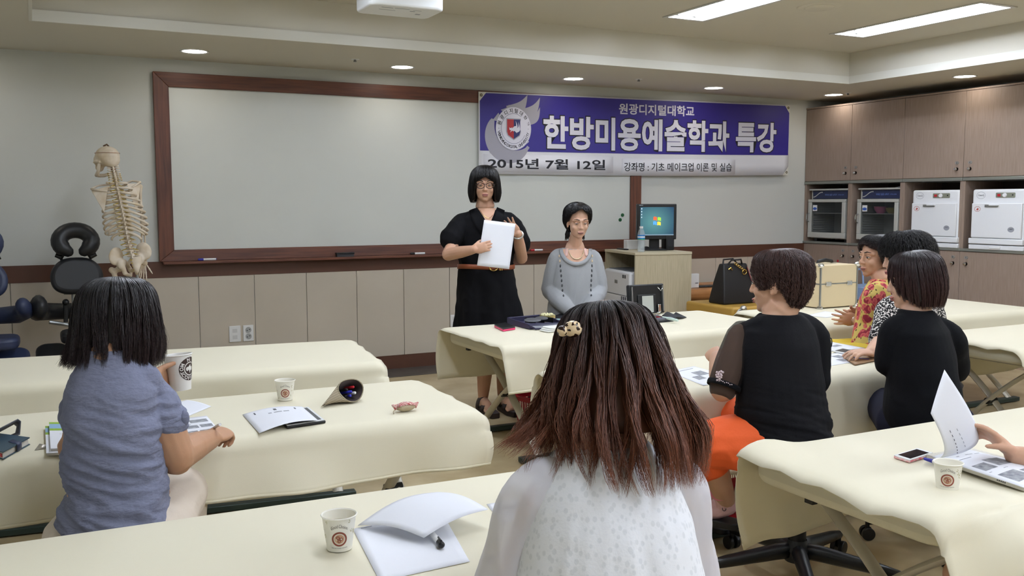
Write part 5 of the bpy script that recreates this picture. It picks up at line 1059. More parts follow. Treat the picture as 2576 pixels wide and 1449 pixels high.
m_ = MB()
for s in (-1, 1): m_.tube([hp(s*.055, -.0, -.045), hp(s*.052, .02, -.10), hp(s*.03, .07, -.118), hp(0, .085, -.12)], [.010, .012, .012, .012], 8, round_ends=True)
obj('jaw', m_, BONE, sk, smooth=3.2)
obj('crown_hook', MB().tube([hp(-.02, 0, .07), hp(-.0, -.01, .082), hp(.012, -.01, .07)], .006, 6), mat('hook_brown', '5a4632', .6), sk)
# spine: control points run down the back
sp = [V(p) for p in ((0.478, 6.680, 1.643), (0.484, 6.660, 1.594), (0.491, 6.640, 1.544), (0.504, 6.610, 1.448), (0.519, 6.600, 1.350), (0.533, 6.610, 1.253), (0.551, 6.640, 1.150), (0.573, 6.650, 1.043))]
def spl(s):
    k = s*(len(sp)-1); i = min(int(k), len(sp)-2); f = k-i; p0, p1, p2, p3 = sp[max(i-1,0)], sp[i], sp[i+1], sp[min(i+2, len(sp)-1)]
    return .5*((2*p1)+(p2-p0)*f+(2*p0-5*p1+4*p2-p3)*f*f+(3*p1-p0-3*p2+p3)*f**3)
for i in range(24):
    s = (i+.5)/24; c = spl(s); r_ = .015+.013*s
    m_ = MB(); m_.ell(c, (r_*1.15, r_, .0095+.004*s), nu=12, nv=8); m_.tube([c+V((0, -r_, 0)), c+V((0, -r_-.022, -.012-.006*(i > 6)))], [.007, .0045], 6); 
    for q in (-1, 1): m_.tube([c+V((q*r_*.7, -r_*.6, 0)), c+V((q*(r_+.02), -r_-.006, .003))], [.006, .004], 6)
    vb = obj('vertebra', m_, BONE, sk, smooth=3.2)
    if i < 23:
        c2 = spl((i+1)/24); obj('disc', MB().ell(c2, (r_, r_*.9, .005), nu=10, nv=6), BONER if i < 3 else BONE, sk, smooth=3.2)
        if i > 1:
            for q in (-1, 1): obj('nerve', MB().tube([c2+V((q*r_*.6, -r_*.5, 0)), c2+V((q*(r_+.024), -r_*.6, -.012))], .0032, 5), BONED, vb)
# ribs: loops from the spine round to the breastbone, the cage leans with the spine
axl = V((.95, -.30, 0)).normalized(); ayl = V((.30, .95, 0)).normalized()
st = []
for i in range(12):
    s = (7.5+i)/24; c = spl(s); w_ = [.062, .085, .10, .112, .122, .130, .134, .136, .134, .128, .11, .09][i]; dp = [.08, .11, .14, .155, .17, .178, .18, .175, .165, .13, .1, .07][i]; dr = .02+.006*i if i < 9 else .055
    for q in (-1, 1):
        ext = PI*(.93 if i < 7 else .80 if i < 10 else .5); pts = []
        for k in range(15):
            a = ext*k/14; pts.append(c + axl*(q*w_*math.sin(a)**.85*1.02) + ayl*(-.012+dp*(1-math.cos(a))/2*1.15-.02*math.sin(a)) + V((0, 0, (.01-.006*i)*math.sin(a)**1.3*(i < 10)-dr*(k/14)**1.1)))
        obj('rib', MB().tube(pts, [(.0042, .0078)]*15, 8, up=(0,0,1)), BONE, sk, smooth=3.2)
        if i in (1, 6): st.append(pts[-1])
obj('breastbone', MB().tube([(st[0]+st[1])/2+V((0,0,.03)), (st[2]+st[3])/2], [(.02, .008), (.017, .007)], 8), BONE, sk, smooth=3.2)
# shoulder blades, collar bones
for q, tip, bot, top in ((-1, (0.344, 6.660, 1.479), (0.411, 6.600, 1.337), (0.443, 6.620, 1.510)), (1, (0.649, 6.720, 1.528), (0.612, 6.620, 1.336), (0.557, 6.660, 1.527))):
    tip, bot, top = V(tip), V(bot), V(top); m_ = MB(); mid = tip*.5+bot*.5+V((0, -.008, 0))
    m_.rings([[p+V((0, dy, 0)) for p in (top, tip*.7+top*.3, tip, mid, bot)] for dy in (0, .008)]); bl = obj('shoulder_blade', m_, BONE, sk, bevel=.003)
    obj('blade_spine', MB().tube([top*.8+bot*.2+V((0,-.006,0)), tip+V((0, -.012, .01))], [.005, .008], 8), BONE, bl, smooth=3.2)
    obj('collar_bone', MB().tube([tip+V((0, .01, .012)), (tip+top)/2+V((0, .10, .02)), (st[0]+st[1])/2+V((q*.02, 0, .05))], [.007, .006, .008], 8), BONE, sk, smooth=3.2)
def bone(pts, r0, r1, name, par=None):
    pts = [V(p) for p in pts]; n = len(pts); rad = [r1]+[r0]*(n-2)+[r1]
    m_ = MB(); P_ = [pts[0]]; 
    full = []; rr_ = []
    for i in range(11):
        f = i/10*(n-1); k = min(int(f), n-2); full.append(pts[k].lerp(pts[k+1], f-k)); rr_.append(r0+(r1-r0)*abs(2*i/10-1)**4)
    m_.tube(full, rr_, 10, round_ends=True); return obj(name, m_, BONE, par or sk, smooth=3.2)
bone([(0.647, 6.740, 1.508), (0.646, 6.720, 1.388), (0.656, 6.720, 1.260)], .010, .019, 'upper_arm_bone')
bone([(0.651, 6.720, 1.247), (0.645, 6.760, 1.119), (0.660, 6.800, 1.009)], .0065, .011, 'forearm_bone'); bone([(0.665, 6.740, 1.246), (0.670, 6.780, 1.118), (0.671, 6.800, 1.008)], .0055, .009, 'forearm_bone')
wr = V((0.662, 6.800, 0.990)); hd = MB(); hd.ell(wr, (.022, .014, .018)); wb = obj('wrist_bones', hd, BONE, sk, smooth=3.2)
for k, tp in enumerate(((0.711, 6.800, 0.917), (0.673, 6.800, 0.869), (0.653, 6.800, 0.875), (0.633, 6.800, 0.879), (0.621, 6.800, 0.888))):
    tp = V(tp); a = wr+V((.014-.008*k, 0, -.012)); m_ = MB(); pts = [a+(tp-a)*f for f in (0, .42, .46, .70, .74, 1)]; m_.tube(pts, [.0055, .0045, .006, .004, .005, .003], 7, round_ends=True); obj('finger_bones', m_, BONE, wb, smooth=3.2)
# pelvis
for q, cc, ang in ((-1, (0.476, 6.660, 1.048), .5), (1, (0.653, 6.700, 1.076), -.35)):
    cc = V(cc); Rz = M.Rotation(ang, 3, 'Z') @ M.Rotation(q*-.25, 3, 'Y'); m_ = MB(); m_.ell(cc+V((0, .01, .0)), (.052, .022, .062), Rz); m_.ell(cc+V((-q*.03, .0, -.05)), (.03, .022, .04), Rz); 
    m_.tube([cc+V((-q*.035, 0, -.06)), cc+V((-q*.05, -.01, -.115)), cc+V((-q*.085, .03, -.135)), cc+V((-q*.10, .10, -.10)), cc+V((-q*.06, .10, -.04))], [.02, .016, .014, .012, .015], 8, round_ends=True)
    remesh('hip_bone', m_, BONE, sk, voxel=.006, it=3)
m_ = MB(); sc_ = V((.596, 6.63, 1.025)); m_.rings([[sc_+V((w2*math.cos(a), .018*math.sin(a)+dy, z)) for a in np.linspace(0, 2*PI, 13)[:-1]] for w2, dy, z in ((.036, 0, .02), (.033, -.012, -.02), (.02, -.018, -.06), (.008, -.006, -.10))]); obj('sacrum', m_, BONE, sk, smooth=3.2)
for k in range(4): obj('sacral_nerve', MB().tube([sc_+V((.03*q_, -.02, -.0-.022*k)) for q_ in (-1.3+.2*k, -.9+.12*k)], .004, 5), BONED, sk)
fa = V((0.497, 6.720, 0.962)); fb = V((0.462, 6.720, 0.942)); m_ = MB(); m_.ell(fa, .023); m_.tube([fa, fb, fb+V((.012, 0, -.06)), fb+V((.014, .0, -.13))], [.016, .02, .017, .02], 10, round_ends=True); m_.ell(fb+V((-.012, 0, .012)), (.02, .018, .022)); remesh('thigh_bone', m_, BONE, sk, voxel=.006, it=2)
obj('stand_rod', MB().tube([(.602, 6.66, .93), (.612, 6.68, .06)], .009, 10), STEEL, sk)
m_ = MB()
for i in range(5): a = 2*PI*i/5; m_.tube([(.612, 6.68, .06), (.612+.22*math.cos(a), 6.68+.22*math.sin(a), .03)], .014, 8)
obj('stand_foot', m_, BLACK, sk)

# ---------------------------------------------------------------- building people
def hair_mat(name, rough=.38, spec=.45):
    m = mat(name, '201a18', rough, spec=spec, vcol=True); return m
def limb(mb, pts, rad, n=14): return mb.tube([V(p) for p in pts], list(rad), n, round_ends=True)
def smooth_path(pts, rad, k=5):
    """Catmull-Rom through joints so limbs bend softly"""
    pts = [V(p) for p in pts]; o, r_ = [], []; n = len(pts)
    for i in range(n-1):
        p0, p1, p2, p3 = pts[max(i-1, 0)], pts[i], pts[i+1], pts[min(i+2, n-1)]
        for j in range(k):
            f = j/k; o.append(.5*((2*p1)+(p2-p0)*f+(2*p0-5*p1+4*p2-p3)*f*f+(3*p1-p0-3*p2+p3)*f**3)); r_.append(rad[i]*(1-f)+rad[i+1]*f)
    o.append(pts[-1]); r_.append(rad[-1]); return o, r_
def slimb(mb, pts, rad, n=14, k=5): a, b_ = smooth_path(pts, rad, k); return mb.tube(a, b_, n, round_ends=True)
def loft(mb, secs, s, f, n=28, pw=.88):
    """body sections (centre, half width along s, half depth along f)"""
    s, f = V(s).normalized(), V(f).normalized(); rings = []
    secs = [(V(c), a, b_) for c, a, b_ in secs]
    full = []
    for i in range(len(secs)-1):
        for j in range(4):
            t_ = j/4; full.append((secs[i][0].lerp(secs[i+1][0], t_), secs[i][1]*(1-t_)+secs[i+1][1]*t_, secs[i][2]*(1-t_)+secs[i+1][2]*t_))
    full.append(secs[-1])
    for c, a, b_ in full:
        ring = []
        for j in range(n):
            q = 2*PI*j/n; cs, sn = math.cos(q), math.sin(q)
            ring.append(c + s*(a*math.copysign(abs(cs)**pw, cs)) + f*(b_*math.copysign(abs(sn)**pw, sn)))
        rings.append(ring)
    return mb.rings(rings)
def basis(f, u=(0,0,1)):
    f = V(f).normalized(); u = V(u); s = f.cross(u).normalized(); u = s.cross(f).normalized(); return s, f, u
class Head:
    def __init__(h, C, f, u=(0,0,1), k=1.):
        h.C = V(C); h.s, h.f, h.u = basis(f, u); h.k = k; h.R = M((h.s, h.f, h.u)).transposed()
    def p(h, a, b_, c): return h.C + (h.s*a + h.f*b_ + h.u*c)*h.k
    def build(h, mb, neck=None, nr=.052, face=True):
        k = h.k; E = lambda a, b_, c, r: mb.ell(h.p(a, b_, c), tuple(x*k for x in r), h.R, 20, 14)
        E(0, -.012, .03, (.073, .090, .084)); E(0, .024, -.035, (.062, .064, .080)); E(0, .040, -.074, (.046, .044, .036)); E(0, .064, -.098, (.022, .020, .017))
        if face:
            for q in (-1, 1):
                E(q*.034, .060, -.034, (.024, .022, .024)); E(q*.0095, .0945, -.035, (.0075, .009, .007)); E(q*.031, .078, -.001, (.0155, .0085, .0085))
                mb.tube([h.p(q*.010, .083, .020), h.p(q*.034, .078, .024), h.p(q*.052, .060, .016)], [.010*k, .011*k, .009*k], 8, round_ends=True)
            mb.tube([h.p(0, .080, .018), h.p(0, .092, -.010), h.p(0, .101, -.032)], [.0075*k, .0085*k, .0105*k], 10, round_ends=True)
            E(0, .0865, -.0645, (.0225, .0105, .0065)); E(0, .085, -.0745, (.0185, .010, .0065))
        for q in (-1, 1): E(q*.073, -.008, -.014, (.009, .018, .031)); E(q*.074, .0, -.034, (.007, .010, .013))
        if neck is not None: limb(mb, [h.p(0, -.022, -.04), h.p(0, -.028, -.085), neck], [nr*k, nr*k*.95, nr*1.15])
    def face(h, par, lipc='a8605a', browc='2a211d', lidded=.0, eyew=.0135):
        k = h.k; nm = 'lip_'+lipc; LM = MATS.get(nm) or mat(nm, lipc, .45); EB = MATS.get('brow_'+browc) or mat('brow_'+browc, browc, .8)
        EW = MATS.get('eye_white') or mat('eye_white', 'd9d2ca', .25); EI = MATS.get('iris_dark') or mat('iris_dark', '1c1412', .15)
        m_ = MB()
        m_.ell(h.p(0, .0905, -.0645), (.0215*k, .0085*k, .005*k), h.R, 16, 8); m_.ell(h.p(0, .089, -.074), (.018*k, .0085*k, .0058*k), h.R, 16, 8); obj('lips', m_, LM, par, smooth=3.2)
        m_ = MB(); m_.tube([h.p(-.0205, .0915, -.0692), h.p(0, .0997, -.0697), h.p(.0205, .0915, -.0692)], .0011*k, 6); obj('mouth_line', m_, EB, par)
        for q in (-1, 1):
            m_ = MB(); m_.tube([h.p(q*.014, .0935, .0245), h.p(q*.032, .0905, .0305), h.p(q*.050, .0755, .0255)], [.0026*k, .003*k, .0012*k], 6); obj('eyebrow', m_, EB, par)
            e = MB(); c = h.p(q*.031, .0808, -.002); e.ell(c, (eyew*k, .0078*k, .0058*k*(1-lidded)), h.R, 14, 8); eo = obj('eye', e, EW, par, smooth=3.2)
            e = MB(); e.ell(h.p(q*.031, .0862, -.0025-.001*lidded*3), (.0056*k, .0035*k, .0056*k*(1-lidded)), h.R, 12, 8); obj('iris', e, EI, eo, smooth=3.2)
            e = MB(); e.tube([h.p(q*(.031-eyew), .0850, -.002), h.p(q*.028, .0905, .0040-.003*lidded), h.p(q*(.031+eyew*.6), .0870, .0030-.003*lidded), h.p(q*(.031+eyew*1.1), .0800, -.0005)], [.0010*k, .0017*k, .0017*k, .001*k], 6); obj('eyelid_line', e, EB, eo)
def hand(mb, wrist, d, n, side, curl=(.4,.4,.4,.4), spread=.12, thumb=(.6, .3), k=1., L=None):
    """palm, four fingers and a thumb. d: towards the fingers, n: way the palm faces, side: thumb side"""
    wrist = V(wrist); d = V(d).normalized(); n = V(n); n = (n-d*n.dot(d)).normalized(); side = V(side); side = (side-d*side.dot(d)-n*side.dot(n)).normalized()
    R = M((side, d, n)).transposed()
    mb.ell(wrist+d*(.045*k), (.040*k, .054*k, .0155*k), R, 16, 12); mb.ell(wrist+d*(.066*k), (.039*k, .030*k, .0135*k), R, 14, 10)
    mb.ell(wrist+d*(.026*k)+side*(.024*k)+n*(.006*k), (.016*k, .030*k, .015*k), R, 12, 8)
    tips = []
    for i, (x, ln) in enumerate(((.0285, .068), (.0095, .076), (-.0095, .071), (-.0275, .056))):
        b_ = wrist+d*((.082-.004*abs(i-1.2))*k)+side*(x*k); a = (1.2-i)*spread; dd = (d*math.cos(a)+side*math.sin(a)).normalized(); pts = [b_-dd*.012*k, b_]; c_ = curl[i]
        ang = 0; seg = (.46, .30, .24); p = b_
        for j in range(3):
            ang += c_*(.75 if j == 0 else 1.0 if j == 1 else .7); v = dd*math.cos(ang)+n*math.sin(ang); p = p+v*(ln*seg[j]*k); pts.append(p)
        mb.tube(pts, [.0088*k, .0092*k, .0082*k, .0076*k, .0062*k], 10, round_ends=True); tips.append(p)
    tb = wrist+d*(.022*k)+side*(.030*k)+n*(.004*k); v = (d*math.cos(thumb[0])*.9+side*math.sin(thumb[0])+n*thumb[1]).normalized(); v2 = (v+d*.35+n*thumb[1]*.8).normalized()
    pts = [tb-v*.01*k, tb, tb+v*(.034*k), tb+v*(.034*k)+v2*(.028*k)]; mb.tube(pts, [.012*k, .0115*k, .010*k, .0072*k], 10, round_ends=True); tips.append(pts[-1])
    return tips
def env_fn(keys):
    keys = sorted(keys); A = [k[0] for k in keys]; K = max(len(k[1]) for k in keys)
    P_ = [np.array(k[1], float) for k in keys]
    def prof(a):
        a = a % 360; n = len(A)
        for i in range(n):
            a0, a1 = A[i], A[(i+1) % n] + (360 if i == n-1 else 0); aa = a + (360 if a < A[0] else 0)
            if a0 <= aa <= a1: f = (aa-a0)/(a1-a0); f = f*f*(3-2*f)*.6+f*.4; return P_[i]*(1-f)+P_[(i+1) % n]*f
        return P_[0]
    def at(a, t_):
        p = prof(a); k = t_*(len(p)-1); i = min(int(k), len(p)-2); f = k-i; p0, p1, p2, p3 = p[max(i-1,0)], p[i], p[i+1], p[min(i+2, len(p)-1)]
        return .5*((2*p1)+(p2-p0)*f+(2*p0-5*p1+4*p2-p3)*f*f+(3*p1-p0-3*p2+p3)*f**3)
    return at
def set_cols(me, cols):
    at = me.color_attributes.new('Col', 'FLOAT_COLOR', 'POINT'); at.data.foreach_set('color', np.ascontiguousarray(cols, 'f').ravel())
def hair(name, par, m, C, f, u, keys, n=3000, cols=('1a1513', '241b18'), t0=(0, .45), t1=(.88, 1.), seg=14, wid=.0011, wig=.003, clumps=80, cl=.5, seed=1, layer=(.90, 1.02), cap=.93, capt=.95, curl=0., wave=0., swirl=0., span=None, lift=0., colvar=.35, capcol=None, flip=0., tipcol_at=.55):
    g = np.random.RandomState(seed); at = env_fn(keys); s_, f_, u_ = basis(f, u); C = V(C); B = np.array([s_, f_, u_]); Cn = np.array(C)
    def w(a, rz):  # local cylindrical to world
        q = math.radians(a); return Cn + B[0]*(rz[0]*math.sin(q)) + B[1]*(rz[0]*math.cos(q)) + B[2]*rz[1]
    verts, cl_, faces = [], [], []; c0, c1 = np.array(lin(cols[0])), np.array(lin(cols[1]))
    # dense under-layer
    na, nt_ = 64, 14; grid = np.array([[w(a, at(a, t_)*np.array([cap, 1])) for t_ in np.linspace(0, capt, nt_)] for a in np.linspace(0, 360, na, endpoint=False)])
    inn = np.array([[w(a, at(a, t_)*np.array([cap-.16, 1])-np.array([0, .012*(1-t_)])) for t_ in np.linspace(0, capt, nt_)] for a in np.linspace(0, 360, na, endpoint=False)])
    vv = np.concatenate([grid.reshape(-1, 3), inn.reshape(-1, 3)]); o = na*nt_
    fs = []
    for i in range(na):
        for j in range(nt_-1):
            a, b_ = i*nt_+j, ((i+1) % na)*nt_+j; fs.append((a, a+1, b_+1, b_)); fs.append((o+a, o+b_, o+b_+1, o+a+1))
        a, b_ = i*nt_+nt_-1, ((i+1) % na)*nt_+nt_-1; fs.append((a, o+a, o+b_, b_))
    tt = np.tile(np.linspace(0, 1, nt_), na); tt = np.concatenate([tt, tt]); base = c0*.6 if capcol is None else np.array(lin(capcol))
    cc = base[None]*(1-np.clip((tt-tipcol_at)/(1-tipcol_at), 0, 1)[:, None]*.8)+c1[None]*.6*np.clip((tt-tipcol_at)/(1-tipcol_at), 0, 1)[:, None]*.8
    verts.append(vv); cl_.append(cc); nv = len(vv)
    ca = g.uniform(0, 360, clumps); lay_ph = g.uniform(0, 6.28, clumps); wfq = g.uniform(.75, 1.3, clumps)
    for i in range(n):
        a0 = g.uniform(0, 360); ci = int(np.argmin(np.abs((ca-a0+180) % 360-180))); cen = ca[ci]; wp = ci*2.399+lay_ph[ci]; da = (cen-a0+180) % 360-180
        ta = g.uniform(*t0); tb = g.uniform(*t1) if span is None else min(1., ta+g.uniform(*span)); lay = g.uniform(*layer); ph = g.uniform(0, 6.28); fq = g.uniform(6, 13); am = wig*g.uniform(.3, 1.3); sw = swirl*g.uniform(.5, 1.5); fl = flip*g.uniform(.2, 1.4)
        k = np.linspace(0, 1, seg); pts = []
        for q in k:
            t_ = ta+(tb-ta)*q; pw = min(1, t_*1.15)**1.5; a = a0+da*cl*pw+sw*q; rz = at(a, t_).copy(); rz[0] *= lay + .03*q*(1 if lift == 0 else 0); rz[0] += lift*q*q*g.uniform(.7, 1.3) + fl*max(0, q-.75)*4*.01
            rz[0] += am*math.sin(fq*q*2+ph)*pw; a += (am*math.cos(fq*q*1.7+ph*1.3)*pw)/max(.02, rz[0])*57
            if wave: rz[0] += wave*math.sin(9*t_*wfq[ci]+wp)*t_**1.5; a += wave*.9*math.cos(8*t_*wfq[ci]+wp*1.7)*t_**1.5/max(.03, rz[0])*57
            if curl: rz[0] += curl*math.sin(q*16+ph)*q; rz[1] += curl*math.cos(q*16+ph)*q; a += curl*300*math.sin(q*11+ph*2)*q
            pts.append(w(a, rz))
        pts = np.array(pts); tg = np.gradient(pts, axis=0); tg /= np.linalg.norm(tg, axis=1)[:, None]+1e-9
        ra = pts-Cn; sd = np.cross(tg, ra); sd /= np.linalg.norm(sd, axis=1)[:, None]+1e-9; nn = np.cross(sd, tg)
        r_ = (wid*g.uniform(.6, 1.25)*np.clip(1.15-k**3, .12, 1)*np.clip(.4+k*6, 0, 1))[:, None]
        ring = np.stack([pts+sd*r_, pts-sd*r_*.6+nn*r_*.6, pts-sd*r_*.6-nn*r_*.6], 1).reshape(-1, 3)
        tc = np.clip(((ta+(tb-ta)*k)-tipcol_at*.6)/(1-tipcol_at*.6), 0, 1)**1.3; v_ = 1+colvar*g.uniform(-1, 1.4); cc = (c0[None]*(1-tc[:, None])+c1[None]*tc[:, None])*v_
        verts.append(ring); cl_.append(np.repeat(cc, 3, axis=0))
        for j in range(seg-1):
            for e in range(3): x = nv+j*3+e; y = nv+j*3+(e+1) % 3; fs.append((x, y, y+3, x+3))
        nv += len(ring)
    vv = np.concatenate(verts); cc = np.concatenate(cl_); cc = np.concatenate([cc, np.ones((len(cc), 1))], 1)
    if par.name in ROOTM: Mi = np.array(ROOTM[par.name].inverted()); vv = vv @ Mi[:3,:3].T + Mi[:3,3]
    me = bpy.data.meshes.new(name); me.vertices.add(len(vv)); me.vertices.foreach_set('co', np.ascontiguousarray(vv, 'f').ravel())
    F = np.array(fs, 'i'); me.loops.add(F.size); me.loops.foreach_set('vertex_index', F.ravel()); me.polygons.add(len(F)); me.polygons.foreach_set('loop_start', np.arange(0, F.size, 4, dtype='i')); me.polygons.foreach_set('use_smooth', [True]*len(F))
    me.update(calc_edges=True); me.validate(); set_cols(me, cc); me.materials.append(m)
    ob = bpy.data.objects.new(name, me); S.collection.objects.link(ob); ob.parent = par; return ob
def folds(fn):
    """wrinkle callback: fn(co) -> height along the normal"""
    return lambda co, no: co + no*fn(co)[:, None]
def nz(co, sc, off=0.): return np.array([noise.noise(V((p[0]*sc[0]+off, p[1]*sc[1]+off, p[2]*sc[2]+off))) for p in co])
def ridge(co, sc, off=0.): return 1-2*np.abs(nz(co, sc, off))
SKIN = mat('skin_warm', 'c49a80', .5, spec=.35, bump=.05, bscale=350, var=.06, vscale=14)
SKINL = mat('skin_light', 'cfa78f', .48, spec=.35, bump=.04, bscale=350, var=.05, vscale=14)
SKINT = mat('skin_tan', 'b58a6c', .5, spec=.35, bump=.05, bscale=350, var=.06, vscale=14)
for q in (SKIN, SKINL, SKINT):
    b = q.node_tree.nodes['Principled BSDF']; b.inputs['Subsurface Weight'].default_value = .12; b.inputs['Subsurface Radius'].default_value = (.012, .005, .003)
from mathutils.bvhtree import BVHTree
def surf(o):
    me = o.data; Mw = ROOTM.get(o.name, M.Identity(4)); return BVHTree.FromPolygons([Mw @ v.co for v in me.vertices], [tuple(p.vertices) for p in me.polygons])
def onto(bv, p, d, off=.003):
    """point p dropped along d onto the surface, then lifted off it"""
    d = V(d).normalized(); hit, n, i, ds = bv.ray_cast(V(p)-d*.5, d)
    return V(p) if hit is None else hit-d*off
def person(label, loc, rz=0.): return thing('person', label, 'person', loc, rz)

# ---------------------------------------------------------------- standing woman in black
pr = person('woman in a black belted dress and glasses standing and holding up a sheet', (2.68, 5.50, 0))
fwd = V((-.30, -.954, 0)); ss, ff, _ = basis(fwd)          # ss = her right (left in the picture)
H = Head((2.608, 5.47, 1.512), (-.40, -.915, -.02), k=.93)
bd = MB(); H.build(bd, neck=V((2.625, 5.50, 1.375)), nr=.055)
c = V((2.63, 5.50, 0)); Z = lambda z: V((c.x, c.y, z))
loft(bd, [(Z(.80), .165, .115), (Z(.95), .15, .105), (Z(1.08), .135, .10), (Z(1.20), .13, .09), (Z(1.28), .11, .07), (Z(1.34), .065, .055)], ss, ff)
shR, shL = c+ss*.155+V((0,0,1.285)), c-ss*.155+V((0,0,1.285))
elR, wrR = V((2.328, 5.420, 1.072)), V((2.399, 5.190, 1.111)); elL, wrL = V((2.861, 5.440, 1.035)), V((2.746, 5.270, 1.200))
slimb(bd, [shR-V((0,0,.02)), elR], [.036, .042]); slimb(bd, [elR, (elR+wrR)/2, wrR], [.041, .038, .026]); slimb(bd, [shL-V((0,0,.02)), elL], [.036, .042]); slimb(bd, [elL, (elL+wrL)/2, wrL], [.041, .038, .026])
# sheet she holds: its plane faces the room
pc = [V(p) for p in ((2.482, 5.215, 1.292), (2.427, 5.205, 1.011), (2.655, 5.215, 0.980), (2.711, 5.235, 1.264))]
hand(bd, wrR, V((.95,-.22,.22)), V((.2,.95,-.1)), V((-.1,.1,1)), curl=(.35,.4,.42,.45), spread=.04, thumb=(.45, .5), k=.88)
hand(bd, wrL, V((-.55,-.02,.55)), V((-.3,-.9,-.1)), V((-.6,-.3,-.6)), curl=(.45,.2,.1,.1), spread=.2, thumb=(.7, .1), k=.88)
feet = []
for (fx, fy), kx in (((2.63, 5.53), -.01), ((2.775, 5.50), .01)):
    slimb(bd, [V((fx*.5+c.x*.5+kx*3, 5.50, .84)), V((fx+kx, 5.50, .48)), V((fx, 5.53, .28)), V((fx, 5.555, .10))], [.085, .056, .053, .034])
    toe = V((fx-.035, fy-.13, .045)); limb(bd, [V((fx, 5.56, .075)), V((fx-.02, fy-.07, .065)), toe], [.036, .034, .024]); limb(bd, [V((fx, 5.575, .06))], [.034]) if False else None; feet.append((fx, fy))
    for i in range(5): limb(bd, [toe+V((-.024+.012*i, .01, 0)), toe+V((-.03+.0125*i, -.022+.004*i, -.006))], [.0085, .007])
remesh('body', bd, SKIN, pr, voxel=.0042, it=2)
H.face(pr, 'b0706a', '2a211d', .6)
BLKD = mat('black_dress', '0b0b0e', .9, spec=.2, bump=.12, bscale=260)
dm = MB()
cx_ = lambda z, dx: V((c.x+dx, c.y, z))
loft(dm, [(cx_(.43, .045), .265, .21), (cx_(.60, .03), .235, .185), (cx_(.80, .012), .20, .155), (Z(.95), .182, .125), (Z(.99), .172, .115), (Z(1.04), .182, .125), (Z(1.16), .198, .13), (Z(1.25), .19, .12), (Z(1.30), .165, .098), (Z(1.325), .115, .078), (Z(1.347), .076, .064)], ss, ff)
for a, e, q in ((shR, elR, 1), (shL, elL, -1)):
    d = (e-a).normalized(); tp = a+d*.165+ss*q*.022
    slimb(dm, [c+ss*q*.07+V((0,0,1.30)), a+V((0,0,-.012)), a+d*.08+ss*q*.01, tp], [.045, .058, .068, .072])
def wf(co):
    low = np.clip((1.0-co[:,2])/.5, 0, 1); an = np.arctan2(co[:,1]-5.5, co[:,0]-2.63)
    return low*.013*np.sin(an*7+co[:,2]*2)+.007*nz(co, (9, 9, 5))+.005*ridge(co, (14, 14, 10), 3)
dress = remesh('dress', dm, BLKD, pr, voxel=.0075, it=3, wrinkle=folds(wf))
# V neck and shirt collar laid on the dress, belt
bv = surf(dress); nb = c+ff*.06
def dp(a, z, off): return onto(bv, nb+ss*a+V((0,0,z)), -ff, off)
vn = MB(); vn.sheet([[dp(x_*(.058*(1-t_)+.001), 1.362-.112*t_, .007) for x_ in np.linspace(-1, 1, 9)] for t_ in np.linspace(0, 1, 9)]); obj('bare_neckline', vn, SKIN, pr, smooth=3.2)
for q in (-1, 1):
    m_ = MB(); m_.sheet([[dp(q*(.062*(1-t_)+.004+w_*(.05+.012*math.sin(PI*t_))), 1.368-.125*t_-w_*(.022+.018*t_), .009+.004*math.sin(PI*w_)) for w_ in np.linspace(0, 1, 6)] for t_ in np.linspace(0, 1, 10)]); obj('collar', m_, BLKD, pr, solid=.003, smooth=3.2)
m_ = MB(); m_.sheet([[dp(x_, 1.25-.26*t_, .004) for x_ in (-.016, .016)] for t_ in np.linspace(0, 1, 10)]); obj('placket', m_, BLKD, pr, smooth=3.2, solid=.002)
BELT = mat('tan_leather', '8a4a2c', .45); bl = MB(); ring = []
for i in range(41): q = 2*PI*i/40; ring.append([c+ss*(.187*math.cos(q))+ff*(.125*math.sin(q))+V((0,0,z+.005*math.sin(q*2))) for z in (.968, .998)])
bl.sheet(ring); bo = obj('belt', bl, BELT, pr, solid=.004, offset=1, smooth=3.2)
GOLDB = mat('gold_buckle', 'c8a860', .25, 1.); bc = c+ff*.130-ss*.03+V((0,0,.983)); m_ = MB(); m_.tube([bc+ss*(.026*math.cos(q))+V((0,0,.022*math.sin(q))) for q in np.linspace(0, 2*PI, 17)], .0035, 6); obj('buckle', m_, GOLDB, bo)
for j in (1, 2): m_ = MB(); m_.tube([bc-ss*(.03+.012*j)+V((0,0,.02)), bc-ss*(.03+.012*j)+ff*.004, bc-ss*(.03+.012*j)+V((0,0,-.02))], .003, 6); obj('belt_loop', m_, GOLDB, bo)
HB1 = hair_mat('hair_black', .34)
bob = [(a, [(r_*(.9 if a > 45 else .97), z_) for r_, z_ in p]) for a, p in [(0, [(.004,.128),(.05,.124),(.086,.095),(.098,.068),(.101,.058),(.100,.048)]), (38, [(.004,.128),(.05,.122),(.088,.092),(.100,.062),(.102,.042),(.099,.024)]), (62, [(.004,.128),(.05,.120),(.090,.085),(.105,.03),(.108,-.04),(.098,-.105)]), (90, [(.004,.128),(.05,.120),(.092,.085),(.110,.02),(.116,-.055),(.098,-.115)]), (140, [(.004,.128),(.055,.120),(.105,.082),(.125,.02),(.120,-.06),(.10,-.12)]), (180, [(.004,.128),(.06,.122),(.115,.085),(.130,.02),(.12,-.06),(.10,-.125)])]]
def sym(k): return k + [(360-a, p) for a, p in k if a not in (0, 180)]
hair('hair', pr, HB1, H.p(0, -.004, 0), H.f, H.u, sym(bob), n=3600, cols=('0e0c0d', '15110f'), t0=(0, .35), t1=(.93, 1.), wid=.0013, wig=.0015, clumps=70, cl=.3, seed=3)
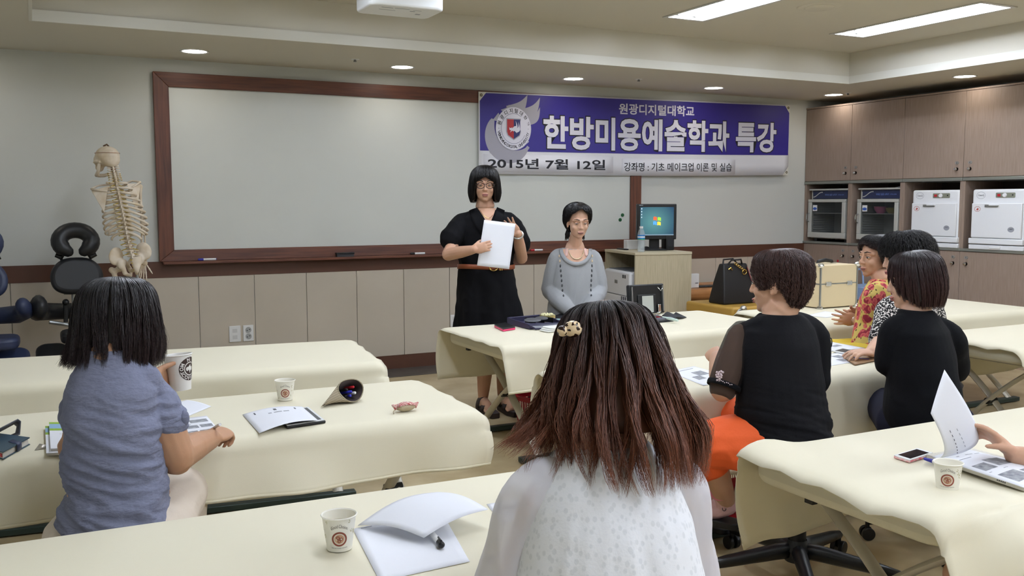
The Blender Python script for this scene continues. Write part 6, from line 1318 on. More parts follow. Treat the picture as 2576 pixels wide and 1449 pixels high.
# glasses
GLF = mat('tortoise_frame', '2c1d18', .3); gl = None
m_ = MB()
for q in (-1, 1): m_.tube([H.p(q*.032+.0265*math.cos(a), .107-.008*abs(math.cos(a)*q+q)*.5, -.004+.0205*math.sin(a)*(1 if math.sin(a) < 0 else .9)) for a in np.linspace(0, 2*PI, 25)], .0021, 6)
m_.tube([H.p(-.007, .108, .004), H.p(0, .110, .006), H.p(.007, .108, .004)], .002, 6)
for q in (-1, 1): m_.tube([H.p(q*.058, .098, .004), H.p(q*.078, .06, .006), H.p(q*.082, -.005, .0)], .0018, 6)
go = obj('glasses', m_, GLF, pr); 
m_ = MB(); ns = [dp(.048, 1.35, .010), dp(.03, 1.318, .010), dp(0, 1.298, .010), dp(-.03, 1.318, .010), dp(-.048, 1.35, .010)]; a_, b2 = smooth_path(ns, [.0012]*5); m_.tube(a_, .0012, 5); obj('necklace', m_, GOLDB, pr)
m_ = MB(); e = H.p(.080, 0, -.05); m_.tube([e, e+V((0,0,-.03))], .0015, 5); m_.ell(e+V((0,0,-.045)), (.004, .004, .016)); obj('earring', m_, CHROME, pr)
m_ = MB(); wv = (wrL-elL).normalized(); x_, y_, _q = frame_from(wv); m_.tube([wrL-wv*.012+x_*(.031*math.cos(q))+y_*(.031*math.sin(q)) for q in np.linspace(0, 2*PI, 21)], .007, 6); obj('watch', m_, mat('watch_steel', 'b8b4aa', .3, .8), pr)
rg = MB(); 
DKBR = mat('sandal_brown', '2e2220', .6)
for i, (fx, fy) in enumerate(feet):
    so = MB(); so.prism([(-.035, -.20), (.025, -.20), (.045, -.12), (.035, -.02), (.035, .06), (-.03, .06), (-.035, -.02), (-.05, -.12)], (fx-.012, fy, .038), (1,0,0), (0,1,0), .037); sd_ = obj('sandal', so, DKBR, pr, bevel=.006)
    for (y0_, zc, rr_) in ((.01, .095, .040), (-.085, .065, .044)):
        st_ = MB(); st_.sheet([[V((fx-.012-(.012 if y0_ < 0 else 0)+rr_*1.05*math.cos(a), fy+y0_+dy_, .035+(zc-.02)*math.sin(a))) for dy_ in (-.022, .022)] for a in np.linspace(0, PI, 11)]); obj('strap', st_, DKBR, sd_, solid=.004, smooth=3.2)
# paper in her hands
o = paper(pc, 'blank white handout held up by the standing woman', bul=lambda u, v: (0, -.012*math.sin(PI*v), 0), name='held_sheet', group=None)
# ---------------------------------------------------------------- seated woman in grey
stool(3.32, 5.50, 'black rolling stool under the woman in the grey sweater', h=.52)
pr = person('woman in a loose grey knit sweater sitting with lowered eyes', (3.30, 5.47, .0))
fwd = V((-.42, -.91, 0)); ss, ff, _ = basis(fwd)
H = Head((3.262, 5.385, 1.272), (-.27, -.945, -.17), k=.94)
c = V((3.29, 5.47, 0)); Z = lambda z, dx=0: V((c.x, c.y, z))
bd = MB(); H.build(bd, neck=c+V((-.005,-.012,1.12)), nr=.043)
loft(bd, [(Z(.53), .15, .12), (Z(.70), .12, .10), (Z(.86), .105, .085), (Z(.98), .095, .08), (Z(1.04), .085, .062), (Z(1.125), .055, .05)], ss, ff)
shR, shL = c+ss*.125+V((0,0,1.035)), c-ss*.125+V((0,0,1.035)); elR, elL = c+ss*.160-ff*.01+V((0,0,.80)), c-ss*.150+V((0,0,.80)); wr = c+ff*.20+V((0,0,.675))
for sh, el, q in ((shR, elR, 1), (shL, elL, -1)): slimb(bd, [sh-ss*q*.01-V((0,0,.015)), el, wr+ss*q*.05], [.036, .036, .026]); hand(bd, wr+ss*q*.045, ff*.5-ss*q*.6+V((0,0,-.35)), V((0,0,-1))+ff*-.2, ff*.4+V((0,0,.8)), curl=(.6,.6,.6,.6), k=.92)
for q in (-1, 1):
    kn = c+ff*.42+ss*q*.10+V((0,0,.50)); slimb(bd, [c+ss*q*.08+V((0,0,.56)), kn], [.07, .05]); slimb(bd, [kn, kn+ff*.02+V((0,0,-.22)), kn-ff*.02+V((0,0,-.43))], [.05, .044, .034]); limb(bd, [kn-ff*.02+V((0,0,-.455)), kn+ff*.12+V((0,0,-.47))], [.034, .024])
remesh('body', bd, SKINL, pr, voxel=.0042, it=2)
H.face(pr, 'a8746a', '4a3c35', .6)
KNIT = mat('grey_knit', '9a9c9e', .9, bump=.35, bscale=420, sheen=.15); tp = MB()
loft(tp, [(Z(.55), .188, .155), (Z(.64), .185, .155), (Z(.78), .168, .14), (Z(.92), .152, .125), (Z(1.01), .142, .105), (Z(1.055), .125, .088), (Z(1.082), .10, .075)], ss, ff)
slv = []
for sh, el, q in ((shR, elR, 1), (shL, elL, -1)):
    slimb(tp, [c+ss*q*.07+V((0,0,1.035)), sh+V((0,0,-.01)), (sh+el)/2+ss*q*.008, el+ss*q*.006], [.042, .050, .058, .062]); slimb(tp, [el+ss*q*.006, (el+wr)/2+ss*q*.035+ff*.02, wr+ss*q*.05-ff*.02], [.06, .054, .042])
def wf(co):
    r_ = co-np.array(c); a = r_@np.array(ss); b2 = r_@np.array(ff)
    return .012*nz(co, (7,7,3))+.009*ridge(co, (11,11,4.5), 5)*np.clip((1.05-co[:,2])*4, 0, 1)
sweater = remesh('sweater', tp, KNIT, pr, voxel=.007, it=3, wrinkle=folds(wf))
# wide scooped neckline laid on the knit
bv = surf(sweater); nk = c+ff*.05
def dp(a, z, off, d=-ff): return onto(bv, nk+ss*a+V((0,0,z)), d, off)
def scoop(a, r_): return (.088*r_*math.cos(a), 1.085-.088*r_*max(0, math.sin(a))**.9)
m_ = MB(); m_.sheet([[dp(*scoop(a, r_), .007) for r_ in np.linspace(.05, 1, 9)] for a in np.linspace(.02, PI-.02, 25)]); obj('chest', m_, SKINL, pr, smooth=3.2)
m_ = MB(); m_.sheet([[dp(*scoop(a, r_), .009+.005*math.sin(PI*(r_-1)/.26)) for r_ in np.linspace(1, 1.26, 6)] for a in np.linspace(-.02, PI+.02, 29)]); obj('ribbed_collar', m_, KNIT, pr, smooth=3.2, solid=.003)
PINKT = mat('pink_strap', 'dcb6ac', .7)
for q in (-1, 1): m_ = MB(); m_.sheet([[dp(q*(.060+.012*t_+dx), 1.088-.052*t_, .010) for dx in (-.010, .010)] for t_ in np.linspace(0, 1, 7)]); obj('undershirt_strap', m_, PINKT, pr, smooth=3.2, solid=.002)
PEARL = mat('pearl_beads', 'ddc8a8', .25)
for i in range(29):
    a = math.radians(5+170*i/28); obj('necklace_bead', MB().ell(dp(.052*math.cos(a), 1.088-.070*math.sin(a), .012), .0042, nu=8, nv=6), PEARL, pr, smooth=3.2)
HOLK = mat('lace_dark', '4c4e50', .9)
for q in (-1, 1):
    for i in range(9):
        t_ = i/8; p = dp(q*(.112-.018*t_), 1.035-.26*t_, .001); obj('lace_hole', MB().ell(p, (.006, .006, .011), nu=8, nv=6), PEARL if i < 2 else HOLK, pr, smooth=3.2)
PANTS = mat('dark_trousers', '2b2c33', .8); m_ = MB()
for q in (-1, 1):
    kn = c+ff*.42+ss*q*.10+V((0,0,.50)); slimb(m_, [c+ss*q*.08+V((0,0,.585)), kn+V((0,0,.0)), kn+ff*.02+V((0,0,-.22)), kn-ff*.02+V((0,0,-.38))], [.095, .072, .06, .05])
remesh('trousers', m_, PANTS, pr, voxel=.009, it=3)
tied = [(0, [(.004,.122),(.040,.120),(.068,.112),(.078,.106),(.083,.100),(.085,.096)]), (45, [(.004,.125),(.05,.116),(.080,.098),(.089,.080),(.091,.066),(.090,.056)]), (75, [(.004,.122),(.05,.115),(.083,.09),(.091,.05),(.089,.02),(.084,.0)]), (100, [(.004,.122),(.05,.115),(.085,.088),(.093,.045),(.091,.0),(.082,-.03)]), (140, [(.004,.125),(.055,.119),(.10,.085),(.115,.03),(.106,-.04),(.07,-.09)]), (180, [(.004,.125),(.06,.121),(.108,.088),(.120,.03),(.105,-.05),(.055,-.105)])]
hair('hair', pr, HB1, H.p(0, -.006, 0), H.f, H.u, sym(tied), n=2600, cols=('0d0c0d', '14110f'), t0=(0, .5), t1=(.85, 1.), wid=.0012, wig=.0035, clumps=60, cl=.35, seed=5)
for q in (-1, 1):
    m_ = MB(); b0 = H.p(q*.045, -.07, -.075)
    for i in range(26): a = rnd.uniform(0, 6.28); r_ = rnd.uniform(0, .017); o_ = H.s*(r_*math.cos(a))+H.f*(r_*math.sin(a)); m_.tube([b0+o_, b0+o_*1.2+V((0,0,-.03))+H.s*q*.008, b0+o_*1.1+V((0,0,-.062-.015*rnd.random()))+H.s*q*rnd.uniform(.005,.018)], [.0026, .0026, .0006], 5)
    obj('hair_tail', m_, mat('hair_tail_black', '100e0e', .4) if 'hair_tail_black' not in MATS else MATS['hair_tail_black'], pr, smooth=3.2)

# ---------------------------------------------------------------- woman in the blue blouse, seen from behind at the left
HDK = hair_mat('hair_dark', .36); 
def seat_legs(bd, c, ss, ff, zs, spread=.10, kn=.42, zk=None):
    zk = zk or zs; 
    for q in (-1, 1):
        k_ = c+ff*kn+ss*q*spread; k_ = V((k_.x, k_.y, zk)); slimb(bd, [V((c.x, c.y, zs+.02))+ss*q*.085, k_], [.07, .05]); slimb(bd, [k_, k_+V((0,0,-(zk-.1)*.5))+ff*.02, V((k_.x, k_.y, .09))-ff*.03], [.05, .044, .034]); an = V((k_.x, k_.y, .05))-ff*.03; limb(bd, [an, an+ff*.13+V((0,0,-.015))], [.036, .026])
stool(.15, 2.62, 'black rolling stool under the woman in the blue blouse', h=.50, rz=.3)
pr = person('woman in a blue-grey crinkled blouse seen from behind, holding a coffee cup', (.15, 2.68, 0))
fwd = V((.30, .954, 0)); ss, ff, _ = basis(fwd)           # her right is to the right of the picture
H = Head((0.193, 2.712, 1.081), (.12, .985, -.12), k=.95)
c = V((0.165, 2.639, 0.781)); c.z = 0; Z = lambda z, d=0: V((c.x, c.y, z))+ff*d
bd = MB(); H.build(bd, neck=Z(1.0, .0), nr=.054)
loft(bd, [(Z(.50), .135, .12), (Z(.62), .12, .10), (Z(.75), .11, .09), (Z(.86), .11, .09), (Z(.93), .10, .07), (Z(1.01), .06, .052)], ss, ff)
shR, shL = V((0.258, 2.659, 0.891)), V((0.107, 2.848, 0.871)); elR = V((0.320, 2.642, 0.706)); wrR = V((0.448, 2.831, 0.700))
slimb(bd, [shR, (shR+elR)/2, elR], [.046, .056, .049]); slimb(bd, [elR, elR*.55+wrR*.45+V((0,0,.004)), wrR], [.047, .042, .027])
hand(bd, wrR, V((.55,.75,.05)), V((-.2,.25,-1)), V((-.8,.5,.35)), curl=(.95,1.0,1.05,1.1), spread=.05, thumb=(.35, .35), k=.95)
cupc = V((0.392, 3.051, 0.871)); wrL = cupc+V((-.09, -.065, -.015)); elL = V((.075, 2.93, .70)); slimb(bd, [shL, elL], [.034, .036]); slimb(bd, [elL, (elL+wrL)/2, wrL], [.044, .040, .028])
hand(bd, wrL, V((.5,.85,.05)), V((.85,-.45,0)), V((-.1,.1,1)), curl=(.62,.66,.68,.70), spread=.05, thumb=(.35, .62), k=.98)
seat_legs(bd, c, ss, ff, .52, kn=.40)
remesh('body', bd, SKINT, pr, voxel=.0045, it=2)
H.face(pr)
BLUEB = mat('chambray', '74788e', .85, bump=.5, bscale=38, bstretch=(1,1,2.2), var=.10, vscale=120); tp = MB()
loft(tp, [(Z(.40), .134, .140), (Z(.52), .132, .138), (Z(.62), .122, .124), (Z(.72), .114, .112), (Z(.84), .116, .112), (Z(.91), .112, .098), (Z(.955), .098, .08), (Z(.99), .076, .064), (Z(1.01), .062, .058)], ss, ff)
slimb(tp, [c+ss*.075+V((0,0,.945)), shR+V((0,0,-.008)), shR+(elR-shR)*.25, shR+(elR-shR)*.44], [.042, .052, .064, .056]); slimb(tp, [c-ss*.06+V((0,0,.94)), shL, shL+(elL-shL)*.35], [.042, .044, .044])
def wf(co):
    r_ = co-np.array(c); a = r_@np.array(ss); low = np.clip((.97-co[:,2])*6, 0, 1); diag = co[:,2]*1.0+a*.35
    q = np.stack([a, diag, r_@np.array(ff)], 1)
    return low*(.012*ridge(q, (4, 17, 4), 1)+.009*ridge(q, (8, 34, 8), 4)+.003*nz(q, (20, 70, 20)))+.004*nz(co, (12,12,12))
remesh('blouse', tp, BLUEB, pr, voxel=.0058, it=3, wrinkle=folds(wf))
cf = shR+(elR-shR)*.455; x_, y_, d_ = frame_from((elR-shR)); m_ = MB(); m_.tube([cf+x_*(.057*math.cos(a))+y_*(.057*math.sin(a)) for a in np.linspace(0, 2*PI, 31)], [(.008, .012)]*31, 8, up=d_); cu_ = obj('sleeve_cuff', m_, BLUEB, pr, smooth=3.2)
kt = cf+ss*.058+V((0,-.012,.01)); obj('sleeve_knot', MB().ell(kt, (.014, .014, .022)), BLUEB, cu_, smooth=3.2)
CREAMT = mat('beige_trousers', 'd3c6b6', .8, bump=.15, bscale=60); m_ = MB()
for q in (-1, 1):
    k_ = c+ff*.40+ss*q*.10; k_ = V((k_.x, k_.y, .52)); slimb(m_, [V((c.x, c.y, .50))+ss*q*.095, k_], [.10, .075]); slimb(m_, [k_, V((k_.x, k_.y, .14))], [.073, .055])
remesh('trousers', m_, CREAMT, pr, voxel=.008, it=3, disp=[(.008, (9, 9, 9))])
# collar seam
m_ = MB(); m_.tube([Z(1.006)+ss*(.064*math.cos(a))+ff*(.054*math.sin(a)) for a in np.linspace(0, 2*PI, 31)], [(.006, .016)]*31, 6, up=(0,0,1)); obj('collar', m_, BLUEB, pr, smooth=3.2)
hk = [(0, [(.004,.12),(.05,.116),(.080,.098),(.092,.07),(.096,.045),(.094,.03)]), (50, [(.004,.12),(.055,.114),(.086,.088),(.098,.04),(.100,-.02),(.094,-.07)]), (90, [(.004,.12),(.06,.113),(.092,.083),(.106,.02),(.112,-.05),(.095,-.125)]), (140, [(.004,.12),(.062,.114),(.102,.083),(.118,.02),(.118,-.05),(.100,-.135)]), (180, [(.004,.12),(.062,.115),(.106,.083),(.120,.02),(.116,-.05),(.098,-.135)]),
      (230, [(.004,.12),(.062,.114),(.104,.083),(.120,.015),(.124,-.055),(.126,-.125)]), (270, [(.004,.12),(.06,.113),(.093,.080),(.110,.01),(.120,-.06),(.134,-.115)]), (310, [(.004,.12),(.055,.114),(.086,.088),(.100,.03),(.104,-.04),(.104,-.09)])]
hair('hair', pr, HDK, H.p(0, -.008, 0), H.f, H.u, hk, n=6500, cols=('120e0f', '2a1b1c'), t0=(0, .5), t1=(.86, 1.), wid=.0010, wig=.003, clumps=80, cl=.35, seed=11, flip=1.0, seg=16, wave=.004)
# coffee cup in her hand
t = thing('coffee_cup', 'tall white paper coffee cup held by the blue-bloused woman', 'cup', cupc+V((0,0,-.058)))
cx, cy, cz = cupc.x, cupc.y, cupc.z-.058; ax = V((.06, -.06, 1)).normalized(); Rc = M.Rotation(.09, 3, V((-1, -1, 0)))
CW = mat('cup_white', 'ecebe6', .45); prof = [(.0001, .004), (.0285, .004), (.029, 0), (.030, 0), (.0425, .112)]
obj('body', MB().lathe(prof, 40, (cx, cy, cz), Rc), CW, t, smooth=1.); obj('inside', MB().lathe([(.0001, .008), (.028, .008), (.0415, .111)], 40, (cx, cy, cz), Rc), CW, t, smooth=1.)
k = [(.0415, .111), (.0435, .1135), (.0455, .1115), (.0435, .109)]; obj('rim', MB().lathe(k+[k[0]], 40, (cx, cy, cz), Rc), CW, t)
CBR = mat('coffee_brown', '3a2a25', .5); ang = math.atan2(-cy, -cx)+1.0
def onc(a, s, d=.0007): r_ = .030+.0125*s/.112+d; return V((cx, cy, cz)) + Rc @ V((r_*math.cos(ang+a/.0365), r_*math.sin(ang+a/.0365), s))
q = MB(); q.sheet([[onc(r_*math.cos(a), .066+r_*math.sin(a)) for r_ in (.022, .030, .037)] for a in np.linspace(0, 2*PI, 41)]); lg = obj('logo_ring', q, CBR, t)
q = MB(); q.sheet([[onc(r_*math.cos(a), .066+r_*math.sin(a)) for r_ in (.0001, .0185)] for a in np.linspace(0, 2*PI, 31)]); obj('logo_middle', q, CBR, lg)
q = MB(); q.add([onc(a*.0013, .066+b2*.0013, .0013) for a, b2 in ((-9, 2), (-3, 7), (1, 11), (2, 5), (8, 1), (3, -2), (-1, -11), (-3, -4))], [(0,1,7),(1,2,3),(1,3,7),(3,4,5),(3,5,7),(5,6,7)]); obj('logo_bird', q, CW, lg)
def ringtxt(s, a0, a1, up):
    q = MB(); n = len(s)
    for i, ch in enumerate(s):
        if ch == ' ': continue
        th = math.radians(a0+(a1-a0)*i/(n-1)); vs, fs = text_geo(ch, .03); ar = np.array(vs); w_ = ar[:,0].max()-ar[:,0].min(); sc = .0105/.72
        ux, uy = math.cos(th)*up, math.sin(th)*up; rx, ry = uy, -ux
        q.add([onc(.0297*math.cos(th)+((p[0]-ar[:,0].min()-w_/2)*rx+(p[1]-.36)*ux)*sc, .066+.0297*math.sin(th)+((p[0]-ar[:,0].min()-w_/2)*ry+(p[1]-.36)*uy)*sc, .0014) for p in vs], fs)
    obj('logo_lettering', q, CW, lg)
ringtxt('TOM N TOMS', 200, -20, 1); ringtxt('COFFEE', 215, 325, -1)
a, b2 = V((0.461, 2.835, 0.735)), V((0.467, 3.064, 0.668)); t = thing('white_pen', 'white pen in the writing hand of the blue-bloused woman', 'pen', b2); obj('barrel', MB().tube([b2, a, a+(a-b2)*.3], [.0015, .0045, .0045], 10), WHITE, t); obj('clip', MB().tube([a+(a-b2)*.05+V((0,-.005,0)), a+(a-b2)*.28+V((0,-.005,0))], .0014, 6), CHROME, t)
# ---------------------------------------------------------------- foreground woman in white, seen from behind
stool(.90, 1.22, 'black rolling stool under the woman in the white blouse', h=.50, rz=.5)
pr = person('woman in a white sheer-sleeved blouse with long brown hair, nearest the camera', (.92, 1.33, 0))
fwd = V((.25, .968, 0)); ss, ff, _ = basis(fwd)
H = Head((0.941, 1.450, 1.101), (.30, .93, -.25), k=1.02)
c = V((.875, 1.345, 0)); Z = lambda z, d=0: V((c.x, c.y, z))+ff*d
bd = MB(); H.build(bd, neck=Z(1.005, .02), nr=.055)
loft(bd, [(Z(.50), .15, .13), (Z(.62), .12, .10), (Z(.75), .11, .09), (Z(.86), .11, .09), (Z(.92), .10, .07), (Z(1.01), .06, .055)], ss, ff)
shR, shL = c+ss*.125+V((0,0,.905)), c-ss*.125+V((0,0,.905)); elR, wrR = c+ss*.158+ff*.06+V((0,0,.695)), c+ss*.04+ff*.26+V((0,0,.70)); elL, wrL = c-ss*.160+ff*.05+V((0,0,.695)), c-ss*.04+ff*.27+V((0,0,.695))
for sh, el, wr, q in ((shR, elR, wrR, 1), (shL, elL, wrL, -1)):
    slimb(bd, [sh-V((0,0,.02)), el], [.030, .036]); slimb(bd, [el, (el+wr)/2, wr], [.038, .036, .026]); hand(bd, wr, ff*.8-ss*q*.5, V((0,0,-1)), -ss*q, curl=(.3,.3,.3,.35), k=.92)
seat_legs(bd, c, ss, ff, .52)
remesh('body', bd, SKINL, pr, voxel=.0055, it=2)
H.face(pr)
WB = mat('white_blouse', 'eef0f4', .8, bump=.08, bscale=200); nt, b = nodes_of(WB)
vo = nt.nodes.new('ShaderNodeTexVoronoi'); vo.inputs['Scale'].default_value = 95; tcn = nt.nodes.new('ShaderNodeTexCoord'); mp_ = nt.nodes.new('ShaderNodeMapping'); mp_.inputs['Scale'].default_value = (1, 1, .75); nt.links.new(tcn.outputs['Object'], mp_.inputs[0]); nt.links.new(mp_.outputs[0], vo.inputs['Vector'])
rp = nt.nodes.new('ShaderNodeValToRGB'); rp.color_ramp.elements[0].position = .30; rp.color_ramp.elements[0].color = (*lin('dfe2e7'), 1); rp.color_ramp.elements[1].position = .42; rp.color_ramp.elements[1].color = (*lin('eceef3'), 1); nt.links.new(vo.outputs['Distance'], rp.inputs[0]); nt.links.new(rp.outputs[0], b.inputs['Base Color'])
SHW = mat('sheer_white', 'e6e4ea', .8, alpha=.72); tp = MB()
loft(tp, [(Z(.40, -.02), .215, .195), (Z(.52, -.02), .202, .18), (Z(.64, -.015), .185, .162), (Z(.76, -.01), .166, .145), (Z(.85), .150, .128), (Z(.91), .132, .10), (Z(.95), .105, .082), (Z(.985), .072, .066)], ss, ff)
def wf(co):
    r_ = co-np.array(c); a = r_@np.array(ss); low = np.clip((.95-co[:,2])*2.5, 0, 1); rad = a/np.maximum(.12, (1.15-co[:,2]))
    q = np.stack([rad, co[:,2], np.zeros(len(co))], 1)
    return low*(.017*nz(q, (5.5, 1.3, 1), 2)+.007*ridge(q, (9, 2.2, 1), 7)-.016*np.exp(-((rad-.09)/.035)**2)*low)+.002*nz(co, (30, 30, 30))
remesh('blouse', tp, WB, pr, voxel=.0062, it=3, wrinkle=folds(wf))
for sh, el, wr, q in ((shR, elR, wrR, 1), (shL, elL, wrL, -1)):
    m_ = MB(); slimb(m_, [c+ss*q*.08+V((0,0,.915)), sh+V((0,0,-.008)), (sh+el)/2+ss*q*.008, el+ss*q*.012-V((0,0,.01))], [.036, .050, .056, .064]); slimb(m_, [el+ss*q*.012-V((0,0,.01)), (el*.5+wr*.5)+ss*q*.02], [.064, .054])
    def wf2(co, sh=sh): return .010*ridge(co, (13, 13, 3.5), 3)+.005*nz(co, (25, 25, 8))
    remesh('sheer_sleeve', m_, SHW, pr, voxel=.0065, it=3, wrinkle=folds(wf2))
m_ = MB(); 
for q in (-1, 1):
    k_ = c+ff*.42+ss*q*.10; slimb(m_, [V((c.x, c.y, .53))+ss*q*.085, V((k_.x, k_.y, .52))], [.095, .075]); slimb(m_, [V((k_.x, k_.y, .52)), V((k_.x, k_.y, .13))], [.07, .05])
remesh('trousers', m_, PANTS, pr, voxel=.009, it=3)
HBRN = hair_mat('hair_brown', .42)
hk = [(0, [(.004,.112),(.045,.108),(.072,.088),(.084,.058),(.090,.02),(.092,-.03),(.090,-.07)]), (45, [(.004,.112),(.048,.107),(.074,.084),(.086,.035),(.098,-.03),(.112,-.09),(.114,-.135)]), (90, [(.004,.112),(.050,.106),(.074,.080),(.088,.025),(.106,-.05),(.142,-.125),(.124,-.195)]), (135, [(.004,.112),(.056,.106),(.086,.080),(.108,.02),(.132,-.06),(.160,-.14),(.155,-.225)]), (180, [(.004,.112),(.058,.107),(.098,.080),(.118,.02),(.140,-.06),(.168,-.15),(.168,-.238)]),
      (225, [(.004,.112),(.056,.106),(.086,.080),(.108,.02),(.132,-.06),(.155,-.13),(.160,-.21)]), (270, [(.004,.112),(.050,.106),(.075,.080),(.090,.02),(.110,-.045),(.142,-.105),(.188,-.150)]), (315, [(.004,.112),(.048,.107),(.074,.084),(.088,.03),(.100,-.03),(.120,-.085),(.138,-.13)])]
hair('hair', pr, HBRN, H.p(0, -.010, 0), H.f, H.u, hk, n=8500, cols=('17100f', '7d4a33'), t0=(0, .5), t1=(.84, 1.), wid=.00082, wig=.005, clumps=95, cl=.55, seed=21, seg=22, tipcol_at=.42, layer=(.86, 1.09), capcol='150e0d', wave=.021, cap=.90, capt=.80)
CLIPM = mat('leopard_clip', 'e3c9a0', .25); nt, b = nodes_of(CLIPM); n_ = nt.nodes.new('ShaderNodeTexNoise'); n_.inputs['Scale'].default_value = 95; n_.inputs['Detail'].default_value = 1; rp = nt.nodes.new('ShaderNodeValToRGB'); rp.color_ramp.interpolation = 'CONSTANT'; rp.color_ramp.elements[0].color = (*lin('e6cda6'), 1); rp.color_ramp.elements[1].position = .52; rp.color_ramp.elements[1].color = (*lin('2a1712'), 1); tcn = nt.nodes.new('ShaderNodeTexCoord'); nt.links.new(tcn.outputs['Object'], n_.inputs['Vector']); nt.links.new(n_.outputs[0], rp.inputs[0]); nt.links.new(rp.outputs[0], b.inputs['Base Color'])
p = V((0.831, 1.388, 1.179)); m_ = MB(); Rk = M((H.s, H.f, H.u)).transposed() @ M.Rotation(-.5, 3, 'Z'); m_.ell(p, (.017, .011, .015), Rk); m_.ell(p+V((-.017, .006, -.003)), (.010, .009, .010), Rk); o = obj('hair_clip', m_, CLIPM, pr, smooth=3.2); o['label'] = 'leopard-patterned hair clip'
# ---------------------------------------------------------------- woman in the black tee, seen from behind
stool(2.47, 2.50, 'black five-star stool under the woman in orange trousers', h=.50, rz=.33, R=.355)
pr = person('woman in a black tee and orange trousers with short brown hair, seen from behind', (2.48, 2.60, 0))
fwd = V((-.10, .995, 0)); ss, ff, _ = basis(fwd)
H = Head((2.453, 2.616, 1.105), (-.50, .86, -.06), k=1.0)
c = V((2.450, 2.60, 0)); Z = lambda z, d=0: V((c.x, c.y, z))+ff*d
bd = MB(); H.build(bd, neck=Z(1.0, .0), nr=.058)
loft(bd, [(Z(.50), .165, .13), (Z(.60), .155, .115), (Z(.72), .145, .105), (Z(.85), .13, .09), (Z(.91), .11, .07), (Z(1.0), .062, .055)], ss, ff)
shL, elL, wrL = V((2.319, 2.664, 0.904)), V((2.227, 2.647, 0.713)), V((2.342, 2.822, 0.796)); shR, elR, wrR = V((2.628, 2.605, 0.883)), V((2.647, 2.609, 0.688)), V((2.754, 2.782, 0.705))
for sh, el, wr, q in ((shL, elL, wrL, -1), (shR, elR, wrR, 1)): slimb(bd, [sh, (sh+el)/2, el], [.046, .050, .046]); slimb(bd, [el, (el+wr)/2, wr], [.045, .041, .028])
hand(bd, wrL, V((.35,.85,.2)), V((.6,.2,-.6)), V((.5,-.2,.8)), curl=(.8,.85,.9,.9), spread=.05, k=.9); hand(bd, wrR, V((-.5,.8,-.1)), V((-.2,0,-1)), V((-.8,-.3,0)), curl=(.3,.3,.3,.3), k=.9)
hipL, knL, anL = c-ss*.09+V((0,0,.52)), V((2.178, 2.695, 0.499)), V((2.380, 2.787, 0.213)); knR, anR = c+ss*.10+ff*.42+V((0,0,.52)), c+ss*.06+ff*.34+V((0,0,.13))
for h_, kn, an in ((hipL, knL, anL), (c+ss*.09+V((0,0,.52)), knR, anR)): slimb(bd, [h_, kn], [.09, .062]); slimb(bd, [kn, kn.lerp(an, .45)-ff*.012, an], [.058, .052, .034])
soleL = V((2.391, 2.817, 0.119))
for an, tp_ in ((anL, anL+V((-.05,.10,-.075))), (anR, anR+V((.02,.13,-.06)))): limb(bd, [an, an*.4+tp_*.6+V((0,0,.008)), tp_], [.036, .034, .026])
remesh('body', bd, SKIN, pr, voxel=.0048, it=2)
H.face(pr)
BLKT = mat('black_jersey', '0d0d11', .88, spec=.22, bump=.10, bscale=120); tp = MB()
loft(tp, [(Z(.505, -.03), .188, .165), (Z(.56, -.03), .180, .158), (Z(.66, -.02), .172, .138), (Z(.76, -.01), .170, .13), (Z(.87), .165, .122), (Z(.93), .150, .10), (Z(.965), .118, .08), (Z(.988), .078, .068)], ss, ff)
slimb(tp, [c-ss*.09+V((0,0,.945)), shL+ss*.03], [.045, .052]); slimb(tp, [c+ss*.09+V((0,0,.945)), shR, shR+(elR-shR)*.85], [.045, .062, .058])
def wf(co):
    r_ = co-np.array(c); a = r_@np.array(ss); low = np.clip((.80-co[:,2])*5, 0, 1); q = np.stack([a, co[:,2]+.25*a, np.zeros(len(co))], 1)
    return low*(.007*ridge(q, (3, 19, 1), 1)+.005*ridge(q, (6, 40, 1), 5))+.004*nz(co, (8, 8, 8))
remesh('tee', tp, BLKT, pr, voxel=.0062, it=3, wrinkle=folds(wf))
SHB = mat('sheer_black', '1c1514', .8, alpha=.70); m_ = MB(); slimb(m_, [shL+ss*.012-V((0,0,.002)), (shL+elL)/2, shL+(elL-shL)*.92], [.060, .061, .059]); o = remesh('sheer_sleeve', m_, SHB, pr, voxel=.006, it=3)
LACE = mat('lace_pale', 'cdb9bb', .8); m_ = MB(); e0 = shL+(elL-shL)*.86; x_, y_, d_ = frame_from((elL-shL)); vo_ = (V((0,0,1.4))-e0); vo_ = (vo_-d_*vo_.dot(d_)).normalized(); v2 = d_.cross(vo_)
LB = []
for i in range(15):
    a = i*1.9; r_ = .004+.0125*(i/15); an_ = (r_*math.cos(a))/.062+.45; base = e0+(vo_*math.cos(an_)+v2*math.sin(an_))*.0615+d_*(r_*math.sin(a)*1.3-.008); m_.ell(base, (.0045, .0045, .0045), nu=8, nv=6)
for i in range(9):
    an_ = .45-.12*i*.9; base = e0+(vo_*math.cos(an_)+v2*math.sin(an_))*.0615+d_*(.012+.002*math.sin(i*2)); m_.ell(base, (.0028, .0028, .0028), nu=6, nv=5)
o = obj('lace_motif', m_, LACE, pr, smooth=3.2)
m_ = MB(); m_.tube([shL+(elL-shL)*.93+(vo_*math.cos(a)+v2*math.sin(a))*.0605 for a in np.linspace(0, 2*PI, 31)], [(.003, .011)]*31, 6, up=d_); obj('sleeve_hem', m_, BLKT, pr, smooth=3.2)
ORG = mat('orange_cotton', 'e8602a', .75, bump=.12, bscale=90); m_ = MB()
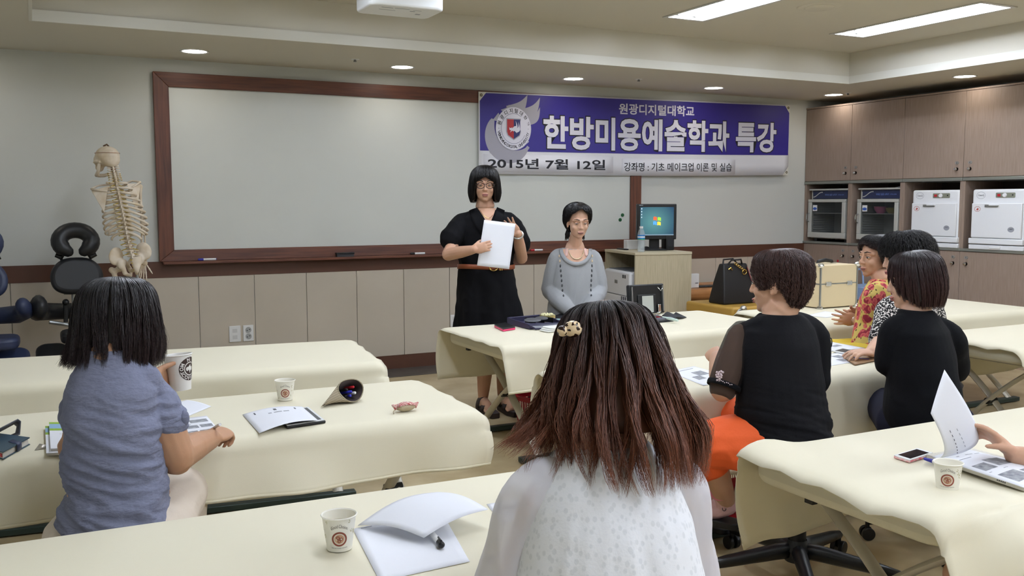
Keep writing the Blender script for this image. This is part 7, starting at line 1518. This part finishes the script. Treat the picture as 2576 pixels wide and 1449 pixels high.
for h_, kn, an, q in ((hipL, knL, anL, -1), (c+ss*.09+V((0,0,.52)), knR, anR, 1)): slimb(m_, [h_+V((0,0,-.01))-ff*.02, h_.lerp(kn, .55), kn], [.115, .098, .078]); slimb(m_, [kn, kn.lerp(an, .16), kn.lerp(an, .32)], [.076, .07, .066])
m_.ell(c+V((0,0,.50))-ff*.03, (.19, .15, .09), M((ss, ff, V((0,0,1)))).transposed())
def wf(co): return .006*ridge(co, (11, 11, 11), 2)+.004*nz(co, (20, 20, 20))
remesh('trousers', m_, ORG, pr, voxel=.0065, it=3, wrinkle=folds(wf))
SOCK = mat('pink_sock', 'e3bcc4', .85, bump=.15, bscale=300); SOCKB = mat('pink_band', 'e88fa6', .8); SHOE = mat('black_shoe', '18181a', .5)
for an, tp_, kn in ((anL, anL+V((-.05,.10,-.075)), knL), (anR, anR+V((.02,.13,-.06)), knR)):
    m_ = MB(); up_ = (kn-an).normalized(); limb(m_, [an+up_*.085, an+up_*.03, an], [.042, .040, .041]); limb(m_, [an, an*.4+tp_*.6+V((0,0,.008)), tp_], [.041, .039, .030]); so = remesh('sock', m_, SOCK, pr, voxel=.005, it=2)
    x_, y_, d_ = frame_from(up_); k_ = MB(); k_.tube([an+up_*.088+x_*(.041*math.cos(a))+y_*(.041*math.sin(a)) for a in np.linspace(0, 2*PI, 25)], .0055, 6); obj('sock_band', k_, SOCKB, so, smooth=3.2)
    k_ = MB(); fd = (tp_-an); fd.z = 0; fd.normalize(); sd_ = V((-fd.y, fd.x, 0)); b0 = an+V((0,0,-.058)); k_.prism([(p[0], p[1]) for p in rrect(.235, .085, .04)], b0+fd*.055+V((0,0,-.0)), fd, sd_, .028); s2 = obj('shoe_sole', k_, SHOE, pr, bevel=.006)
    k_ = MB(); k_.sheet([[b0+fd*(.075+dx)+sd_*(.046*math.cos(a))+V((0,0,-.01+.055*math.sin(a))) for dx in (-.025, .035)] for a in np.linspace(0, PI, 13)]); obj('shoe_strap', k_, SHOE, s2, smooth=3.2, solid=.004); k_ = MB(); k_.sheet([[b0+fd*(.112)+sd_*(.047*math.cos(a))+V((0,0,-.01+.056*math.sin(a)))+fd*dx for dx in (-.004, .004)] for a in np.linspace(0, PI, 13)]); obj('shoe_trim', k_, WHITE, s2, smooth=3.2, solid=.003)
k_ = MB(); ce = anL+(V((0,0,1.4))-anL).normalized()*.040+V((-.016, 0, -.012)); fr_ = (V((0,0,1.4))-anL).normalized(); x_, y_, d_ = frame_from(fr_); k_.tube([ce+x_*(.007*math.cos(a))+y_*(.009*math.sin(a)) for a in np.linspace(0, 2*PI, 15)], .0012, 5); k_.tube([ce+x_*.012+y_*.008, ce+x_*.004+y_*.017, ce-x_*.006+y_*.016], .0014, 5); obj('sock_pattern', k_, BLACK, pr)
sk_ = [(0, [(.004,.122),(.05,.119),(.084,.10),(.096,.07),(.100,.05),(.098,.035)]), (50, [(.004,.122),(.055,.117),(.088,.090),(.098,.05),(.097,.02),(.090,.0)]), (80, [(.004,.122),(.058,.116),(.090,.085),(.098,.035),(.094,.005),(.084,-.015)]), (100, [(.004,.122),(.058,.116),(.092,.085),(.101,.035),(.098,-.005),(.086,-.03)]), (135, [(.004,.122),(.062,.116),(.105,.083),(.116,.02),(.104,-.045),(.076,-.095)]), (180, [(.004,.122),(.066,.117),(.112,.083),(.122,.02),(.104,-.055),(.070,-.105)])]
HSB = hair_mat('hair_short_brown', .42)
sk2 = [(a, p) if not 255 <= a <= 315 else (a, [(.004,.122),(.058,.116),(.088,.085),(.092,.045),(.082,.01),(.075,-.025)] if a < 300 else [(.004,.122),(.055,.117),(.087,.090),(.096,.05),(.090,.0),(.080,-.03)]) for a, p in sym(sk_)]
hair('hair', pr, HSB, H.p(0, -.008, 0), H.f, H.u, sk2, n=5200, cols=('38231f', '432c27'), t0=(0, .80), span=(.20, .36), wid=.0012, wig=.007, clumps=110, cl=.45, seed=31, seg=10, layer=(.93, 1.04), colvar=.4, cap=.95, capcol='2a1a17')

# ---------------------------------------------------------------- woman in the black sweater leaning on the table
stool(3.30, 2.52, 'black rolling stool under the woman in the black sweater', h=.50, rz=.1)
pr = person('woman in a black sweater leaning forward on the table, brown bob', (3.33, 2.62, 0))
fwd = V((-.45, .893, 0)); ss, ff, _ = basis(fwd)
H = Head((3.234, 2.664, 1.075), (-.80, .58, -.12), k=.97)
hips = V((3.226, 2.567, 0.534)); c = V((hips.x, hips.y, 0)); top = V((3.224, 2.631, 0.921))
def B(t_, z): return V((c.x+(top.x-c.x)*t_, c.y+(top.y-c.y)*t_, z))
bd = MB(); H.build(bd, neck=V((3.222, 2.634, 0.938)), nr=.052)
loft(bd, [(B(0, .50), .15, .13), (B(.3, .65), .13, .10), (B(.6, .78), .125, .095), (B(.85, .87), .11, .075), (B(1, .945), .06, .052)], ss, ff)
shL, elL = V((3.116, 2.636, 0.870)), V((3.107, 2.661, 0.740)); elL.z = max(elL.z, .715); wrL = V((3.388, 2.820, 0.723)); shR, elR, wrR = V((3.389, 2.604, 0.831)), V((3.544, 2.678, 0.671)), V((3.494, 2.875, 0.698))
for sh, el, wr in ((shL, elL, wrL), (shR, elR, wrR)): slimb(bd, [sh, el], [.042, .040]); slimb(bd, [el, (el+wr)/2, wr], [.040, .036, .026]); hand(bd, wr, (wr-el), V((0,0,-1)), V((.5,.5,.2)), curl=(.35,.35,.4,.4), k=.88)
fl = V((.62, .785, 0)); sl = V((.785, -.62, 0))
for q in (-1, 1):
    kn = c+fl*.40+sl*q*.11+V((0,0,.50)); slimb(bd, [c+sl*q*.085+V((0,0,.52)), kn], [.07, .05]); slimb(bd, [kn, kn+V((0,0,-.22)), kn-fl*.06+V((0,0,-.42))], [.05, .044, .034]); limb(bd, [kn-fl*.06+V((0,0,-.45)), kn+fl*.08+V((0,0,-.47))], [.034, .026])
remesh('body', bd, SKINL, pr, voxel=.0055, it=2); H.face(pr)
BLKW = mat('black_wool', '0b0c10', .92, spec=.2, bump=.15, bscale=300); NAVYJ = mat('navy_jeans', '16182a', .85, spec=.25); tp = MB()
loft(tp, [(B(0, .49), .178, .155), (B(.1, .56), .178, .15), (B(.35, .67), .165, .135), (B(.6, .78), .165, .13), (B(.82, .87), .160, .115), (B(.95, .92), .125, .085), (B(1, .955), .075, .062)], ss, ff)
for sh, el, wr, q in ((shL, elL, wrL, -1), (shR, elR, wrR, 1)): slimb(tp, [B(.95, .90)+ss*q*.06, sh, (sh+el)/2, el], [.05, .066, .064, .056]); slimb(tp, [el, el.lerp(wr, .85)], [.055, .040])
def wf(co): return .008*ridge(co, (7, 7, 11), 2)*np.clip((.85-co[:,2])*4, 0, 1)+.005*nz(co, (9, 9, 9))
remesh('sweater', tp, BLKW, pr, voxel=.007, it=3, wrinkle=folds(wf))
m_ = MB()
for q in (-1, 1): kn = c+fl*.40+sl*q*.11+V((0,0,.50)); slimb(m_, [c+sl*q*.09+V((0,0,.49)), kn], [.105, .072]); slimb(m_, [kn, kn-fl*.05+V((0,0,-.38))], [.07, .05])
m_.ell(c-ff*.02+V((0,0,.48)), (.185, .15, .09), M((ss, ff, V((0,0,1)))).transposed()); remesh('jeans', m_, NAVYJ, pr, voxel=.009, it=3)
bb = [(0, [(.004,.122),(.05,.118),(.082,.098),(.094,.07),(.098,.045),(.096,.02)]), (50, [(.004,.122),(.055,.116),(.086,.09),(.098,.04),(.102,-.02),(.098,-.08)]), (90, [(.004,.122),(.058,.115),(.092,.085),(.106,.02),(.112,-.05),(.098,-.115)]), (140, [(.004,.122),(.062,.116),(.106,.083),(.122,.02),(.120,-.05),(.098,-.125)]), (180, [(.004,.122),(.062,.117),(.110,.083),(.124,.02),(.118,-.05),(.092,-.125)])]
HDB = hair_mat('hair_dark_brown', .36)
hair('hair', pr, HDB, H.p(0, -.008, 0), H.f, H.u, sym(bb), n=4200, cols=('1d1416', '3f2623'), t0=(0, .5), t1=(.9, 1.), wid=.0011, wig=.002, clumps=70, cl=.4, seed=41, tipcol_at=.35, wave=.003)
# ---------------------------------------------------------------- woman with curly hair behind her
stool(4.02, 3.22, 'black rolling stool under the curly-haired woman', h=.50, rz=.8)
pr = person('curly black haired woman in a speckled blouse, mostly hidden at the table end', (4.08, 3.28, 0))
fwd = V((-.80, .60, 0)); ss, ff, _ = basis(fwd)
H = Head((4.000, 3.359, 1.111), (-.90, .43, -.10), k=1.0)
c = V((3.986, 3.247, 0.398)); c.z = 0; top = V((4.007, 3.311, 0.904))
def B(t_, z): return V((c.x+(top.x-c.x)*t_, c.y+(top.y-c.y)*t_, z))
bd = MB(); H.build(bd, neck=top+V((0,0,.03)), nr=.052)
loft(bd, [(B(0, .50), .15, .13), (B(.3, .65), .13, .10), (B(.6, .78), .125, .095), (B(.85, .87), .11, .075), (B(1, .945), .06, .052)], ss, ff)
shL, elL = V((3.832, 3.284, 0.864)), V((3.715, 3.237, 0.706)); wrL = V((3.462, 3.067, 0.700)); shR, elR, wrR = V((4.233, 3.356, 0.825)), V((4.318, 3.402, 0.598)), V((4.146, 3.490, 0.599))
slimb(bd, [shL, elL], [.042, .040]); slimb(bd, [elL, (elL+wrL)/2, wrL], [.040, .036, .027]); slimb(bd, [shR, elR], [.042, .04]); slimb(bd, [elR, wrR], [.038, .027])
hand(bd, wrL, V((-.85, .12, .02)), V((.1, .1, -1)), V((-.1,.95,.1)), curl=(.28,.3,.35,.4), spread=.10, thumb=(.7, .2), k=.95); hand(bd, wrR, V((-.9,.2,0)), V((0,0,-1)), V((0,-1,0)), k=.9)
for q in (-1, 1):
    kn = c+ff*.36+ss*q*.10+V((0,0,.50)); slimb(bd, [c+ss*q*.085+V((0,0,.52)), kn], [.07, .05]); slimb(bd, [kn, kn+V((0,0,-.22)), kn+V((0,0,-.42))], [.05, .044, .034]); limb(bd, [kn+V((0,0,-.45)), kn+ff*.12+V((0,0,-.47))], [.034, .026])
remesh('body', bd, SKINL, pr, voxel=.0048, it=2); H.face(pr)
SPK = mat('speckled_print', 'e4e0dc', .8, spec=.2); nt, b = nodes_of(SPK); n_ = nt.nodes.new('ShaderNodeTexNoise'); n_.inputs['Scale'].default_value = 120; n_.inputs['Detail'].default_value = 2; rp = nt.nodes.new('ShaderNodeValToRGB'); rp.color_ramp.interpolation = 'CONSTANT'; rp.color_ramp.elements[0].color = (*lin('1b1a1c'), 1); rp.color_ramp.elements[1].position = .53; rp.color_ramp.elements[1].color = (*lin('d9d4cf'), 1); tcn = nt.nodes.new('ShaderNodeTexCoord'); nt.links.new(tcn.outputs['Object'], n_.inputs['Vector']); nt.links.new(n_.outputs[0], rp.inputs[0]); nt.links.new(rp.outputs[0], b.inputs['Base Color'])
tp = MB(); loft(tp, [(B(0, .46), .19, .16), (B(.3, .62), .17, .14), (B(.6, .78), .165, .13), (B(.85, .88), .15, .11), (B(1, .955), .078, .064)], ss, ff)
slimb(tp, [B(.95, .90)-ss*.06, shL, (shL+elL)/2, elL], [.05, .064, .064, .060]); slimb(tp, [B(.95, .90)+ss*.06, shR, elR], [.05, .064, .06])
remesh('blouse', tp, SPK, pr, voxel=.008, it=3, disp=[(.006, (10, 10, 10))])
m_ = MB()
for q in (-1, 1): kn = c+ff*.36+ss*q*.10+V((0,0,.50)); slimb(m_, [c+ss*q*.09+V((0,0,.50)), kn], [.10, .072]); slimb(m_, [kn, kn+V((0,0,-.38))], [.07, .05])
remesh('trousers', m_, PANTS, pr, voxel=.01, it=3)
ck = [(0, [(.004,.135),(.06,.130),(.095,.10),(.108,.06),(.104,.03),(.098,.03)]), (50, [(.004,.135),(.065,.128),(.108,.09),(.120,.045),(.112,.01),(.10,-.0)]), (90, [(.004,.135),(.07,.127),(.118,.085),(.135,.02),(.130,-.04),(.105,-.07)]), (140, [(.004,.135),(.075,.127),(.128,.085),(.148,.01),(.138,-.06),(.105,-.10)]), (180, [(.004,.135),(.075,.128),(.135,.085),(.150,.01),(.135,-.07),(.10,-.105)])]
HCU = hair_mat('hair_curly_black', .5)
hair('hair', pr, HCU, H.p(0, -.008, 0), H.f, H.u, sym(ck), n=3600, cols=('100e0f', '191516'), t0=(0, .85), span=(.18, .32), wid=.0014, wig=.006, clumps=160, cl=.2, seed=51, seg=14, curl=.010, layer=(.9, 1.06), cap=.93)
# ---------------------------------------------------------------- woman in the floral top, in profile
stool(4.28, 3.68, 'black rolling stool under the woman in the floral top', h=.50, rz=.2)
pr = person('woman in a yellow and red floral top in profile with clasped hands', (4.30, 3.74, 0))
fwd = V((-.62, .785, 0)); ss, ff, _ = basis(fwd)
H = Head((4.308, 3.808, 1.086), (-.985, .12, -.02), k=1.0)
c = V((4.222, 3.657, 0.297)); c.z = 0; top = V((4.308, 3.749, 0.959))
def B(t_, z, d=0): return V((c.x+(top.x-c.x)*t_, c.y+(top.y-c.y)*t_, z))+ff*d
bd = MB(); H.build(bd, neck=top+V((0,0,.0)), nr=.055)
loft(bd, [(B(0, .50), .15, .13), (B(.3, .65), .135, .11), (B(.6, .76), .125, .10), (B(.85, .84), .11, .08), (B(1, .92), .06, .055)], ss, ff)
shL, elL, wrL = V((4.142, 3.647, 0.893)), V((4.153, 3.691, 0.723)), V((4.258, 3.895, 0.707)); shR, elR, wrR = V((4.525, 3.888, 0.867)), V((4.569, 4.016, 0.690)), V((4.338, 3.958, 0.726))
elL.z = max(elL.z, .715)
for sh, el, wr, q in ((shL, elL, wrL, -1), (shR, elR, wrR, 1)): slimb(bd, [sh, el], [.044, .042]); slimb(bd, [el, (el+wr)/2, wr], [.042, .037, .027])
hand(bd, wrL, V((-.93,.16,.16)), V((.15,.95,.1)), V((0,.2,1)), curl=(.30,.32,.34,.36), spread=.16, thumb=(.35, .5), k=.98); hand(bd, wrR, V((-.93,-.20,.26)), V((.15,-.95,-.1)), V((0,.1,1)), curl=(.34,.36,.36,.36), spread=.14, thumb=(.35, .4), k=.98)
for q in (-1, 1):
    kn = c+ff*.40+ss*q*.10+V((0,0,.50)); slimb(bd, [c+ss*q*.085+V((0,0,.52)), kn], [.07, .05]); slimb(bd, [kn, kn+V((0,0,-.22)), kn+V((0,0,-.42))], [.05, .044, .034]); limb(bd, [kn+V((0,0,-.45)), kn+ff*.12+V((0,0,-.47))], [.034, .026])
remesh('body', bd, SKIN, pr, voxel=.0044, it=2); H.face(pr, 'a86c60', '3a2d28', .2)
FLO = mat('floral_print', 'd8bc62', .75, spec=.25); nt, b = nodes_of(FLO); tcn = nt.nodes.new('ShaderNodeTexCoord')
def node(k, **kw):
    n = nt.nodes.new(k)
    for a, v in kw.items(): n.inputs[a].default_value = v
    return n
nz_ = node('ShaderNodeTexNoise', Scale=14., Detail=2.); nt.links.new(tcn.outputs['Object'], nz_.inputs['Vector'])
add = nt.nodes.new('ShaderNodeMix'); add.data_type = 'VECTOR'; add.inputs[0].default_value = .04; nt.links.new(tcn.outputs['Object'], add.inputs[4]); nt.links.new(nz_.outputs['Color'], add.inputs[5])
v1 = node('ShaderNodeTexVoronoi', Scale=21.); nt.links.new(add.outputs[1], v1.inputs['Vector']); v2_ = node('ShaderNodeTexVoronoi', Scale=44.); nt.links.new(add.outputs[1], v2_.inputs['Vector'])
def ramp(src, stops):
    r = nt.nodes.new('ShaderNodeValToRGB'); e = r.color_ramp.elements; e[0].position, e[0].color = stops[0][0], (*stops[0][1], 1); e[1].position, e[1].color = stops[1][0], (*stops[1][1], 1)
    for p_, c_ in stops[2:]: q = e.new(p_); q.color = (*c_, 1)
    nt.links.new(src, r.inputs[0]); return r.outputs[0]
one, zero = (1, 1, 1), (0, 0, 0)
petal = ramp(v2_.outputs['Distance'], [(.10, lin('a83848')), (.5, lin('cf6a62')), (.62, lin('8c2a3c'))]); fm = ramp(v1.outputs['Distance'], [(.50, one), (.55, zero)])
v3 = node('ShaderNodeTexVoronoi', Scale=36.); mp3 = nt.nodes.new('ShaderNodeMapping'); mp3.inputs['Scale'].default_value = (1.6, 1.6, .7); mp3.inputs['Rotation'].default_value = (.6, .4, .3); nt.links.new(add.outputs[1], mp3.inputs[0]); nt.links.new(mp3.outputs[0], v3.inputs['Vector']); lm = ramp(v3.outputs['Distance'], [(.22, one), (.30, zero)])
mA = nt.nodes.new('ShaderNodeMix'); mA.data_type = 'RGBA'; mA.inputs[6].default_value = (*lin('cdb566'), 1); mA.inputs[7].default_value = (*lin('5a4a2c'), 1); nt.links.new(lm, mA.inputs[0])
mB = nt.nodes.new('ShaderNodeMix'); mB.data_type = 'RGBA'; nt.links.new(mA.outputs[2], mB.inputs[6]); nt.links.new(petal, mB.inputs[7]); nt.links.new(fm, mB.inputs[0]); nt.links.new(mB.outputs[2], b.inputs['Base Color'])
tp = MB(); loft(tp, [(B(0, .52), .185, .175), (B(.3, .64), .178, .165), (B(.6, .75), .172, .152), (B(.85, .85), .158, .13), (B(.95, .91), .125, .10), (B(1, .958), .078, .070)], ss, ff)
slimb(tp, [B(.95, .895)-ss*.06, shL, (shL+elL)/2, elL.lerp(shL, .12)], [.05, .066, .070, .066]); slimb(tp, [B(.95, .895)+ss*.06, shR, (shR+elR)/2, elR.lerp(shR, .12)], [.05, .066, .07, .066])
remesh('floral_top', tp, FLO, pr, voxel=.007, it=3, disp=[(.008, (9, 9, 6)), (.004, (22, 22, 12))])
YEL = mat('yellow_skirt', 'd3b63a', .75, bump=.1, bscale=60); m_ = MB(); loft(m_, [(c-ff*.05+V((0,0,.43)), .20, .17), (c+V((0,0,.50)), .195, .17), (c+ff*.02+V((0,0,.60)), .17, .14)], ss, ff)
for q in (-1, 1): kn = c+ff*.38+ss*q*.09+V((0,0,.50)); slimb(m_, [c+ss*q*.09+V((0,0,.52)), kn], [.11, .092])
slimb(m_, [c+ff*.36+ss*.09+V((0,0,.46)), c+ff*.36-ss*.10+V((0,0,.46))], [.10, .10]); remesh('skirt', m_, YEL, pr, voxel=.009, it=4, disp=[(.012, (8, 8, 8))])
m_ = MB(); wv = (wrL-elL).normalized(); x_, y_, _q = frame_from(wv); m_.tube([wrL-wv*.03+x_*(.031*math.cos(q))+y_*(.031*math.sin(q)) for q in np.linspace(0, 2*PI, 21)], .0025, 6); obj('bracelet', m_, CHROME, pr)
sh8 = [(0, [(.004,.125),(.05,.122),(.080,.108),(.089,.092),(.092,.080),(.091,.070)]), (45, [(.004,.125),(.055,.120),(.086,.096),(.093,.072),(.092,.055),(.088,.042)]), (80, [(.004,.125),(.06,.119),(.094,.088),(.102,.035),(.100,-.02),(.088,-.062)]), (110, [(.004,.125),(.062,.119),(.10,.085),(.110,.03),(.106,-.03),(.09,-.075)]), (145, [(.004,.125),(.066,.119),(.115,.085),(.128,.025),(.114,-.05),(.08,-.095)]), (180, [(.004,.125),(.07,.121),(.125,.088),(.136,.03),(.114,-.05),(.074,-.095)])]
HS8 = hair_mat('hair_short_black', .42)
hair('hair', pr, HS8, H.p(0, -.008, 0), H.f, H.u, sym(sh8), n=3600, cols=('120f10', '3a2520'), t0=(0, .75), span=(.2, .36), wid=.0012, wig=.008, clumps=80, cl=.45, seed=61, seg=11, layer=(.93, 1.06), tipcol_at=.6, capcol='120f10')
# ---------------------------------------------------------------- person at the right edge turning a page
stool(2.66, .80, 'black rolling stool beyond the right picture edge', h=.50)
pr = person('person at the right edge, only a bare arm and lap in view, turning a page', (2.62, .86, 0))
fwd = V((-.35, .937, 0)); ss, ff, _ = basis(fwd)
c = V((2.62, .90, 0)); Z = lambda z, d=0: V((c.x, c.y, z))+ff*d
H = Head(Z(1.17, .06), (-.35, .93, -.25), k=.97); bd = MB(); H.build(bd, neck=Z(.99, .02), nr=.052)
loft(bd, [(Z(.50), .16, .13), (Z(.65), .13, .10), (Z(.80), .125, .095), (Z(.90), .12, .08), (Z(1.0), .06, .052)], ss, ff)
wrL = V((2.410, 1.625, 0.693)); elL = V((2.55, 1.22, .70)); shL = c-ss*.14+V((0,0,.92)); tipd = V((2.371, 1.719, 0.754))
slimb(bd, [shL, elL], [.046, .042]); slimb(bd, [elL, (elL+wrL)/2, wrL], [.042, .038, .027])
hand(bd, wrL, tipd-wrL+V((0,0,.02)), V((-.45,-.1,-.75)), V((-.2,.6,.7)), curl=(.30,.42,.55,.65), spread=.10, thumb=(.25, .75), k=.95)
shR, elR, wrR = c+ss*.14+V((0,0,.92)), c+ss*.2+ff*.15+V((0,0,.70)), c+ss*.05+ff*.42+V((0,0,.70)); slimb(bd, [shR, elR], [.044, .042]); slimb(bd, [elR, wrR], [.04, .027]); hand(bd, wrR, ff, V((0,0,-1)), -ss, k=.9)
knL = V((2.021, 1.464, 0.482)); knL.z = .475; hl = c-ss*.09+V((0,0,.49)); knR = c+ss*.1+ff*.42+V((0,0,.52))
for h_, kn in ((hl, knL), (c+ss*.09+V((0,0,.53)), knR)): slimb(bd, [h_, (h_+kn)/2, kn], [.095, .082, .062]); slimb(bd, [kn, kn+V((0,0,-.22)), kn+V((0,0,-.42))], [.058, .052, .034]); limb(bd, [kn+V((0,0,-.45)), kn+ff*.12+V((0,0,-.47))], [.034, .026])
remesh('body', bd, SKIN, pr, voxel=.0045, it=2)
WTOP = mat('white_top', 'e6e4e2', .85, bump=.1, bscale=150); tp = MB(); loft(tp, [(Z(.46, .03), .20, .18), (Z(.56, .02), .19, .165), (Z(.70), .16, .13), (Z(.84), .16, .125), (Z(.92), .145, .10), (Z(.98), .08, .066)], ss, ff)
slimb(tp, [c-ss*.08+V((0,0,.93)), shL, shL.lerp(elL, .3)], [.05, .06, .058]); slimb(tp, [c+ss*.08+V((0,0,.93)), shR, shR.lerp(elR, .3)], [.05, .06, .058]); slimb(tp, [hl+ff*.06, hl.lerp(knL, .45)], [.11, .10]); remesh('white_top', tp, WTOP, pr, voxel=.008, it=3, disp=[(.01, (12, 12, 12))])
hair('hair', pr, HDB, H.p(0, -.008, 0), H.f, H.u, sym(bb), n=800, cols=('1d1416', '3f2623'), t0=(0, .5), wid=.002, seed=71)
# the page being turned
pg = []
ctl = [[(2.160, 1.667, 0.950), (2.236, 1.678, 0.881), (2.340, 1.694, 0.794), (2.377, 1.714, 0.731)], [(2.114, 1.651, 0.898), (2.190, 1.661, 0.823), (2.276, 1.677, 0.754), (2.318, 1.696, 0.705)], [(2.071, 1.634, 0.847), (2.140, 1.648, 0.774), (2.207, 1.675, 0.711), (2.222, 1.721, 0.686)]]
def bez(P, t_): P = [V(p) for p in P]; return P[0]*(1-t_)**3+P[1]*3*t_*(1-t_)**2+P[2]*3*t_*t_*(1-t_)+P[3]*t_**3
for i in range(13):
    u = i/12; row = []
    for k in range(13):
        v = k/12; a_, b2, c3 = bez(ctl[0], v), bez(ctl[1], v), bez(ctl[2], v); row.append(a_*(1-u)**2+(b2*2-(a_+c3)*.5)*2*u*(1-u)+c3*u*u)
    pg.append(row)
o = solo('turned_page', MB().sheet(pg), PAPER, 'white page held up and turned by the hand at the right edge', 'paper', smooth=3.2, solid=.0005, offset=0)
nrm = (pg[0][12]-pg[0][0]).cross(pg[12][0]-pg[0][0]).normalized(); nrm = nrm if nrm.dot(V((0,0,1.4))-pg[6][6]) > 0 else -nrm
for (i, k0, k1, m_) in ((9, 5, 12, PRINT), (7, 6, 11, PRINTL)):
    q = MB()
    for k in range(k0, k1):
        a_, b2 = pg[i][k], pg[i][min(12, k+1)]; d_ = (pg[min(12,i+1)][k]-pg[i][k])*.16; q.add([a_.lerp(b2, .15)+nrm*.001, a_.lerp(b2, .65)+nrm*.001, a_.lerp(b2, .65)+d_+nrm*.001, a_.lerp(b2, .15)+d_+nrm*.001], [(0,1,2,3)])
    obj('printed_line', q, m_, o)
